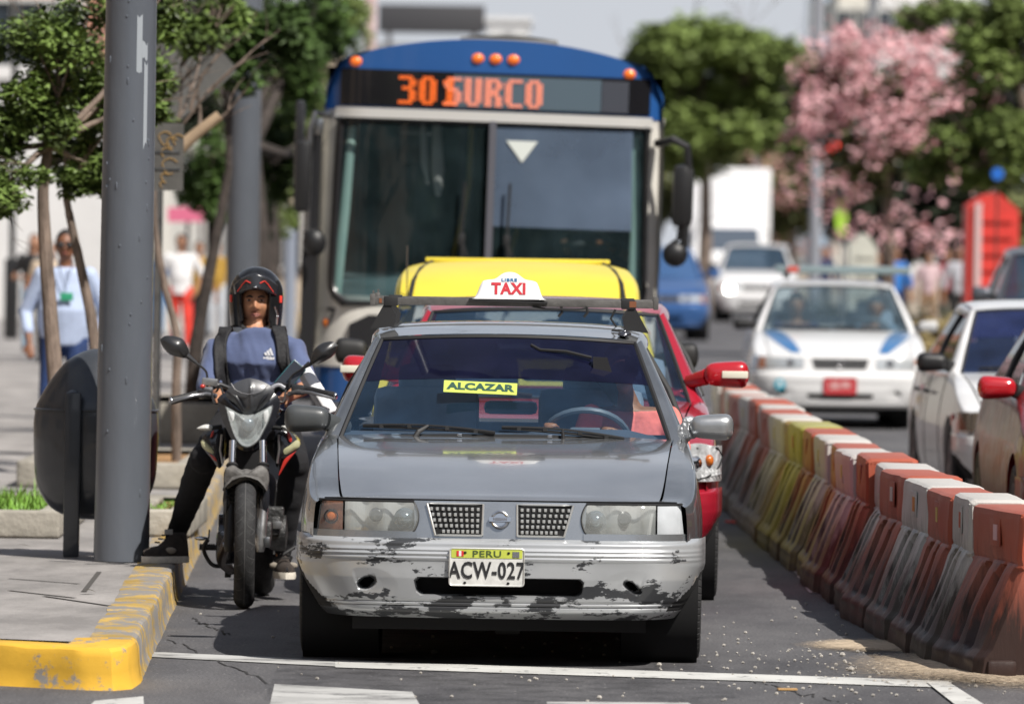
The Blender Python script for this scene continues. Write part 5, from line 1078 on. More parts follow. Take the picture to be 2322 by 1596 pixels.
t = empty('lamp_pole', Vector((at(27, 600, 108).x, 108, KH)), 'black post with a thick lower box at the far left', 'pole'); mb = MB(); mb.tube([(0, 0, 0), (0, 0, 4)], .045, 12); mb.build('shaft', BLACK, t); mb = MB(); mb.box((0, 0, .58), (.20, .2, 1.16), bev=.02); mb.build('base_box', BLACK, t)
# traffic light
a = at(1890, 333, 138.5); tl = empty('traffic_light', a, 'traffic light showing red beside the grey pole on the right', 'traffic light'); mb = MB(); mb.box((0, .1, -.33), (.30, .2, .95), bev=.03); mb.tube([(-.08, .1, .1), (-.34, .4, .15)], .03, 8); mb.build('housing', BLACK, tl)
mb = MB(); mb.lathe([(0, -.03), (.08, -.02), (.115, .0)], (0, 0, 0), 'Y', 20); mb.build('red_lamp', M('red_lamp_glow', (.8, .05, .03), .4, emit=(1, .06, .04), estr=1.6), tl)
for z, nme in ((-.30, 'amber_lamp'), (-.60, 'green_lamp')): mb = MB(); mb.lathe([(0, -.03), (.08, -.02), (.115, .0)], (0, 0, z), 'Y', 20); mb.build(nme, M('unlit_lamp', (.02, .02, .02), .2), tl)
a = at(1908, 490, 134); bn_ = empty('banner', (a.x, a.y, 0), 'narrow lime green banner hanging under the traffic light', 'banner'); mb = MB(); mb.prism([(-.08, a.z - .36), (-.11, a.z - .05), (-.09, a.z + .30), (0, a.z + .37), (.09, a.z + .28), (.11, a.z - .08), (.07, a.z - .36)], 'Y', -.03, .03); mb.build('cloth', M('lime_cloth', (.36, .62, .04), .6), bn_); mb = MB(); mb.tube([(.02, .06, 0), (.02, .06, a.z + .5)], .03, 8); mb.build('post', STEEL, bn_)
# kiosks on the right pavement
def kiosk(name, label, px0, px1, pyt, Y, mat, stripe=None):
    a, b = at(px0, pyt, Y), at(px1, pyt, Y); w_ = b.x - a.x; t = empty(name, ((a.x + b.x) / 2, Y, 0), label, 'kiosk'); h_ = a.z; mb = MB(); mb.prism([(-w_ / 2, 0), (-w_ / 2, h_ - .16), (-w_ * .15, h_), (w_ * .1, h_ + .02), (w_ / 2, h_ - .22), (w_ / 2, 0)], 'Y', 0, 1.2); mb.build('cabin', mat, t, smooth=False)
    for k in range(9): mb = MB(); z = .25 + k * (h_ - .6) / 8; mb.box((.05, -.02, z), (w_ * .62, .03, .06)); mb.build('shutter_slat', mat, t)
    if stripe: mb = MB(); mb.box((-w_ * .30, -.045, h_ * .48), (w_ * .13, .03, h_ * .94)); mb.build('corner_trim', stripe, t)
    return t
kiosk('street_kiosk', 'bright red street kiosk with a white corner strip on the right', 2196, 2312, 440, 104, M('red_kiosk_paint', (.60, .045, .035), .55, var=.1), M('kiosk_trim', (.6, .42, .42), .6))
kiosk('street_kiosk', 'cream street kiosk beyond the roof of the police car', 1926, 1990, 532, 124, M('cream_kiosk_paint', (.50, .50, .44), .6, var=.08))
a = at(2262, 395, 92); sgn = empty('street_sign', (a.x, 92, 0), 'small round blue sign in the leaves at the right', 'sign'); mb = MB(); mb.lathe([(0, -.02), (.075, -.02), (.08, 0), (0, .0)], (0, 0, a.z), 'Y', 22); mb.build('disc', M('sign_blue_paint', (.02, .14, .55), .4), sgn); mb = MB(); mb.tube([(0, .03, 0), (0, .03, a.z)], .012, 8); mb.build('post', BARKD, sgn)
# hedge and flowers between the lanes and the far pavement
for (px, Y, w_, h_, m_, lab, sd) in ((2150, 108, .9, .62, LF4, 'low straw coloured shrub between police car and white car', 51), (1960, 135, 1.5, .7, LF5, 'dark low shrubs behind the police car', 53), (2240, 112, .8, .7, LF4, 'low dry shrub at the foot of the red kiosk', 55)):
    b = Vector((at(px, 600, Y).x, Y, 0)); rn = random.Random(sd); t = empty('shrub', b, lab, 'shrub'); mb = MB(); [leaves(mb, (rn.uniform(-w_, w_) * .7, rn.uniform(-.4, .4), h_ * .55), (w_ * .5, .5, h_ * .5), 260, .13, rn, 0, 1.8) for _ in range(7)]; mb.build('foliage', leafmat('straw_leaves', (.30, .24, .11), .35, .8) if m_ is LF4 else m_, t, smooth=False, fix=False); mb = MB(); [mb.tube([(x, 0, 0), (x * 1.2, 0, h_ * .6)], .015, 6) for x in (-.3 * w_, 0, .3 * w_)]; mb.build('stems', BARKD, t)
plane('pavement', [(at(2085, 600, 60).x + 1.2, 70), (30, 70), (30, 420), (at(1960, 600, 150).x, 420), (at(1960, 600, 150).x, 150)], .012, M('right_pavement', (.30, .25, .19), .9, var=.2, vscale=1.5))
# signs behind the thick pole
a = at(378, 356, 44.2); s1 = empty('street_sign', (a.x, 44.2, KH), 'grey rectangular sign board with yellow graffiti scribble right of the thick pole', 'sign')
mb = MB(); mb.prism(rrect(.20, .40, .012), 'Y', -.004, .004, (0, 0, a.z - KH)); mb.build('plate', M('weathered_sign_back', (.115, .112, .105), .55, .3, var=.15, vscale=6), s1)
mb = MB()
for z in (-.07, .03): mb.box((-.03, .0, a.z - KH + z), (.22, .022, .014))
mb.tube([(-.15, .03, 0), (-.15, .03, 3.2)], .025, 10); mb.build('post', STEEL, s1)
mb = MB(); rn = random.Random(2)
for (cx_, cz_, r_, n_) in ((-.01, .11, .035, 1.6), (.03, .085, .028, 1.4), (.065, .10, .03, 1.2), (.0, .02, .03, 1.1), (.02, -.055, .042, 1.5), (-.01, -.12, .02, 1.3), (-.02, -.165, .016, 1.2)):
    mb.tube([(cx_ + r_ * cos(t_) * (1 + .2 * sin(3 * t_)), -.008, a.z - KH + cz_ + r_ * 1.1 * sin(t_)) for t_ in frange(.5, .5 + n_ * pi, 16)], .0032, 5)
mb.build('graffiti', M('graffiti_ochre', (.36, .22, .07), .7), s1)
a = at(405, 150, 49.5); s2 = empty('street_sign', (a.x, 49.5, KH), 'square grey sign back set on its corner among bare branches', 'sign'); mb = MB(); sd_ = .30
mb.X = Matrix.Translation((0, 0, a.z - KH)) @ Matrix.Rotation(radians(-42), 4, 'Y'); mb.prism(rrect(.56, .56, .04), 'Y', -.004, .004); mb.box((0, .0, .06), (.5, .03, .02)); mb.box((0, .0, -.08), (.5, .03, .02)); mb.X = Matrix.Identity(4); mb.build('plate', M('grey_sign_back', (.14, .14, .135), .5, .3, var=.12, vscale=5), s2)
mb = MB(); mb.tube([(-.12, .03, 0), (-.12, .03, 3.2)], .03, 10); mb.build('post', STEEL, s2)
# ------------------------------------------------------------------ other vehicles
def carpaint(name, col, metal=0., rough=.28, coat=.9, bump=0.): return M(name, col, rough, metal, coat=coat, var=.05, vscale=1.2, bump=bump, bscale=2.2)
def seated(root, x, y, zh, shirt, label, skin=SKIN, lean=0., sc=1., wheel=None, hair=HAIR, arm=True):
    """a seated driver: top-level person placed inside a vehicle; x,y,zh in the vehicle's frame (zh = head centre)"""
    bpy.context.view_layer.update(); W_ = root.matrix_world; p = W_ @ Vector((x, y, zh)); t = empty('person', p, label, 'person'); V = lambda a, b, c: Vector((a * sc, b * sc, c * sc))
    mb = MB(); mb.ball(V(lean, 0, 0), (.078 * sc, .095 * sc, .112 * sc), 16, 12); mb.ball(V(lean, -.02, -.06), (.058 * sc, .07 * sc, .055 * sc)); mb.ball(V(lean, -.098, -.02), (.012 * sc, .02 * sc, .022 * sc)); [mb.ball(V(lean + s * .078, 0, -.01), (.012 * sc, .02 * sc, .03 * sc)) for s in (-1, 1)]
    limb(mb, [V(lean * .8, .02, -.1), V(0, .03, -.2)], [.055 * sc, .06 * sc]); mb.tube([V(0, .03, -.18), V(0, .04, -.30), V(0, .02, -.55), V(0, 0, -.68)], [(.075 * sc, .15 * sc), (.10 * sc, .18 * sc), (.11 * sc, .15 * sc), (.12 * sc, .17 * sc)], 14, up=(0, 1, 0))
    for s in (-1, 1): limb(mb, [V(s * .09, 0, -.68), V(s * .14, -.45, -.60), V(s * .12, -.55, -.90)], [.09 * sc, .065 * sc, .045 * sc])
    w_ = wheel or (0, -.36, -.28)
    for s in (-1, 1):
        hd = V(w_[0] + s * .15, w_[1], w_[2]); el = V(s * .25, -.12, -.42); limb(mb, [V(s * .18, .03, -.22), el, hd], [.05 * sc, .04 * sc, .028 * sc]); hand(mb, hd, (hd - el), s, .9, sc)
    organic('body', mb, skin, t, .014 * sc, 3)
    mb = MB(); mb.tube([V(0, .03, -.19), V(0, .04, -.30), V(0, .02, -.55), V(0, 0, -.70)], [(.085 * sc, .155 * sc), (.115 * sc, .195 * sc), (.125 * sc, .168 * sc), (.135 * sc, .185 * sc)], 14, up=(0, 1, 0))
    for s in (-1, 1): limb(mb, [V(s * .18, .03, -.23), V(s * .235, -.07, -.37)], [.064 * sc, .056 * sc])
    organic('shirt', mb, shirt, t, .014 * sc, 3)
    mb = MB(); mb.ball(V(lean, .012, .025), (.084 * sc, .098 * sc, .108 * sc), 16, 12); h_ = mb.build('hair', hair, t); bm = bmesh.new(); bm.from_mesh(h_.data); bmesh.ops.delete(bm, geom=[f for f in bm.faces if f.calc_center_median().y < -.03 * sc and f.calc_center_median().z < .055 * sc], context='FACES'); bm.to_mesh(h_.data); bm.free()
    return t
salm = M('salmon_shirt', (.85, .20, .17), .8, var=.12, vscale=14, bump=.5, bscale=25)
seated(taxi, .53, 2.05, 1.185, salm, 'taxi driver in a salmon shirt behind the steering wheel of the grey taxi', lean=-.05, sc=.92, wheel=(-.19, -.36, -.30))

def front(root, P, paint, hl=.30, hi=.34, grille='dark', gw=.26, plate=None, lens=LENSC, inlet=(.40, .28, .36), bmat=None, holes=False, ribs=False, gz=(.56, .655), hlz=(.565, .66)):
    bumper(root, bmat or paint, inlet=inlet, holes=holes, ribs=ribs)
    fpatch('nose_panel', -.775, .775, .515, .672, 60, 8, lambda x, z: yfc(x) + .04 + (z - .52) * .22, paint, root)
    fpatch('grille', lambda z: -gw - (z - gz[0]) * .3, lambda z: gw + (z - gz[0]) * .3, gz[0], gz[1], 24, 4, lambda x, z: yfc(x) + .034 + (z - .52) * .22, M('grille_mesh', (.03, .03, .032), .4, bump=1., bscale=90), root)
    mb = MB(); [mb.box((x, yfc(x) + .032 + .5 * (gz[1] - gz[0]) * .22 + (gz[0] - .52) * .22, (gz[0] + gz[1]) / 2), (.006, .012, gz[1] - gz[0])) for x in frange(-gw, gw, 16)]; mb.lathe([(.022, -.012), (.030, -.016), (.036, -.01)], (0, yfc(0) + .04, (gz[0] + gz[1]) / 2), 'Y', 20); mb.build('grille_bars', M('grille_bar_metal', (.35, .35, .36), .3, .8), root)
    for s in (-1, 1):
        e = empty('headlight'); e.parent = root
        fpatch('lens', hi, lambda z: .765 - (z - .6) * .15, hlz[0], hlz[1], 24, 8, lambda x, z: yfc(x) + .026 + (z - .52) * .22 - .010 * (1 - ((z - .612) / .05) ** 2), lens, e, mirror=s < 0)
        fpatch('reflector', hi, .765, hlz[0], hlz[1], 24, 8, lambda x, z: yfc(x) + .034 + (z - .52) * .22, REFL, e, mirror=s < 0)
        mb = MB(); mb.lathe([(0, -.012), (.03, -.008), (.042, .01)], (s * .46, yfc(.46) + .045, (hlz[0] + hlz[1]) / 2), 'Y', 18); mb.build('bulb', M('bulb_chrome', (.7, .7, .72), .1, 1.), e)
        fpatch('indicator', .70, lambda z: .768 - (z - .6) * .15, hlz[0], hlz[1], 6, 4, lambda x, z: yfc(x) + .021 + (z - .52) * .22, AMBER, e, mirror=s < 0)
    if plate: emboss_plate(root, (0, -.014, plate[0]), .30, .15, plate[1], plate[2], plate[3], top=plate[4] if len(plate) > 4 else None)
def wheels(root, P):
    for s in (-1, 1): wheel(root, s * .735, P['yw'], P['R'], .185, 0, s); wheel(root, s * .74, P['yr'], P['R'], .175, 0, s)
def std_wipers(root, ws_): wiper(root, ws_, -.85, -.08, .08, .02, -.5); wiper(root, ws_, -.02, .72, .06, .005, .35)
PWT = (PW, M('plate_rim_metal'), )
# red hatchback behind the grey taxi
REDP = carpaint('crimson_paint', (.42, .016, .035), .25, .25)
c = at(1228, 1100, 35.6); red = empty('red_car', (c.x, 35.6, 0), 'bright red car with silver lamp strips in its mirrors right behind the grey taxi', 'car', rz=-.008, scale=(1.035, .92, 1.052))
PR = dict(SED); PR['hx'] = [(.13, .60), (.3, .63), (.8, .67), (1.3, .712)]
w2 = body_shell(red, PR, REDP, WIND, None, None, CLRG); front(red, PR, REDP, hi=.46, gw=.30, hlz=(.56, .70) if False else (.555, .667), lens=LENSC); wheels(red, PR); seats(red); dashboard(red); std_wipers(red, w2)
for s in (-1, 1):
    m_ = mirror(red, s, (s * (.872 if s > 0 else .86), 1.40, 1.03), (.215, .13, .135), M('mirror_red', (.45, .012, .02), .22, .1, coat=1), M('mirror_red')); mb = MB(); mb.box((s * .912, 1.333, 1.03), (.125, .012, .034), bev=.005); mb.build('mirror_indicator', M('indicator_strip', (.75, .75, .62), .25, coat=.5), m_)
    e = empty('headlight'); e.parent = red
    for nm_, off_, mt_ in (('reflector', .012, M('bright_reflector', (.9, .9, .9), .3, .0, bump=.15, bscale=30)), ('lens', 0, M('bright_headlamp_lens', (.66, .67, .68), .12, coat=1., var=.35, vscale=22))):
        q_ = MB(); q_.grid([[(s * (lerp(.60, .825, u) + .012 - off_), yfc(lerp(.60, .832, u)) * .92 + off_ + (z - .52) * .25, z) for u in frange(0, 1, 14)] for z in frange(.56, .72, 8)])
        for i_, v_ in enumerate(q_.v): q_.v[i_] = Vector((v_.x, v_.y, .56 + (v_.z - .56) * (1 - .35 * max(0, (abs(v_.x) - .70) / .13) ** 2) + .03 * max(0, (abs(v_.x) - .62) / .2))); q_.build(nm_, mt_, e)
    q_ = MB(); q_.ball((s * .775, .175, .655), (.022, .03, .028)); q_.build('indicator', AMBER, e); q_ = MB(); q_.lathe([(0, -.02), (.03, -.012), (.042, .02)], (s * .70, .11, .64), 'Y', 20); q_.build('bulb', M('bulb_chrome'), e)
    q_ = MB(); q_.tube([(s * (x_ + .014), yfc(x_ + .008) * .92 - .002 + (z_ - .52) * .25, z_) for x_, z_ in ((.60, .56), (.70, .565), (.76, .585), (.81, .63), (.825, .67), (.80, .71), (.70, .71))], .006, 6); q_.build('lamp_seal', RUB, e)
    fl = MB(); e = empty('fog_light'); e.parent = red; fl.ball((s * .66, .10, .37), (.07, .05, .05)); fl.build('lens', LENSC, e)
# yellow roofed taxi van behind the red car
YEL = carpaint('taxi_yellow_paint', (.70, .57, .05), 0, .5, .3)
c = at(1170, 900, 40.9); yel = empty('yellow_car', (c.x + .0, 40.9, 0), 'yellow taxi whose roof shows between the red car and the bus', 'car', scale=(1.02, .93, 1.172))
PY_ = dict(SED); PY_['wr'] = (.66, .645, .58); PY_['wt'] = (.66, 1.72, 1.175); PY_['roof'] = [(1.76, 1.19), (2.05, 1.285), (2.4, 1.345), (2.85, 1.372), (3.05, 1.355)]
w3 = body_shell(yel, PY_, YEL, WIND); front(yel, PY_, YEL); wheels(yel, PY_); dashboard(yel); seats(yel)
for s in (-1, 1):
    mb = MB(); mb.tube([(s * k_, y, z + .004) for k_, y, z in ((.60, 1.80, 1.185), (.585, 2.05, 1.268), (.55, 2.4, 1.325), (.49, 2.85, 1.36))], [(.006, .012)] * 4, 8); mb.build('roof_seam', RUB, yel); mirror(yel, s, (s * .92, 1.40, .93), (.18, .12, .13), RUB)
mb = MB(); mb.box((0, 2.95, 1.372), (1.06, .12, .022), bev=.01); mb.build('roof_ledge', YEL, yel)
mb = MB(); mb.tube([(-.62, 1.9, 1.2), (-.62, 1.9, 1.44)], .004, 6); mb.build('aerial', CHROME, yel)

# white and blue police car
PWH = carpaint('police_white_paint', (.74, .74, .74), 0, .3); PBL = carpaint('police_blue_paint', (.02, .15, .38), 0, .3)
c = at(1905, 900, 69.4); pol = empty('police_car', (c.x, 69.4, 0), 'white police car with blue stripes, a roof light bar and a red number plate', 'car', rz=-.006)
PB = dict(SED)
w4 = body_shell(pol, PB, PWH, glassmat('pale_windscreen', (.70, .78, .80), .20, (.16, .24, .30)), M('police_side', (.74, .74, .74), .3, coat=.8), None, CLRG); wheels(pol, PB); seats(pol); dashboard(pol, .34); std_wipers(pol, w4)
from mathutils.bvhtree import BVHTree
hd_ = [k for k in kids(pol) if k.name.startswith('hood')][0]; hbv = BVHTree.FromPolygons([v.co for v in hd_.data.vertices], [list(p.vertices) for p in hd_.data.polygons])
def on_hood(x, y):
    h_ = hbv.ray_cast(Vector((x, y, 3)), Vector((0, 0, -1))); return (x, y, (h_[0].z if h_[0] else .7) + .004)
for s in (-1, 1):
    hz = lambda x, y: itp(PB['zt'], y + .08) + .012 * (1 - (abs(x) / .69) ** 3) + .006 * exp(-((abs(x) / .69 - .62) / .08) ** 2) + .005
    rows = []
    for t_ in frange(0, 1, 22):
        y = lerp(1.16, .20, t_); xo = min(lerp(.70, .45, t_ ** 1.25) + .05 * sin(pi * t_), itp(PB['hx'], y) - .012); xi_ = lerp(.58, .36, t_ ** .8); rows.append([on_hood(s * lerp(xi_, xo, u), y + .03 + .05 * (abs(lerp(xi_, xo, u)) / .66) ** 2.4) for u in frange(0, 1, 6)])
    mb = MB(); mb.grid(rows); mb.build('bonnet_stripe', PBL, pol)
    mb = MB(); mb.grid([[(s * (itp(PB['W'], y) * itp(PB['prof'], z) + .003), y, z) for z in frange(.52, .68 if y < 1 else .75, 5)] for y in frange(.22, 3.9, 40)]); mb.build('side_stripe', PBL, pol)
    mirror(pol, s, (s * .88, 1.42, .955), (.185, .12, .118), RUB if s < 0 else M('mirror_pale', (.5, .5, .5), .3, coat=.5))
front(pol, PB, PWH, hi=.34, gw=.24, inlet=(.33, .28, .33), holes=True, plate=(.405, M('plate_red', (.50, .03, .04), .5), M('plate_rim_red', (.45, .08, .08), .5), [('UIE-991', .10, 0, M('plate_red_letters', (.75, .62, .60), .5), .0015, .62, 1.05)]))
lbr = empty('light_bar'); lbr.parent = pol
mb = MB(); mb.box((.09, 2.3, 1.475), (1.30, .26, .075), bev=.03); mb.build('cover', M('light_bar_plastic', (.20, .26, .27), .25, coat=.6), lbr); mb = MB(); mb.box((-.39, 2.16, 1.475), (.11, .02, .055), bev=.01); mb.build('red_lens', M('red_lens', (.55, .08, .05), .3, coat=.5), lbr); mb = MB(); [mb.box((s * .45, 2.3, 1.42), (.06, .2, .06)) for s in (-1, 1)]; mb.build('bracket', RUB, lbr)
mb = MB(); mb.lathe([(0, -.004), (.052, -.004), (.055, .0)], (-.56, yfc(.56) - .008, .41), 'Y', 24); b_ = mb.build('crest', M('crest_teal', (.04, .34, .46), .5), pol); mb = MB(); mb.prism([(-.58, .43), (-.56, .445), (-.54, .43), (-.55, .39), (-.57, .39)], 'Y', yfc(.56) - .016, yfc(.56) - .012); mb.build('crest_mark', WHITE, b_)
text('POLICIA MUNICIPAL', .055, M('bonnet_letters', (.45, .50, .58), .5), pol, (0, .27, .716), rot=(.30, 0, 0), ext=.001, sx=1.1)
seated(pol, -.36, 2.0, 1.14, M('navy_cloth'), 'officer in dark uniform in the passenger seat of the police car', sc=.95, wheel=(0, -.3, -.4)); seated(pol, .40, 2.0, 1.12, M('blue_grey_shirt', (.12, .2, .3), .8), 'driver in a blue grey shirt at the wheel of the police car', sc=.95)

# white sedan at the right, seen from its front corner
WH2 = chips('white_sedan_paint', (.70, .70, .70), (.45, .42, .40), .3, 0, .8, scale=2, thresh=.75, sharp=.2, bump=.0)
c = Vector((3.70, 47.6, 0)); wh = empty('white_car', c, 'plain white sedan with a black mirror behind the barriers on the right', 'car', rz=.038)
w5 = body_shell(wh, PB, WH2, glassmat('navy_windscreen', (.45, .5, .6), .3, (.03, .05, .13)), None, glassmat('blue_sun_strip', (.1, .12, .25), .6, (.018, .028, .10))); wheels(wh, PB); seats(wh); dashboard(wh, .34); std_wipers(wh, w5)
front(wh, PB, WH2, hi=.42, hlz=(.545, .664), gw=.25, inlet=(.45, .27, .36), lens=glassmat('brownish_lens', (.7, .66, .6), .35, (.26, .22, .18))); mirror(wh, -1, (-.885, 1.42, .965), (.20, .13, .135), BLACK); mirror(wh, 1, (.885, 1.42, .965), (.20, .13, .135), BLACK)
for s in (-1, 1):
    e = empty('headlight'); e.parent = wh
    for nm_, off_, mt_ in (('reflector', .010, M('brown_reflector', (.20, .15, .10), .2, .8, bump=.6, bscale=14)), ('lens', 0, glassmat('brownish_lens'))):
        q_ = MB(); q_.grid([[(s * (lerp(.50, .81, u) + .010 - off_), yfc(lerp(.50, .822, u)) * .95 + off_ + (z - .52) * .22, z) for u in frange(0, 1, 14)] for z in frange(.548, .665, 8)]); q_.build(nm_, mt_, e)
for y, z in ((.55, .63),): mb = MB(); mb.ball((-.828, y, z), (.01, .03, .022)); mb.build('side_indicator', M('side_lamp_red', (.45, .04, .04), .3), wh)
for s in (-1, 1):
    for yy in (1.45, 2.45, 3.1): mb = MB(); mb.tube([(s * (itp(SED['W'], yy) * itp(SED['prof'], z) + .0005), yy, z) for z in frange(.25, .88, 8)], .003, 4); mb.build('door_gap', DARK, wh)
    for yy in (2.3, 3.0): mb = MB(); mb.box((s * .835, yy, .76), (.03, .16, .025), bev=.008); mb.build('door_handle', RUB, wh)
# dark red car at the right edge
DR = M('dark_red_paint', (.13, .008, .010), .34, 0, coat=.25, var=.3, vscale=3, bump=3., bscale=5., spec=.3)
dr = empty('dark_red_car', (3.50, 38.3, 0), 'glossy dark red car with its red mirror at the right edge of the photo', 'car', rz=.012, scale=(1.03, 1, 1.03))
w6 = body_shell(dr, PB, DR, FILM); front(dr, PB, DR, hi=.42); wheels(dr, PB); dashboard(dr); mirror(dr, -1, (-.87, 1.42, .955), (.20, .13, .13), M('mirror_red')); mirror(dr, 1, (.87, 1.42, .955), (.20, .13, .13), MATS['mirror_red'])
# dark SUV behind the white car
sv = empty('dark_car', (at(2425, 600, 78).x + .12, 78, 0), 'dark grey tall car behind the white sedan at the right edge', 'car', scale=(1.05, 1, 1.26)); SVP = carpaint('grey_suv_paint', (.10, .11, .13), .5, .3); body_shell(sv, PB, SVP, FILM); front(sv, PB, SVP); wheels(sv, PB); [mirror(sv, s, (s * .9, 1.42, .96), (.2, .13, .14), SVP) for s in (-1, 1)]
# white hatch with a bright lamp
vn = empty('white_van', (at(1718, 650, 158).x, 158, 0), 'white van with one brightly shining headlamp in the oncoming lane', 'van', rz=-.01, scale=(1.06, 1, 1.22)); WV = carpaint('white_van_paint', (.72, .72, .72), 0, .35); body_shell(vn, PB, WV, FILM); front(vn, PB, WV, gw=.3); wheels(vn, PB); [mirror(vn, s, (s * .9, 1.42, .96), (.2, .13, .14), BLACK) for s in (-1, 1)]
mb = MB(); mb.lathe([(0, -.05), (.05, -.045), (.085, 0)], (-.56, .06, .585), 'Y', 20); mb.build('lit_headlamp', M('headlamp_glow', (1, 1, 1), .3, emit=(1, .98, .92), estr=14.), vn)
# blue car beside the bus
bl = empty('blue_car', (at(1492, 700, 128).x, 128, 0), 'blue car coming out behind the right side of the bus', 'car', scale=(1.08, 1, 1.18)); BLP = carpaint('blue_car_paint', (.035, .11, .30), .3, .3); body_shell(bl, PB, BLP, M('blue_glass', (.04, .09, .20), .15, coat=.5)); front(bl, PB, BLP, gw=.34); wheels(bl, PB); [mirror(bl, s, (s * .92, 1.42, .98), (.2, .13, .15), BLP) for s in (-1, 1)]
# white box truck
Yt = 196.; tk = empty('box_truck', (at(1655, 500, Yt).x, Yt, 0), 'white box truck far away behind the white van', 'truck'); TW = M('truck_white', (.74, .74, .75), .5, var=.04)
mb = MB(); rows = [[(u * w_, y, z) for u in frange(-1, 1, 10)] for (w_, y, z) in ((.95, .02, .45), (.98, -.02, .7), (.98, 0, 1.25), (.95, .10, 1.4), (.86, .45, 2.1), (.82, .6, 2.22), (.82, 1.6, 2.25))]; mb.grid(rows)
for s in (-1, 1): mb.grid([[(s * .98, .0, .45), (s * .98, 1.6, .45)], [(s * .98, 0, 1.3), (s * .98, 1.6, 1.3)], [(s * .84, .5, 2.18), (s * .84, 1.6, 2.22)]])
mb.build('cab', TW, tk); mb = MB(); mb.grid([[(u * w_, y - .012, z) for u in frange(-1, 1, 8)] for (w_, y, z) in ((.82, .13, 1.46), (.76, .43, 2.06))]); mb.build('windscreen', M('truck_glass', (.08, .10, .13), .15, coat=.6), tk)
mb = MB(); mb.box((0, 3.8, 2.55), (2.26, 4.2, 2.2), bev=.05); mb.build('cargo_box', TW, tk); mb = MB(); mb.box((0, 3., .75), (1.7, 5.6, .3)); mb.build('chassis', DARK, tk); mb = MB(); mb.box((0, .02, .5), (1.9, .14, .24), bev=.03); mb.build('bumper', M('truck_bumper', (.4, .4, .4), .5), tk); mb = MB(); mb.box((0, 1.68, 1.42 + .0), (2.2, .06, .10)); mb.build('box_sill', DARK, tk)
for s in (-1, 1):
    wheel(tk, s * .8, .9, .38, .22, 0, s); wheel(tk, s * .8, 4.6, .38, .26, 0, s); mb = MB(); mb.box((s * .72, -.02, .85), (.3, .05, .18), bev=.02); mb.build('headlight', REFL, tk); mb = MB(); mb.box((s * 1.12, .3, 1.75), (.12, .06, .3), bev=.02); mb.tube([(s * .9, .35, 1.95), (s * 1.1, .3, 1.95)], .015, 6); mb.build('mirror', BLACK, tk)

# ------------------------------------------------------------------ the city bus
c = at(1094, 700, 52); bus = empty('city_bus', (c.x, 52, 0), 'blue topped city bus showing an orange SURCO sign, behind the yellow taxi', 'bus'); bus.rotation_euler = (0, .022, -.012); bus.scale = (.957, 1, 1)
BEI = chips('bus_beige_paint', (.62, .60, .55), (.20, .19, .17), .45, 0, .3, scale=4, thresh=.66, sharp=.1, var=.1); BLU = carpaint('bus_blue_paint', (.018, .085, .27), 0, .35, .6); BFR = M('bus_black_frame', (.014, .014, .016), .4, coat=.3); BRT = M('bus_bright_strip', (.66, .65, .62), .35, .3)
yf = lambda x, z=1.8: .10 * (x / 1.2) ** 2 + .16 * max(0, (abs(x) - .95) / .3) ** 2.2 + .035 * (z - 1.2)
def bp(name, xl, xr, z0, z1, nx, nz, off, mat, par=None, zt=None):
    f = lambda v, z: v(z) if callable(v) else v; mb = MB(); rows = []
    for i in range(nz + 1):
        v = i / nz; r = []
        for j in range(nx + 1):
            z = lerp(z0, z1, v); a, b = f(xl, z), f(xr, z); x = lerp(a, b, j / nx)
            if zt: z = lerp(z0, zt(x), v)
            r.append((x, yf(x, z) + off, z))
        rows.append(r)
    mb.grid(rows); return mb.build(name, mat, par or bus, angle=50)
roofz = lambda x: 3.12 - .17 * (abs(x) / 1.15) ** 2.2 - .18 * max(0, (abs(x) - 1.08) / .17) ** 1.5
# front skin in bands
bp('skirt', -1.25, 1.25, .32, .82, 40, 6, .03, BLU); bp('front_panel', -1.25, 1.25, .80, 1.30, 40, 6, .02, BEI)
bp('bumper', -1.26, 1.26, .34, .56, 40, 4, -.03, M('bus_bumper', (.10, .11, .13), .5))
for s in (-1, 1):
    bp('corner_panel', s * 1.25, s * 1.15, 1.2, 2.62, 8, 10, .012, BEI)
    e = empty('headlight'); e.parent = bus
    mb = MB(); mb.prism([(s * .66, .93), (s * .68, 1.17), (s * .86, 1.17), (s * 1.0, 1.10), (s * 1.0, .90)], 'Y', .05, .10); mb.build('housing', BFR, e)
    for xx in (.76, .92): mb = MB(); mb.lathe([(0, -.03), (.06, -.02), (.07, .02)], (s * xx, .10, 1.0), 'Y', 20); mb.build('lamp', REFL, e)
    mb = MB(); mb.ball((s * 1.16, yf(1.16) + .02, 1.10), (.04, .03, .04)); mb.build('indicator', AMBER, bus)
text('77', .17, M('bus_number_black', (.03, .03, .035), .5), bus, (-1.10, yf(1.10) + .004, 1.14), rot=(pi / 2, 0, -.42), ext=.002, off=.005, sx=.9)
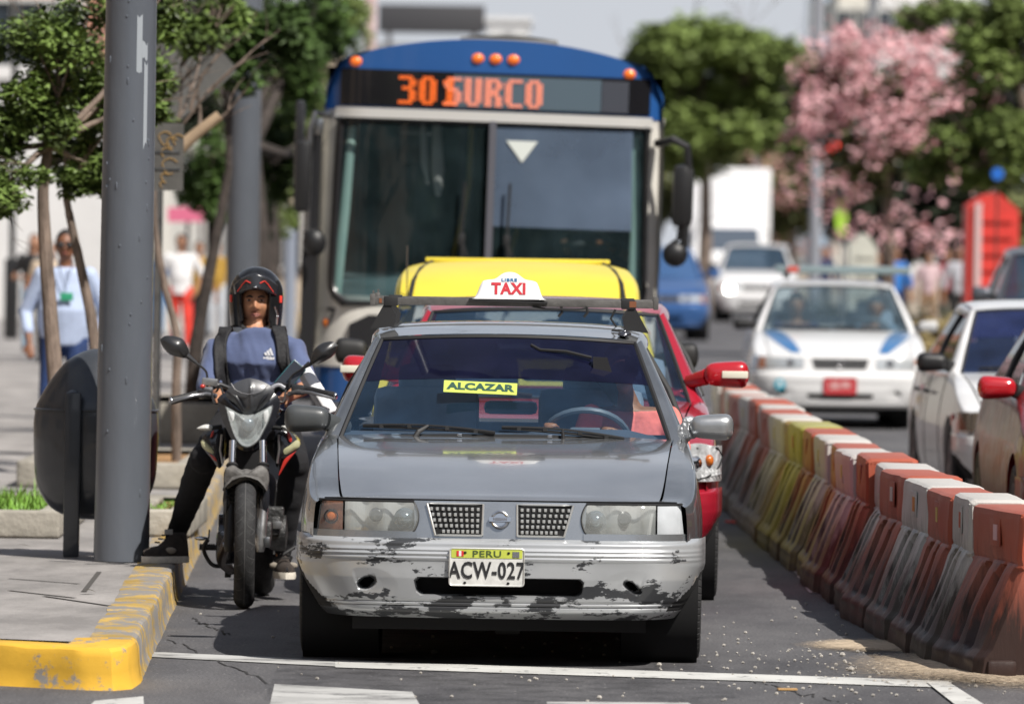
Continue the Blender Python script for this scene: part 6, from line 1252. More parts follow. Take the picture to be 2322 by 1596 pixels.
# windscreen surround with rounded lower corners
wl_ = lambda z: -1.145 + (.14 * (1 - sqrt(max(0, 1 - ((1.40 - z) / .16) ** 2))) if z < 1.40 else 0) + (z - 1.4) * .02
wr_ = lambda z: -wl_(z)
mb = MB(); lp = [(wl_(z), z) for z in frange(1.245, 2.54, 24)]; ring = lp + [(-x, z) for x, z in lp[::-1]] + [lp[0]]; mb.tube([(x, yf(x, z) - .002, z) for x, z in ring], [(.034, .02)] * len(ring), 8, False, up=(0, 0, 1)); mb.build('windscreen_frame', BFR, bus)
g1 = glassmat('bus_glass_left', (.62, .70, .72), .10, (.10, .17, .19)); g2 = glassmat('bus_glass_sky_veil', (.50, .56, .62), .50, (.17, .23, .33), nscale=1.3, ncon=.30)
bp('windscreen', wl_, -.02, 1.25, 2.535, 20, 20, .006, g1); bp('driver_windscreen', .02, wr_, 1.25, 1.82, 20, 10, .006, g1); bp('painted_sky_veil', .02, lambda z: wr_(z) - .10, 1.82, 2.535, 20, 10, .006, g2); bp('driver_windscreen', lambda z: wr_(z) - .10, wr_, 1.82, 2.535, 4, 10, .006, g1)  # upper right pane: sky reflection painted on as a diffuse grey-blue veil
mb = MB(); mb.box((0, -.005, 1.90), (.05, .03, 1.30), Matrix.Rotation(-.035, 4, 'X')); mb.build('centre_pillar', M('pillar_grey', (.13, .13, .15), .4, .3), bus)
bp('bright_strip', -1.16, 1.16, 2.545, 2.615, 40, 3, -.022, BRT); bp('strip_lower_gap', -1.16, 1.16, 2.52, 2.55, 40, 2, -.002, BFR)  # bright strip and the black band beneath it
# blue cap with the display
capo = bp('roof_cap', -1.235, 1.235, 2.60, 2.93, 50, 10, .0, BLU, zt=lambda x: roofz(x))
dsp = empty('route_display'); dsp.parent = bus
bp('display_glass', -1.13, 1.14, 2.632, 2.885, 40, 4, -.012, M('display_black', (.010, .010, .012), .15, coat=.5), dsp)
bp('display_centre_pane', -.30, .78, 2.64, 2.865, 20, 4, -.020, M('display_grey_glass', (.085, .12, .15), .25, coat=.6), dsp); bp('display_side_pane', .785, .98, 2.64, 2.86, 6, 4, -.018, M('display_grey_glass2', (.055, .06, .075), .3, coat=.5), dsp)  # two grey panes set over the black display
# dot matrix lettering
FN = {'3': ['11110', '00011', '00011', '01110', '00011', '00011', '00011', '11110'], '0': ['01110', '11011', '11011', '11011', '11011', '11011', '11011', '01110'], '1': ['00110', '01110', '00110', '00110', '00110', '00110', '00110', '01111'],
      'S': ['01111', '11000', '11000', '01110', '00011', '00011', '00011', '11110'], 'U': ['11011', '11011', '11011', '11011', '11011', '11011', '11011', '01110'], 'R': ['11110', '11011', '11011', '11110', '11110', '11011', '11011', '11011'], 'C': ['01111', '11000', '11000', '11000', '11000', '11000', '11000', '01111'], 'O': ['01110', '11011', '11011', '11011', '11011', '11011', '11011', '01110']}
def dots(txt, x0, cw, mat, name):
    mb = MB(); n_ = 0
    for k, ch in enumerate(txt):
        for r, row in enumerate(FN[ch]):
            for c_, v in enumerate(row):
                if v == '1':
                    for a in (0, 1):
                        for b in (0, 1):
                            x = x0 + k * cw + (c_ + a * .5) * (cw / 5.8); z = 2.845 - (r + b * .5) * .0245; w_ = cw / 5.8 * .40
                            mb.add([(x, yf(x, z) - .030, z), (x + w_ * .93, yf(x, z) - .030, z), (x + w_ * .93, yf(x, z) - .030, z - .0095), (x, yf(x, z) - .030, z - .0095)], [[0, 3, 2, 1]])
    return mb.build(name, mat, dsp, smooth=False, fix=False)
dots('301', -.70, .150, M('led_orange', (.8, .16, .02), .5, emit=(1, .12, .010), estr=.50), 'route_number'); dots('SURCO', -.365, .148, M('led_salmon', (.8, .3, .2), .5, emit=(1, .20, .10), estr=.45), 'route_name')
for x in (-1.02, -.13, .0, .13, .98):
    mb = MB(); z = 2.985 if abs(x) < .5 else 2.935 - (.02 if x > 0 else 0); mb.ball((x, yf(x, z) + .0, z), (.047, .03, .036), 14, 10); mb.build('marker_lamp', M('marker_orange', (.75, .17, .02), .2, coat=.8, emit=(1, .16, .02), estr=.25), bus)
# body shell: sides, roof, floor, back
ol = [(-1.25, .35), (-1.25, 2.55), (-1.225, 2.75), (-1.15, 2.93)] + [(x, roofz(x)) for x in frange(-1.05, 1.05, 14)] + [(1.15, 2.93), (1.225, 2.75), (1.25, 2.55), (1.25, .35)]
mb = MB(); mb.grid([[(x, y + (.12 if abs(x) > 1.2 and y < .3 else 0), z) for x, z in ol] for y in (.12, .5, 1.2)], mi=0); mb.grid([[(x, y, z) for x, z in ol] for y in (1.2, 6, 11)], mi=1); mb.grid([[(x, 11, z) for x, z in ol], [(0, 11, 1.5)] * len(ol)], mi=1); mb.grid([[(-1.25, .12, .35), (1.25, .12, .35)], [(-1.25, 11, .35), (1.25, 11, .35)]], mi=1)
sh = mb.build('body', [BLU, M('bus_roof_cream', (.52, .50, .45), .5)], bus, angle=50, solid=0); 
for p in sh.data.polygons:
    if p.center.z < 2.5 and p.material_index == 0: p.material_index = 1
mb = MB()
for k in range(6):
    for s in (-1, 1): mb.box((s * 1.256, 2.3 + k * 1.5, 1.95), (.02, 1.3, .85))
mb.build('side_windows', M('bus_side_glass', (.03, .035, .04), .08, coat=.8), bus)
# interior
mb = MB(); mb.box((0, 5.6, 1.02), (2.4, 10, .04)); mb.grid([[(x, 4.5 + .0, z) for x in (-1.24, 1.24)] for z in (.4, 2.9)]); mb.grid([[(s_ * 1.235, y, z) for y in (.5, 4.5)] for s_, z in ((-1, 1.0), (-1, 2.9), (1, 2.9), (1, 1.0))]); mb.build('cabin_lining', M('bus_cabin_dark', (.012, .013, .014), .9), bus)
mb = MB(); mb.grid([[(x, lerp(.18, .75, v) + .1 * (x / 1.2) ** 2, lerp(1.30, 1.46, v) - .02 * sin(4 * x)) for x in frange(-1.15, 1.15, 20)] for v in frange(0, 1, 4)]); mb.grid([[(x, .76, z) for x in (-1.15, 1.15)] for z in (1.0, 1.46)]); mb.build('dashboard', M('bus_dash_teal', (.10, .145, .15), .7, var=.25, vscale=3), bus)
for s in (-1, 1): mb = MB(); mb.tube([(s * 1.06 + (-.045 if s < 0 else 0), .20, 1.30), (s * 1.065, .22, 1.9), (s * 1.035, .25, 2.48)], [(.035, .012), (.035, .012), (.028, .01)], 8, up=(1, 0, 0)); mb.build('pillar_trim', M('mint_trim', (.50, .66, .58), .5), bus)
mb = MB(); R_ = Matrix.Translation((.72, .62, 1.70)) @ Matrix.Rotation(1.05, 4, 'X'); mb.X = R_; mb.tube([(.23 * cos(a), 0, .23 * sin(a)) for a in frange(0, 2 * pi, 30)], .018, 8, False); mb.box((0, .02, 0), (.42, .03, .04)); mb.X = Matrix.Identity(4); mb.build('steering_wheel', BLACK, bus)
for x, y in ((-.24, 1.2), (.18, 1.6)): mb = MB(); mb.tube([(x, y, 1.05), (x - .04, y, 1.6), (x + .06, y, 2.1), (x + .06, y, 2.8)], .018, 8); mb.build('grab_pole', M('yellow_pole', (.55, .36, .03), .4), bus)
mb = MB(); mb.box((-.55, .5, 2.35), (.28, .05, .22), bev=.02); mb.build('inner_mirror', BLACK, bus); mb = MB(); mb.prism([(.10, 2.42), (.33, 2.42), (.22, 2.27)], 'Y', yf(.2, 2.35) - .004, yf(.2, 2.35) - .001); mb.build('pennant', M('pennant_white', (.66, .70, .66), .7), bus)
mb = MB(); mb.tube([(-.42, .35, 2.52), (-.40, .36, 2.2), (-.39, .36, 2.02)], [.03, .05, .02], 8); mb.tube([(-.52, .35, 2.52), (-.50, .36, 2.25), (-.47, .36, 2.1)], [.02, .03, .01], 8); mb.build('hanging_ribbons', M('ribbon_pale', (.42, .40, .38), .8), bus)
for s, xx in ((-1, -.20), (1, .13)):
    mb = MB(); mb.tube([(xx, -.03, 1.33), (xx + .01, -.035, 1.62), (xx + s * 0, -.03, 1.75)], .014, 8); mb.tube([(xx + .02, -.03, 1.20), (xx + .10, -.035, 1.45), (xx, -.03, 1.72), (xx + .01, -.02, 2.12)], .010, 8); mb.box((xx, -.03, 1.72), (.05, .03, .08), bev=.01); mb.build('wiper', RUB, bus)
seated(bus, .86, 1.10, 2.02, M('driver_navy', (.02, .03, .07), .8), 'bus driver seated behind the big steering wheel', wheel=(-.14, -.38, -.30), sc=1.05)
# mirrors
ml = empty('side_mirror'); ml.parent = bus; mb = MB(); mb.box((-1.375, .0, 2.12), (.115, .12, .50), bev=.04); mb.build('mirror_shell', BLACK, ml); mb = MB(); mb.tube([(-1.2, .2, 2.55), (-1.30, .02, 2.56), (-1.33, 0, 2.45), (-1.33, 0, 1.75), (-1.25, .1, 1.7)], .022, 8); mb.box((-1.27, .06, 2.47), (.07, .06, .12), bev=.02); mb.build('mirror_bracket', STEEL, ml); mb = MB(); mb.ball((-1.27, -.02, 1.66), (.085, .06, .095)); mb.build('round_mirror', BLACK, ml)
mb = MB(); mb.box((-1.42, .3, 2.35), (.06, .2, .6), bev=.02); mb.box((-1.31, .35, 1.5), (.10, .4, 1.9)); mb.build('door_edge', BFR, ml)
mr_ = empty('side_mirror'); mr_.parent = bus; mb = MB(); mb.tube([(1.2, .2, 2.44), (1.32, .0, 2.47), (1.42, -.03, 2.42), (1.44, -.03, 2.25), (1.42, -.02, 1.72)], .03, 10); mb.tube([(1.43, -.03, 2.3), (1.38, -.03, 1.78), (1.33, -.02, 1.74)], .016, 8); mb.build('mirror_bracket', BLACK, mr_); mb = MB(); mb.box((1.40, 0, 2.08), (.155, .14, .44), bev=.06); mb.build('mirror_shell', BLACK, mr_); mb = MB(); mb.ball((1.36, -.02, 1.67), (.092, .06, .088)); mb.build('round_mirror', BLACK, mr_)
for s in (-1, 1):
    for yy in (2.4, 8.2): wheel(bus, s * 1.08, yy, .48, .28, 0, s)
mb = MB(); mb.grid([[(x * .34 + .08, y, roofz(x * .34) + .045 + .01 * (1 - x * x)) for x in frange(-1, 1, 8)] for y in (.9, 1.9)]); mb.box((.08, 1.4, 3.13), (.72, 1.0, .05), bev=.01); mb.build('roof_hatch', M('hatch_grey', (.22, .21, .19), .6), bus)
# ------------------------------------------------------------------ the motorcycle
g0 = gnd(553, 1379); YB = g0.y; bk = empty('motorcycle', (g0.x, YB, 0), 'black and red motorcycle with pointed headlamp waiting between kerb and grey taxi', 'motorcycle')
OB = Vector((g0.x, YB, 0)); LP = lambda px, py, y: at(px, py, YB + y) - OB
MATB = M('matt_black_fairing', (.060, .062, .068), .38, .1, coat=.25, var=.12, vscale=8); GLB = M('gloss_black_fairing', (.018, .019, .024), .2, 0, coat=.8, var=.2, vscale=10); MRED = M('red_fairing', (.50, .03, .02), .3, coat=.7); DUST = M('dusty_plastic', (.10, .095, .09), .6, var=.4, vscale=18, bump=.4, bscale=40)
ENG = M('engine_metal', (.10, .10, .10), .45, .7, var=.4, vscale=20, bump=.5, bscale=60); ALU = M('fork_aluminium', (.42, .42, .42), .35, .9, var=.2, vscale=20)
def shield(name, pts, y, bulge, mat, depth=.02, par=None, rings=8, ridge=0., yfn=None):
    """a filled, bulging panel whose outline is given in reading pixels; depth is its real thickness"""
    P = [LP(px, py, y) for px, py in pts]; P = crom(P + [P[0]], 4)[:-1]; c = sum(P, Vector()) / len(P); mb = MB(); rows = []
    for i in range(rings + 1):
        k = i / rings; row = []
        for p in P:
            q = c.lerp(p, k); yy = q.y - bulge * (1 - k * k) - ridge * max(0, 1 - abs(q.x - c.x) / .012) * (1 - k); row.append((q.x, yy + (yfn(q) if yfn else 0), q.z))
        rows.append(row)
    mb.grid(rows, closev=True); mb.grid([rows[-1], [(x, yy + depth, z) for x, yy, z in rows[-1]], [(c.x + (x - c.x) * .1, yy + depth, c.z + (z - c.z) * .1) for x, yy, z in rows[-1]]], closev=True)
    return mb.build(name, mat, par or bk, angle=40)
# wheels
def moto_wheel(c, R, wd, tw, name='wheel', grooves=True, steer=0.):
    t = empty(name, c); t.parent = bk; t.rotation_euler = (0, 0, steer); mb = MB(); h = wd / 2
    pr = [(R - h * 1.25, -h * .55), (R - h * 1.1, -h * .85), (R - h * .75, -h * 1.0)] + [(R - h * .98 + h * .98 * cos(a), h * sin(a)) for a in frange(-1.35, 1.35, 16)] + [(R - h * .75, h * 1.0), (R - h * 1.1, h * .85), (R - h * 1.25, h * .55)]
    mb.lathe(pr, axis='X', n=72); mb.build('tyre', RUBBER, t, angle=50)
    if grooves:
        mb = MB(); Rr = R + .0006; fx = lambda x: Rr - h * .98 + h * .98 * sqrt(max(0, 1 - (x / h) ** 2))
        mb.lathe([(fx(-.0022), -.0022), (fx(.0022) + .0005, .0022)], axis='X', n=72)
        for k in range(26):
            for s in (-1, 1):
                a0 = 2 * pi * (k + (.5 if s > 0 else 0)) / 26; pts = []
                for i in range(7):
                    u = i / 6; x = s * lerp(.010, h * .93, u); a = a0 + .09 * u ** .6 + .0; pts.append((x, a))
                for w_ in (1,): mb.grid([[(x, fx(x) * cos(a + d), fx(x) * sin(a + d)) for d in (-.006, .006)] for x, a in pts])
                pts2 = [(s * lerp(h * .93, h * .62, i / 5), a0 + .09 + .075 * (i / 5) - .0) for i in range(6)]; mb.grid([[(x, fx(x) * cos(a + d), fx(x) * sin(a + d)) for d in (-.005, .005)] for x, a in pts2])
        mb.build('tread_grooves', M('tread_groove', (.075, .075, .075), .9), t, fix=False)
    mb = MB(); mb.lathe([(R - h * 1.2, -tw), (R - h * 1.45, -tw * 1.0), (R - h * 1.6, -tw * .7), (R - h * 1.6, tw * .7), (R - h * 1.45, tw), (R - h * 1.2, tw)], axis='X', n=60)
    for k in range(5):
        a = 2 * pi * k / 5 + .3; d = (R - h * 1.6); mb.box((0, d * .52 * cos(a), d * .52 * sin(a)), (.02, d * .95, .045), Matrix.Rotation(a, 4, 'X'), bev=.006)
    mb.lathe([(0, -.05), (.035, -.05), (.035, .05), (0, .05)], axis='X', n=20); mb.build('rim', M('dusty_rim', (.30, .26, .22), .55, .5, var=.3, vscale=14), t)
    mb = MB(); mb.lathe([(.05, .045), (.13, .045), (.13, .049), (.05, .049)], axis='X', n=40); mb.build('brake_disc', STEEL, t); return t
moto_wheel((0, 0, .298), .298, .098, .036, steer=.035)
p = LP(594, 1356, 1.28); moto_wheel((p.x, 1.28, .30), .30, .118, .045, grooves=False)
# fork, boots, brake
for s, (tx, ty), (bx, by) in ((1, (596, 1000), (590, 1236)), (-1, (528, 1000), (519, 1236))):
    a, m_, b = LP(tx, ty, .17), LP((tx + bx) / 2 + (4 if s > 0 else 0), 1145, .045), LP(bx, by, 0); b.y = .0
    f = empty('fork_leg'); f.parent = bk; mb = MB(); mb.tube([a, m_.lerp(a, .25), b], [.017, .017, .017], 12); mb.build('stanchion', CHROME, f)
    mb = MB(); q = m_; mb.tube([q, q.lerp(b, .5), b, b + Vector((0, -.0, -.03))], [.026, .025, .026, .018], 14); mb.build('slider', ALU if s > 0 else BLACK, f)
    mb = MB(); a2 = a.lerp(m_, .35); rr = []; pts = []
    for k in range(21): pts.append(a2.lerp(m_, k / 20)); rr.append(.030 if k % 2 else .023)
    mb.tube(pts, rr, 14); mb.build('fork_boot', RUB, f)
mb = MB(); mb.tube([LP(505, 1234, 0), LP(612, 1234, 0)], .011, 10); mb.box(LP(606, 1228, .0), (.03, .05, .05), bev=.01); mb.build('axle', STEEL, bk)
mb = MB(); mb.box(LP(608, 1205, .07), (.035, .07, .10), bev=.015); mb.build('brake_caliper', ENG, bk)
# mudguard: faceted cap over the tyre with side blades
mb = MB(); rows = []
for a in frange(radians(74), radians(150), 12):
    w_ = lerp(.075, .105, sin(a)) ; r_ = .335; rows.append([(x * w_, -r_ * cos(a) * (1 - .05 * abs(x)), .298 + r_ * sin(a) * (1.0 - .10 * x * x - .03 * abs(x)) - (.055 * max(0, abs(x) - .75) * 4 * .5)) for x in (-1, -.85, -.6, -.25, 0, .25, .6, .85, 1)])
mb.grid(rows); fd = mb.build('front_mudguard', DUST, bk, angle=20, solid=.006)
shield('mudguard_top', [(511, 1062), (527, 1056), (545, 1066), (556, 1064), (570, 1066), (588, 1056), (605, 1066), (608, 1098), (600, 1110), (586, 1099), (556, 1095), (527, 1099), (516, 1108), (509, 1092)], -.02, .03, DUST, .10)
for s, pts in ((1, [(597, 1090), (608, 1100), (609, 1150), (598, 1172), (588, 1150), (590, 1110)]), (-1, [(510, 1095), (518, 1110), (522, 1150), (512, 1168), (505, 1140)])): shield('mudguard_blade', pts, .02, .01, GLB, .09)
# nose: cowl sides, headlamp, visor
shield('cowl', [(492, 905), (506, 892), (560, 890), (622, 892), (634, 907), (628, 945), (606, 990), (589, 1013), (562, 1024), (538, 1014), (517, 980), (500, 940)], .26, .05, GLB, .12)
hl_ = empty('headlight'); hl_.parent = bk; HLP = [(511, 921), (527, 929), (545, 938), (562, 941), (580, 937), (598, 929), (616, 921), (610, 950), (600, 972), (588, 994), (578, 1006), (561, 1014), (545, 1008), (532, 990), (521, 960)]
cx_, cy_ = 562, 965; sc_ = lambda k: [(cx_ + (x - cx_) * k, cy_ + (y - cy_) * k) for x, y in HLP]
shield('lamp_rim', sc_(1.05), .205, .02, MATB, .06, hl_); shield('reflector', sc_(.96), .185, -.015, M('moto_reflector', (.78, .80, .80), .3, .3, bump=.5, bscale=30, var=.2, vscale=9), .02, hl_)
shield('lens', HLP, .178, .035, glassmat('moto_lens', (.92, .94, .94), .30, (.66, .70, .70)), .01, hl_)
mb = MB(); q = LP(563, 962, .172); mb.ball(q, (.030, .018, .030)); mb.build('projector', M('projector_blue', (.16, .20, .24), .15, .4, coat=1), hl_)
for pts in ([(518, 930), (531, 936), (528, 955), (521, 946)], [(608, 928), (598, 934), (602, 958), (609, 944)]): shield('position_lamp', pts, .150, .004, M('position_white', (.66, .68, .68), .2, coat=.6), .008, hl_)
vs = shield('visor', [(566, 857), (584, 861), (604, 869), (618, 879), (622, 889), (612, 905), (598, 920), (582, 934), (572, 940), (556, 940), (546, 930), (532, 914), (512, 898), (519, 879), (536, 867), (552, 860)], .19, .035, MATB, .025, ridge=.010)
for s, pts in ((-1, [(527, 893), (537, 897), (548, 914), (553, 932), (541, 920)]), (1, [(611, 891), (600, 896), (588, 912), (580, 934), (596, 914)])): shield('visor_scoop', pts, .158, .006, M('scoop_dark', (.012, .013, .016), .35), .01)
mb = MB(); mb.tube([LP(524, 869, .165), LP(533, 883, .155), LP(548, 891, .148), LP(563, 894, .146), LP(580, 891, .148), LP(597, 884, .155), LP(608, 873, .165)], .0018, 5); mb.build('visor_seam', M('seam_grey', (.16, .16, .17), .4), bk)
# steering head block, dark radiator block, frame
mb = MB(); mb.box(LP(560, 1040, .32), (.14, .10, .22), bev=.02); mb.box(LP(556, 1130, .52), (.20, .22, .30), bev=.03); mb.tube([LP(560, 1000, .35), LP(556, 1100, .5), LP(556, 1230, .55)], .035, 8); mb.build('frame', DARK, bk)
# tank, side shrouds, lenses, stripes
mb = MB(); mb.grid(surf([[(x * w_, y, z - .05 * x * x * k) for x in (-1, -.6, 0, .6, 1)] for y, w_, z, k in ((.42, .10, .86, 1), (.55, .14, .95, 1), (.75, .15, .955, 1), (.95, .10, .90, 1))], 4, 4)); mb.build('tank', GLB, bk)
mb = MB(); mb.box((.0, 1.15, .80), (.24, .62, .09), bev=.04); mb.build('seat', BLACK, bk); mb = MB(); mb.box((0, 1.55, .86), (.16, .3, .08), bev=.03); mb.build('tail', GLB, bk)
for s, sh_, lens_, red_, pan in ((-1, [(478, 975), (500, 966), (508, 1000), (506, 1040), (498, 1062), (480, 1040), (462, 1018), (455, 1004), (462, 988)], [(455, 1000), (460, 996), (473, 1008), (484, 1022), (484, 1028), (472, 1024), (459, 1014)], [[(480, 978), (485, 976), (481, 990), (477, 992)], [(474, 1028), (487, 1036), (492, 1046), (484, 1042)]], 1),
                                 (1, [(622, 975), (640, 970), (664, 985), (678, 1005), (676, 1018), (655, 1032), (640, 1042), (628, 1060), (622, 1030)], [(680, 1002), (679, 1012), (668, 1020), (646, 1030), (643, 1020), (656, 1010), (674, 997)], [[(650, 978), (656, 980), (662, 1000), (657, 1002)], [(672, 1022), (650, 1050), (632, 1078), (638, 1058), (646, 1040)]], 1)):
    e = shield('tank_shroud', sh_, .36, .03, GLB, .24)
    shield('shroud_lens', lens_, .325, .008, M('pale_amber_lens', (.46, .45, .27) if s < 0 else (.5, .5, .42), .2, coat=.7), .012, e)
    for r_ in red_: shield('red_stripe', r_, .322, .003, MRED, .01, e)
o = text('FZ', .030, WHITE, bk, LP(643, 985, .32), rot=(pi / 2, -1.15, 0), ext=.0006, off=.0006); bpy.data.objects.remove(o)
for pts in ([(632, 985), (633, 1020), (628, 1050)], [(503, 985), (499, 1020), (505, 1050)]): mb = MB(); mb.tube([LP(*v, .33) for v in pts], .006, 8); mb.build('shroud_edge', ALU, bk)
# indicators
shield('indicator', [(445, 971), (456, 965), (470, 962), (481, 966), (480, 974), (468, 977), (454, 975)], .30, .018, M('clear_indicator', (.58, .58, .55), .2, coat=.8, bump=.6, bscale=60), .03)
mb = MB(); mb.tube([LP(480, 970, .31), LP(502, 967, .33)], .010, 8); mb.tube([LP(614, 968, .33), LP(640, 971, .31)], .010, 8); mb.build('indicator_stem', RUB, bk)
shield('indicator', [(638, 966), (650, 964), (664, 968), (672, 974), (660, 978), (645, 977)], .30, .018, MATS['clear_indicator'], .03)
# handlebars
HBm = M('bar_black', (.03, .03, .032), .35, .3, coat=.3)
mb = MB(); mb.tube([LP(395, 907, .42), LP(430, 896, .46), LP(465, 886, .50), LP(500, 872, .52), LP(530, 884, .52), LP(562, 896, .50), LP(600, 886, .52), LP(628, 871, .52), LP(660, 874, .50), LP(700, 882, .46), LP(745, 892, .42)], .012, 10); mb.build('handlebar', HBm, bk)
for s, a, b, lev in ((-1, (388, 909), (452, 892), [(384, 914, .36), (410, 905, .34), (440, 897, .35), (468, 893, .40), (490, 898, .44)]), (1, (760, 898), (690, 881), [(760, 905, .36), (735, 898, .34), (705, 890, .35), (672, 888, .40), (655, 893, .44)])):
    g = MB(); g.tube([LP(*a, .415), LP(*b, .475)], [.0185, .017], 14); e = g.build('grip', RUB, bk); g = MB(); q = LP(*a, .412); g.ball(q, (.012, .016, .018)); g.build('bar_end', CHROME, e)
    g = MB(); g.tube([LP(*v) for v in lev], [(.006, .005), (.007, .005), (.008, .006), (.010, .008), (.012, .010)], 8); g.build('brake_lever' if s < 0 else 'clutch_lever', M('lever_metal', (.25, .25, .26), .3, .8), bk)
mb = MB(); mb.box(LP(476, 866, .46), (.075, .05, .036), Matrix.Rotation(.1, 4, 'Y'), bev=.006); mb.box(LP(471, 884, .46), (.05, .05, .03), bev=.006); mb.build('brake_reservoir', ALU, bk)
for v in ((466, 893, .44), (676, 884, .46)): mb = MB(); mb.box(LP(*v), (.065, .05, .048), bev=.012); mb.build('switch_housing', HBm, bk)
mb = MB(); mb.ball(LP(459, 876, .43), (.012, .01, .010)); mb.build('kill_switch', MRED, bk)
for pts in ([(490, 888, .42), (500, 878, .36), (506, 892, .33)], [(622, 880, .42), (612, 884, .34), (606, 900, .33)], [(648, 884, .44), (640, 912, .36), (625, 905, .36)], [(480, 890, .42), (488, 915, .36), (505, 912, .35)], [(628, 872, .40), (614, 884, .36), (613, 905, .35), (624, 912, .34)]): mb = MB(); mb.tube(crom([LP(*v) for v in pts], 5), .005, 6); mb.build('cable', M('cable_black', (.02, .02, .02), .5), bk)
mb = MB(); mb.tube(crom([LP(612, 896, .36), LP(616, 880, .37), (LP(632, 873, .38)), LP(646, 880, .38)], 6), .010, 8); mb.build('silver_hose', M('silver_hose_metal', (.62, .62, .64), .3, .7), bk)
# mirrors
for pts, st in (([(363, 770), (374, 762), (394, 762), (414, 769), (424, 784), (428, 800), (422, 812), (404, 809), (385, 803), (370, 788)], [(424, 806, .47), (447, 824, .47), (467, 842, .48), (470, 858, .48), (470, 880, .48)]),
                ([(766, 783), (757, 775), (741, 775), (722, 783), (711, 796), (703, 818), (702, 828), (718, 826), (740, 817), (756, 806)], [(703, 824, .47), (682, 838, .47), (662, 852, .48), (657, 862, .48), (656, 882, .48)])):
    e = shield('mirror', pts, .47, .032, M('mirror_shell_black', (.02, .02, .021), .32, coat=.5), .012, rings=8, ridge=0); g = MB(); g.tube(crom([LP(*v) for v in st], 4), .0055, 8); g.tube([LP(*st[0]), LP(*st[1])], [.014, .006], 8); g.build('mirror_stem', HBm, e)
# engine, crash parts, pegs
mb = MB(); mb.lathe([(0, -.06), (.075, -.05), (.085, -.02), (.085, .03), (.0, .04)], tuple(LP(634, 1208, .62)), 'X', 22); mb.box(LP(622, 1165, .58), (.09, .12, .07), bev=.01); mb.box(LP(620, 1190, .56), (.07, .10, .09), bev=.015); mb.build('engine_case', ENG, bk)
mb = MB(); [mb.box(LP(560, 1110 + 9 * k, .52), (.21, .17, .008)) for k in range(8)]; mb.build('cylinder_fins', ENG, bk)
mb = MB(); mb.box(LP(629, 1190, .50), (.045, .006, .035), bev=.004); mb.build('engine_plate', ALU, bk)
mb = MB(); mb.lathe([(0, .06), (.08, .055), (.10, .03), (.10, -.02), (0, -.03)], tuple(LP(506, 1212, .62)), 'X', 22); mb.box(LP(515, 1240, .5), (.10, .2, .16), bev=.03); mb.build('clutch_cover', GLB, bk)
mb = MB(); mb.tube(crom([LP(530, 1190, .30), LP(512, 1235, .28), LP(503, 1268, .4), LP(520, 1290, .7)], 5), .024, 10); mb.build('exhaust_pipe', M('hot_pipe', (.09, .075, .07), .4, .8), bk)
mb = MB(); mb.tube([LP(452, 1240, .78), LP(490, 1241, .78)], .014, 8); [mb.box(LP(455 + 5 * k, 1235, .78), (.006, .03, .012)) for k in range(7)]; mb.build('foot_peg', RUB, bk)
mb = MB(); mb.tube([LP(650, 1238, .78), LP(618, 1242, .78)], .014, 8); mb.tube(crom([LP(668, 1240, .7), LP(640, 1258, .68), LP(620, 1270, .68)], 4), .009, 8); mb.build('foot_peg', RUB, bk)
mb = MB(); mb.tube(crom([LP(472, 1222, .62), LP(462, 1240, .62), LP(468, 1262, .64), LP(486, 1282, .68), LP(526, 1280, .7)], 5), .010, 8); mb.tube([LP(473, 1222, .62), LP(475, 1200, .62)], .004, 6); pdl = mb.build('brake_pedal', BLACK, bk); mb = MB(); mb.ball(LP(457, 1220, .62), (.034, .02, .010)); mb.build('pedal_pad', CHROME, pdl)
mb = MB(); mb.box(LP(517, 1298, .9), (.03, .05, .045), bev=.005); mb.tube([LP(517, 1298, .9), LP(560, 1292, .9)], .012, 8); mb.build('side_stand', BLACK, bk)
# ------------------------------------------------------------------ the rider
TS = M('blue_grey_tshirt', (.078, .104, .205), .85, var=.10, vscale=5, bump=.55, bscale=9, sheen=.2); BJ = M('black_jogger_cloth', (.008, .008, .010), .9, bump=.4, bscale=20)
rp = Vector((g0.x, YB + 1.12, 0)); rd = empty('person', rp, 'motorcyclist in a black helmet and blue grey T-shirt with one foot on the kerb', 'person')
def R_(px, py, y): return at(px, py, YB + y) - rp
hc = R_(579, 683, 1.10)                                # between the eyes
def face_mesh(mb, c):
    n, m_ = 72, 60; rows = []
    G = lambda x, z, cx, cz, sx, sz: exp(-((x - cx) / sx) ** 2 - ((z - cz) / sz) ** 2)
    for i in range(m_ + 1):
        th = pi * i / m_; row = []
        for j in range(n):
            ph = 2 * pi * j / n; x, y, z = sin(th) * cos(ph), sin(th) * sin(ph), cos(th)
            X, Y, Z = x * .078, y * .094, z * .112 - .002
            if Z < -.03: k = 1 - .17 * min(1, (-.03 - Z) / .085) ** 1.6; X *= k; Y = Y * (1 - .10 * (1 - k))
            if Y < 0:
                a = abs(X); d = 0
                d += .026 * G(X, Z, 0, -.030, .013, .016) + .016 * G(X, Z, 0, -.008, .009, .020)      # nose
                d += .008 * (G(a, Z, .014, -.034, .008, .008))                                           # nostrils
                d -= .012 * G(a, Z, .031, .004, .016, .012); d += .006 * G(a, Z, .028, .024, .024, .009)  # sockets, brows
                d += .005 * G(a, Z, .042, -.030, .018, .020)                                              # cheeks
                d += .004 * G(X, Z, 0, -.060, .022, .006) + .003 * G(X, Z, 0, -.070, .019, .005) - .004 * G(X, Z, 0, -.080, .02, .006)
                d += .010 * G(X, Z, 0, -.100, .022, .014)                                                  # chin
                Y -= d
            row.append(c + Vector((X, Y, Z)))
        rows.append(row)
    mb.grid(rows, closev=True)
hcn = hc + Vector((0, .095, .0))
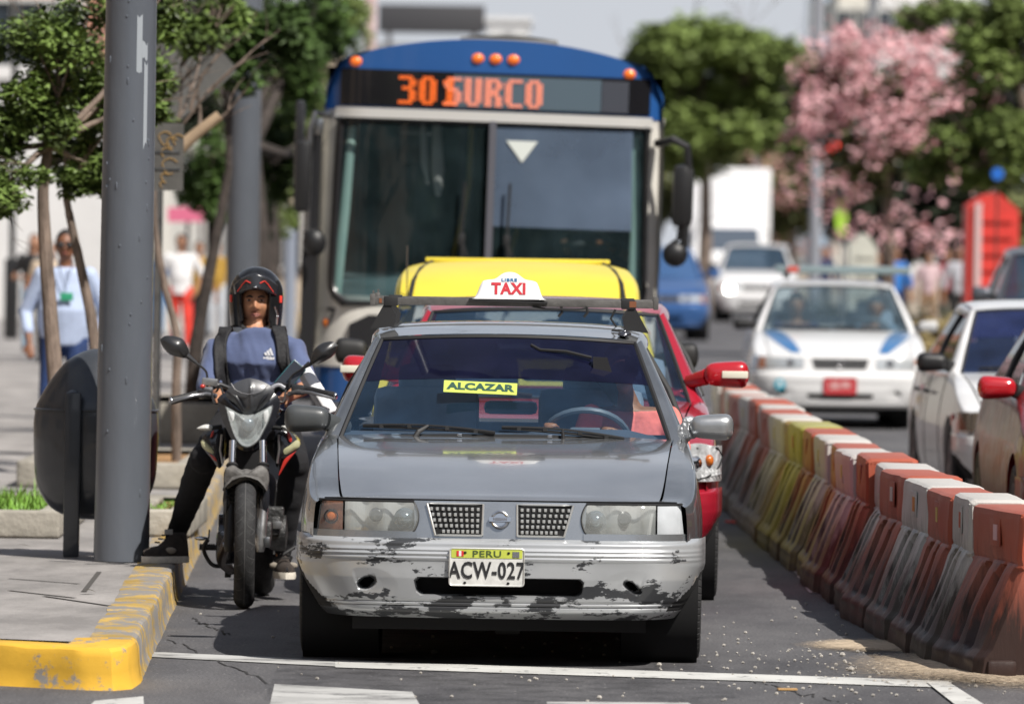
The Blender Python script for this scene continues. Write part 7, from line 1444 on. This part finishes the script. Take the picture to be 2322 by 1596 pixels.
SKR = M('rider_skin', (.46, .22, .12), .48, var=.10, vscale=20, bump=.1, bscale=300)
knL, anL, heL = R_(462, 1040, .80), R_(392, 1232, 1.50), None
hipc = Vector((.0, .06, .83)); shL, shR = R_(488, 797, 1.12), R_(668, 797, 1.12)
elL, elR = R_(474, 878, .98), R_(694, 878, .98); wrL, wrR = R_(498, 897, .70), R_(648, 902, .70)
knR, anR = R_(668, 1050, .80), R_(640, 1262, .95)
mb = MB(); face_mesh(mb, hcn); nk = R_(577, 752, 1.17)
limb(mb, [hcn + Vector((0, .02, -.07)), nk, nk + Vector((0, .02, -.05))], [.056, .058, .066]); [mb.ball(hcn + Vector((s * .076, .01, -.01)), (.012, .022, .032)) for s in (-1, 1)]
mb.tube([hipc + Vector((0, 0, -.04)), hipc + Vector((0, .0, .08)), hipc + Vector((0, -.01, .22)), Vector((0, 0, 1.17)), Vector((0, .0, 1.25)), nk + Vector((0, .02, -.03))], [(.12, .165), (.10, .15), (.105, .16), (.09, .16), (.06, .10), (.045, .055)], 18, up=(0, 1, 0))
for S, E, W_ in ((shL, elL, wrL), (shR, elR, wrR)): limb(mb, [S, E, W_], [.050, .040, .028], 12)
for s, hp, kn, an in ((-1, hipc + Vector((-.10, 0, 0)), knL, anL), (1, hipc + Vector((.10, 0, 0)), knR, anR)): limb(mb, [hp, kn, kn.lerp(an, .35), an], [.092, .060, .055, .036], 12)
hand(mb, wrL, (wrL - elL) + Vector((.12, 0, -.04)), -1, .8); hand(mb, wrR, (wrR - elR) + Vector((-.10, 0, -.04)), 1, .8)
tL = R_(330, 1266, 1.30); mb.tube([anL, anL + Vector((-.01, -.03, -.05)), R_(350, 1262, 1.34)], [.036, .036, .03], 10)
organic('body', mb, SKR, rd, .0046, 2)
# face details
E_ = lambda dx, dz, dy=0: hcn + Vector((dx, -.094 + dy, dz))
for s in (-1, 1):
    mb = MB(); mb.ball(E_(s * .0305, .004, .010), (.012, .006, .0036), 12, 8); ey = mb.build('eye', M('rider_eye_white', (.42, .39, .36), .3), rd)
    mb = MB(); mb.ball(E_(s * .0305, .004, .0052), (.0052, .003, .0050), 10, 8); mb.build('iris', M('iris', (.02, .012, .008), .2), ey)
    mb = MB(); mb.tube([E_(s * .012, .019, .002), E_(s * .028, .025, .001), E_(s * .046, .019, .010)], [.0045, .0052, .0028], 7); mb.build('eyebrow', HAIR, rd)
mb = MB(); mb.tube([E_(-.026, -.0655, .016), E_(-.012, -.0605, .002), E_(0, -.062, -.001), E_(.012, -.0605, .002), E_(.026, -.0655, .016)], [(.0012, .002), (.0034, .003), (.003, .003), (.0034, .003), (.0012, .002)], 8); mb.tube([E_(-.020, -.069, .010), E_(0, -.0715, .001), E_(.020, -.069, .010)], [(.0012, .002), (.004, .004), (.0012, .002)], 8); mb.build('lips', M('rider_lips', (.44, .17, .13), .5), rd)
mb = MB(); mb.tube([E_(-.024, -.0665, .012), E_(0, -.0660, -.0035), E_(.024, -.0665, .012)], .0013, 6); mb.build('mouth_line', M('mouth_dark', (.16, .05, .04), .6), rd)
mb = MB(); mb.tube([E_(-.022, -.053, .010), E_(-.008, -.050, .0005), E_(.008, -.050, .0005), E_(.022, -.053, .010)], [.0022, .003, .003, .0022], 6); mb.build('moustache', M('thin_moustache', (.22, .10, .06), .8), rd)
# T-shirt
mb = MB(); mb.tube([hipc + Vector((0, 0, .02)), hipc + Vector((0, -.01, .12)), hipc + Vector((0, -.015, .24)), Vector((0, -.005, 1.15)), Vector((0, .0, 1.235)), nk + Vector((0, .02, -.035))], [(.135, .185), (.120, .178), (.122, .185), (.115, .198), (.088, .140), (.058, .070)], 20, up=(0, 1, 0))
for s, S, E in ((-1, shL, elL), (1, shR, elR)): limb(mb, [Vector((s * .10 , .0, S.z + .035)), S, S.lerp(E, .5), S.lerp(E, .97)], [.062, .064, .062, .060], 14)
tee = organic('tshirt', mb, TS, rd, .008, 4)
for v in tee.data.vertices:                              # soft folds of the cloth
    p = v.co; v.co = p + v.normal * (.011 * noise.noise(Vector((p.x * 8 + p.z * 9, p.y * 5, p.z * 5 - p.x * 13))) + .006 * noise.noise(Vector((p.x * 24, p.y * 10, p.z * 12 + p.x * 16))))
# joggers
mb = MB()
for s, hp, kn, an in ((-1, hipc + Vector((-.10, 0, 0)), knL, anL), (1, hipc + Vector((.10, 0, 0)), knR, anR)): limb(mb, [hp, hp.lerp(kn, .6), kn, kn.lerp(an, .3), kn.lerp(an, .7), an + (kn - an).normalized() * .03], [.105, .088, .073, .070, .054, .044], 14)
mb.tube([hipc + Vector((0, 0, -.06)), hipc + Vector((0, 0, .10))], [(.135, .185), (.125, .172)], 16, up=(0, 1, 0)); jg = organic('joggers', mb, BJ, rd, .009, 3)
for v in jg.data.vertices: p = v.co; v.co = p + v.normal * .005 * noise.noise(Vector((p.x * 10, p.y * 8, p.z * 26)))
# shoes: sole, upper, side patch
def shoe(toe, heel, ankle, mat):
    d = (heel - toe); L_ = d.length; d.normalize(); n_ = Vector((-d.y, d.x, 0)).normalized(); e = empty('shoe'); e.parent = rd; base = toe.copy(); mb = MB(); rows = []
    for i in range(15):
        u = i / 14; w_ = .052 * (sin(pi * min(1, (u + .06) / .42) / 2) ** .6 if u < .4 else 1 - .28 * ((u - .4) / .6)) * (.35 if i in (0,) else 1); w_ *= (.8 if i == 14 else 1); c = base + d * L_ * u; rows.append([c + n_ * w_ * cos(a) * 1.04 + Vector((0, 0, .016 + .016 * (1 if sin(a) > 0 else -1) * min(1, abs(sin(a)) * 3))) for a in frange(0, 2 * pi, 16)[:-1]])
    mb.grid(rows, closev=True); mb.add(rows[0], [list(range(16))]); mb.add(rows[-1], [list(range(16))]); mb.build('sole', M('sole_white', (.72, .67, .58), .7, var=.2, vscale=20), e)
    mb = MB(); rows = []
    for i in range(15):
        u = i / 14; w_ = .049 * (sin(pi * min(1, (u + .05) / .42) / 2) ** .6 if u < .4 else 1 - .28 * ((u - .4) / .6)); h = lerp(.030, .050, min(1, u / .25)) + .065 * max(0, min(1, (u - .35) / .35)); c = base + d * L_ * (.02 + u * .96); k = .3 if i == 0 else 1
        rows.append([c + n_ * w_ * cos(a) * (1 - .35 * max(0, sin(a)) * (u > .3)) * k + Vector((0, 0, .03 + h * max(0, sin(a)))) for a in frange(-.2, pi + .2, 14)])
    mb.grid(rows); mb.build('upper', mat, e, angle=60); mb = MB(); mb.tube([base + d * L_ * .72 + Vector((0, 0, .10)), ankle], [(.042, .050), (.040, .042)], 14); mb.build('collar', BJ, e)
    c = base + d * L_ * .55 - n_ * .046 + Vector((0, 0, .062)); 
    for sg in (1, -1): mb = MB(); mb.ball(base + d * L_ * .55 + n_ * sg * .040 + Vector((0, 0, .060)), (.028, .012, .016)); mb.build('side_patch', M('suede_patch', (.26, .23, .19), .85), e)
    mb = MB(); [mb.tube([base + d * L_ * u + n_ * .022 + Vector((0, 0, z)), base + d * L_ * u - n_ * .022 + Vector((0, 0, z))], .004, 6) for u, z in ((.34, .098), (.42, .115), (.50, .132))]; mb.build('laces', M('lace_black', (.03, .028, .026), .8), e)
    mb = MB(); mb.box(base + d * L_ * .60 + Vector((0, -.02, .148)), (.04, .012, .026), bev=.004); mb.build('tongue_label', M('tongue_grey', (.25, .25, .24), .7), e)
toe = gnd(322, 1277, KH); hl2 = Vector((toe.x + .205, toe.y + .13, KH)); sh_m = M('brown_black_suede', (.035, .027, .023), .9, var=.3, vscale=30)
shoe(toe - rp + Vector((0, 0, .002)), hl2 - rp + Vector((0, 0, .002)), anL + Vector((0, 0, -.02)), sh_m)
q = anR; shoe(Vector((q.x + .03, q.y - .17, q.z - .10)), Vector((q.x - .01, q.y + .08, q.z - .10)), q + Vector((0, 0, -.02)), sh_m)
# helmet
HB = M('helmet_gloss_black', (.012, .012, .013), .12, 0, coat=.25, var=.2, vscale=9); hm = empty('helmet', hcn + Vector((0, .012, .028))); hm.parent = rd
def helm(a, t_):                                         # a azimuth (-pi/2 front), t_ 0 crown .. 1 rim
    if t_ < .55: th = t_ / .55 * pi / 2; r, z = sin(th), cos(th); return Vector((.131 * r * cos(a), (.150 if sin(a) > 0 else .126) * r * sin(a), .138 * z))
    u = (t_ - .55) / .45; k = 1 - .02 * u - .06 * u * u; return Vector((.131 * k * cos(a), (.150 if sin(a) > 0 else .126) * k * sin(a), -.155 * u))
mb = MB(); na, nt_ = 96, 48; vs_ = [[helm(2 * pi * i / na, t / nt_) for t in range(nt_ + 1)] for i in range(na)]; flat = [p for r in vs_ for p in r]; fs = []
for i in range(na):
    for t in range(nt_):
        i2 = (i + 1) % na; cc = (vs_[i][t] + vs_[i2][t + 1]) / 2
        if cc.y < -.02 and cc.z < .030 - .9 * max(0, abs(cc.x) - .045) and abs(cc.x) < .072: continue
        fs.append([i * (nt_ + 1) + t, i * (nt_ + 1) + t + 1, i2 * (nt_ + 1) + t + 1, i2 * (nt_ + 1) + t])
mb.add(flat, fs); mb.build('shell', HB, hm, solid=.022)
mb = MB(); mb.grid([[helm(a, lerp(.06, .98, v)) * .86 for v in frange(0, 1, 14)] for a in frange(-.35, pi + .35, 30)]); mb.build('lining', DARK, hm)
# peak with red lines
mb = MB(); rows = []
for u in frange(-1, 1, 28):
    x = u * .108; yb = -.128 * sqrt(max(0, 1 - (x / .131) ** 2)); rows.append([(x * lerp(1.0, .93, v), yb * (1 + .0 * v) - .008 - .014 * v * (1 - u * u) ** .6 - (.004 if v > 0 else 0), lerp(.098 - .050 * u * u, .030 - .030 * u * u + .0 * v, v) + .010 * (1 - v) * (1 - abs(u)) + (.010 * max(0, 1 - abs(u) * 6) * v)) for v in frange(0, 1, 8)])
mb.grid(rows); pk = mb.build('peak', M('peak_black', (.022, .022, .025), .22, coat=.7), hm, solid=.006)
mb = MB()
for s in (-1, 1):
    def pt(u, v): u_ = s * u; i = int(round((u_ + 1) / 2 * 28)); q = rows[max(0, min(28, i))][int(round(v * 8))]; return Vector(q) + Vector((0, -.004, .002))
    mb.tube([pt(.22, .62), pt(.42, .42), pt(.60, .50), pt(.86, .85)], .0022, 6)
mb.build('red_line', M('helmet_red', (.85, .06, .04), .4), hm); mb = MB(); mb.ball((0, -.158, .040), (.008, .004, .004)); mb.build('peak_badge', CHROME, hm)
mb = MB(); mb.tube([helm(-.75, .70) * 1.01, helm(-.62, .80) * 1.01, helm(-.60, .95) * 1.01], .006, 6); mb.ball(helm(-.60, .84) * 1.02, (.008, .006, .008)); mb.build('visor_hinge', CHROME, hm)
for a_ in (-.42, pi + .42): mb = MB(); mb.box(helm(a_, .60) * 1.006, (.006, .022, .034), Matrix.Rotation(a_, 4, 'Z'), bev=.002); mb.build('side_mark', MATS['helmet_red'], hm)
mb = MB(); mb.tube(crom([Vector((-.092, -.04, -.12)), Vector((-.05, -.085, -.158)), Vector((0, -.10, -.168)), Vector((.05, -.085, -.158)), Vector((.092, -.04, -.12))], 5), [(.007, .013)] * 21, 8); mb.tube([(.06, -.08, -.16), (.065, -.10, -.17)], .010, 8)
mb.tube(crom([Vector((-.03, -.09, -.17)), Vector((-.02, -.15, -.215)), Vector((.0, -.165, -.25))], 4), [(.006, .013)] * 9, 8); mb.build('chin_strap', M('strap_black', (.015, .015, .016), .8), hm)
# logo on the shirt
from mathutils.bvhtree import BVHTree
def on_shirt(x, z, off=.003, obj=None):
    bv = BVHTree.FromPolygons([v.co for v in tee.data.vertices], [list(p.vertices) for p in tee.data.polygons]); h_ = bv.ray_cast(Vector((x, -2, z)), Vector((0, 1, 0))); return (h_[0].y if h_[0] else -.15) - off
lg = R_(611, 806, 1.0); WP = M('shirt_print_white', (.72, .73, .76), .7)
ly = on_shirt(lg.x, lg.z, .006); text('adidas', .0235, WP, rd, (lg.x - .003, ly, lg.z - .012), rot=(pi / 2, 0, 0), ext=.001, off=.0011, sx=.92)
mb = MB()
for k, hh in enumerate((.013, .024, .035)): x = lg.x - .022 + k * .0155; mb.prism([(x, lg.z), (x + .011, lg.z), (x + .011 - .018 * (hh / .035) + .004, lg.z + hh * 1.0 + .002), (x - .012 * (hh / .035), lg.z + hh * .72 + .004)], 'Y', ly - .001, ly + .001)
mb.build('shirt_mark', WP, rd, smooth=False)
# backpack with its shoulder straps
bpk = empty('backpack', rp + Vector((0, .24, 1.05)), 'black backpack worn by the motorcyclist, its wide straps over his shoulders', 'backpack'); BPM = M('backpack_nylon', (.010, .010, .012), .75, bump=.5, bscale=60); mb = MB(); mb.box((0, .03, -.02), (.30, .16, .42), bev=.06); mb.build('bag', BPM, bpk)
O2 = Vector((0, .24, 1.05)); bv = BVHTree.FromPolygons([v.co for v in tee.data.vertices], [list(p.vertices) for p in tee.data.polygons])
for s, xs in ((-1, [(508, 752), (502, 764), (498, 790), (500, 820), (503, 850), (510, 885)]), (1, [(630, 750), (635, 763), (640, 790), (643, 820), (650, 845), (652, 870)])):
    rows = []; back = Vector(((s * .10), .16, 1.22)) - O2; top = None
    for (px, py) in xs:
        q = R_(px, py, 1.0); r = []
        for w_ in (-.031, -.012, .012, .031):
            h_ = bv.ray_cast(Vector((q.x + w_, -2, q.z)), Vector((0, 1, 0))); y = (h_[0].y if h_[0] else 0) - .010; r.append(Vector((q.x + w_, y, q.z)) - O2)
        rows.append(r)
    tp_ = [Vector((v.x, v.y + .07, v.z + .010)) for v in rows[0]]; rows = [[Vector((v.x, .11, v.z - .03)) for v in tp_], tp_] + rows
    mb = MB(); mb.grid(surf(rows, 4, 2)); mb.build('shoulder_strap', BPM, bpk, solid=.012)
# phone on its holder and rolled white paper
ph = empty('phone', OB + LP(658, 853, .55), 'dark phone with a teal edge clipped above the right handlebar', 'phone'); ph.rotation_euler = (-.25, radians(40), 0)
mb = MB(); mb.box((0, 0, 0), (.078, .010, .150), bev=.006); mb.build('case', M('phone_teal', (.015, .10, .11), .3, coat=.5), ph); mb = MB(); mb.box((0, -.006, 0), (.070, .002, .140)); mb.build('screen', M('phone_screen', (.012, .014, .02), .08, coat=1), ph); mb = MB(); mb.box((0, .02, -.06), (.05, .03, .05), bev=.01); mb.tube([(0, .02, -.06), (-.01, .03, -.11)], .012, 8); mb.build('holder', BLACK, ph)
a, b = LP(686, 838, .62) , LP(752, 944, .50); rl = empty('paper_roll', OB + a, 'rolled sheet of white paper sticking out between rider and grey taxi', 'paper roll'); mb = MB(); d = b - a; ax = d.normalized(); u1 = ax.cross(Vector((0, 1, 0))).normalized(); u2 = ax.cross(u1); rows = []
for t in frange(0, 1, 6): rows.append([d * t + (u1 * cos(g) + u2 * sin(g)) * (.030 + .0012 * g) * (1 + .12 * t) for g in frange(0, 2.6 * pi, 40)])
mb.grid(rows); mb.build('sheet', M('paper_white', (.78, .78, .80), .7), rl, solid=.0012)
# ------------------------------------------------------------------ unseen buildings and trees, added to darken reflections and ambient light
def block(label, x0, x1, y0, y1, h, mat, floors=5, bays=6, face='x'):
    t = empty('unseen_building', ((x0 + x1) / 2, (y0 + y1) / 2, 0), label, 'building'); w_, d_ = x1 - x0, y1 - y0
    mb = MB(); mb.box((0, 0, h / 2), (w_, d_, h)); mb.build('wall', mat, t, smooth=False); mb = MB(); mb.box((0, 0, h + .2), (w_ + .6, d_ + .6, .4)); mb.build('roof', mat, t, smooth=False)
    s = -1 if (x0 + x1) / 2 > 0 else 1
    for f in range(floors):
        for b in range(bays):
            mb = MB(); z = h * (f + .55) / floors
            if face == 'x': mb.box((s * (w_ / 2 + .03), d_ * ((b + .5) / bays - .5), z), (.06, d_ / bays * .5, h / floors * .5))
            else: mb.box((w_ * ((b + .5) / bays - .5), d_ / 2 + .03, z), (w_ / bays * .5, .06, h / floors * .5))
            mb.build('window', MATS['dark_pane'], t, smooth=False)
bm1 = M('ochre_facade', (.26, .20, .15), .9, var=.2, vscale=.4); bm2 = M('brown_facade', (.13, .11, .10), .9, var=.2, vscale=.4)
block('long ochre building added unseen on the left, to lower the ambient light', -26, -13.5, -30, 95, 12, bm1, 4, 14)
block('tall brown building added unseen on the right, to lower the ambient light', 17, 30, -30, 90, 13, bm2, 4, 12)
block('wide grey building added unseen behind the photographer, to darken reflections', -30, 34, -62, -50, 17, MATS['grey_facade'], 5, 12, 'y')
for i, (x, y, r) in enumerate([(-7.5, -8, 3.2), (-7, 14, 2.6), (-13, -30, 5), (-3, -42, 5), (6, -44, 5.5), (15, -40, 5.5), (13, -8, 3.5), (12.5, 22, 3)]):
    rn = random.Random(100 + i); hh = 5.2 if abs(x) < 9 and y > -20 else 8.5
    crown_ = [((x + rn.uniform(-1, 1), y + rn.uniform(-1, 1), hh + rn.uniform(-.5, 1)), (r, r, r * .7), 1), ((x + rn.uniform(-2, 2), y + 1, hh + 1.5), (r * .7, r * .7, r * .6), .6)]
    tree('unseen_tree', (x, y, 0), [(x, y, 0), (x + .2, y, hh * .4), (x, y, hh * .75)], .2, crown_, 2600, .55, LF2, 'unseen avenue tree %s' % ['near the kerb left of the camera', 'on the left pavement before the grey pole', 'far behind on the left pavement', 'behind the photographer on the left', 'straight behind the photographer', 'behind the photographer on the right', 'right of the camera', 'across the lanes on the right'][i], BARKD, seed=200 + i, depth=1, flat=1.8)
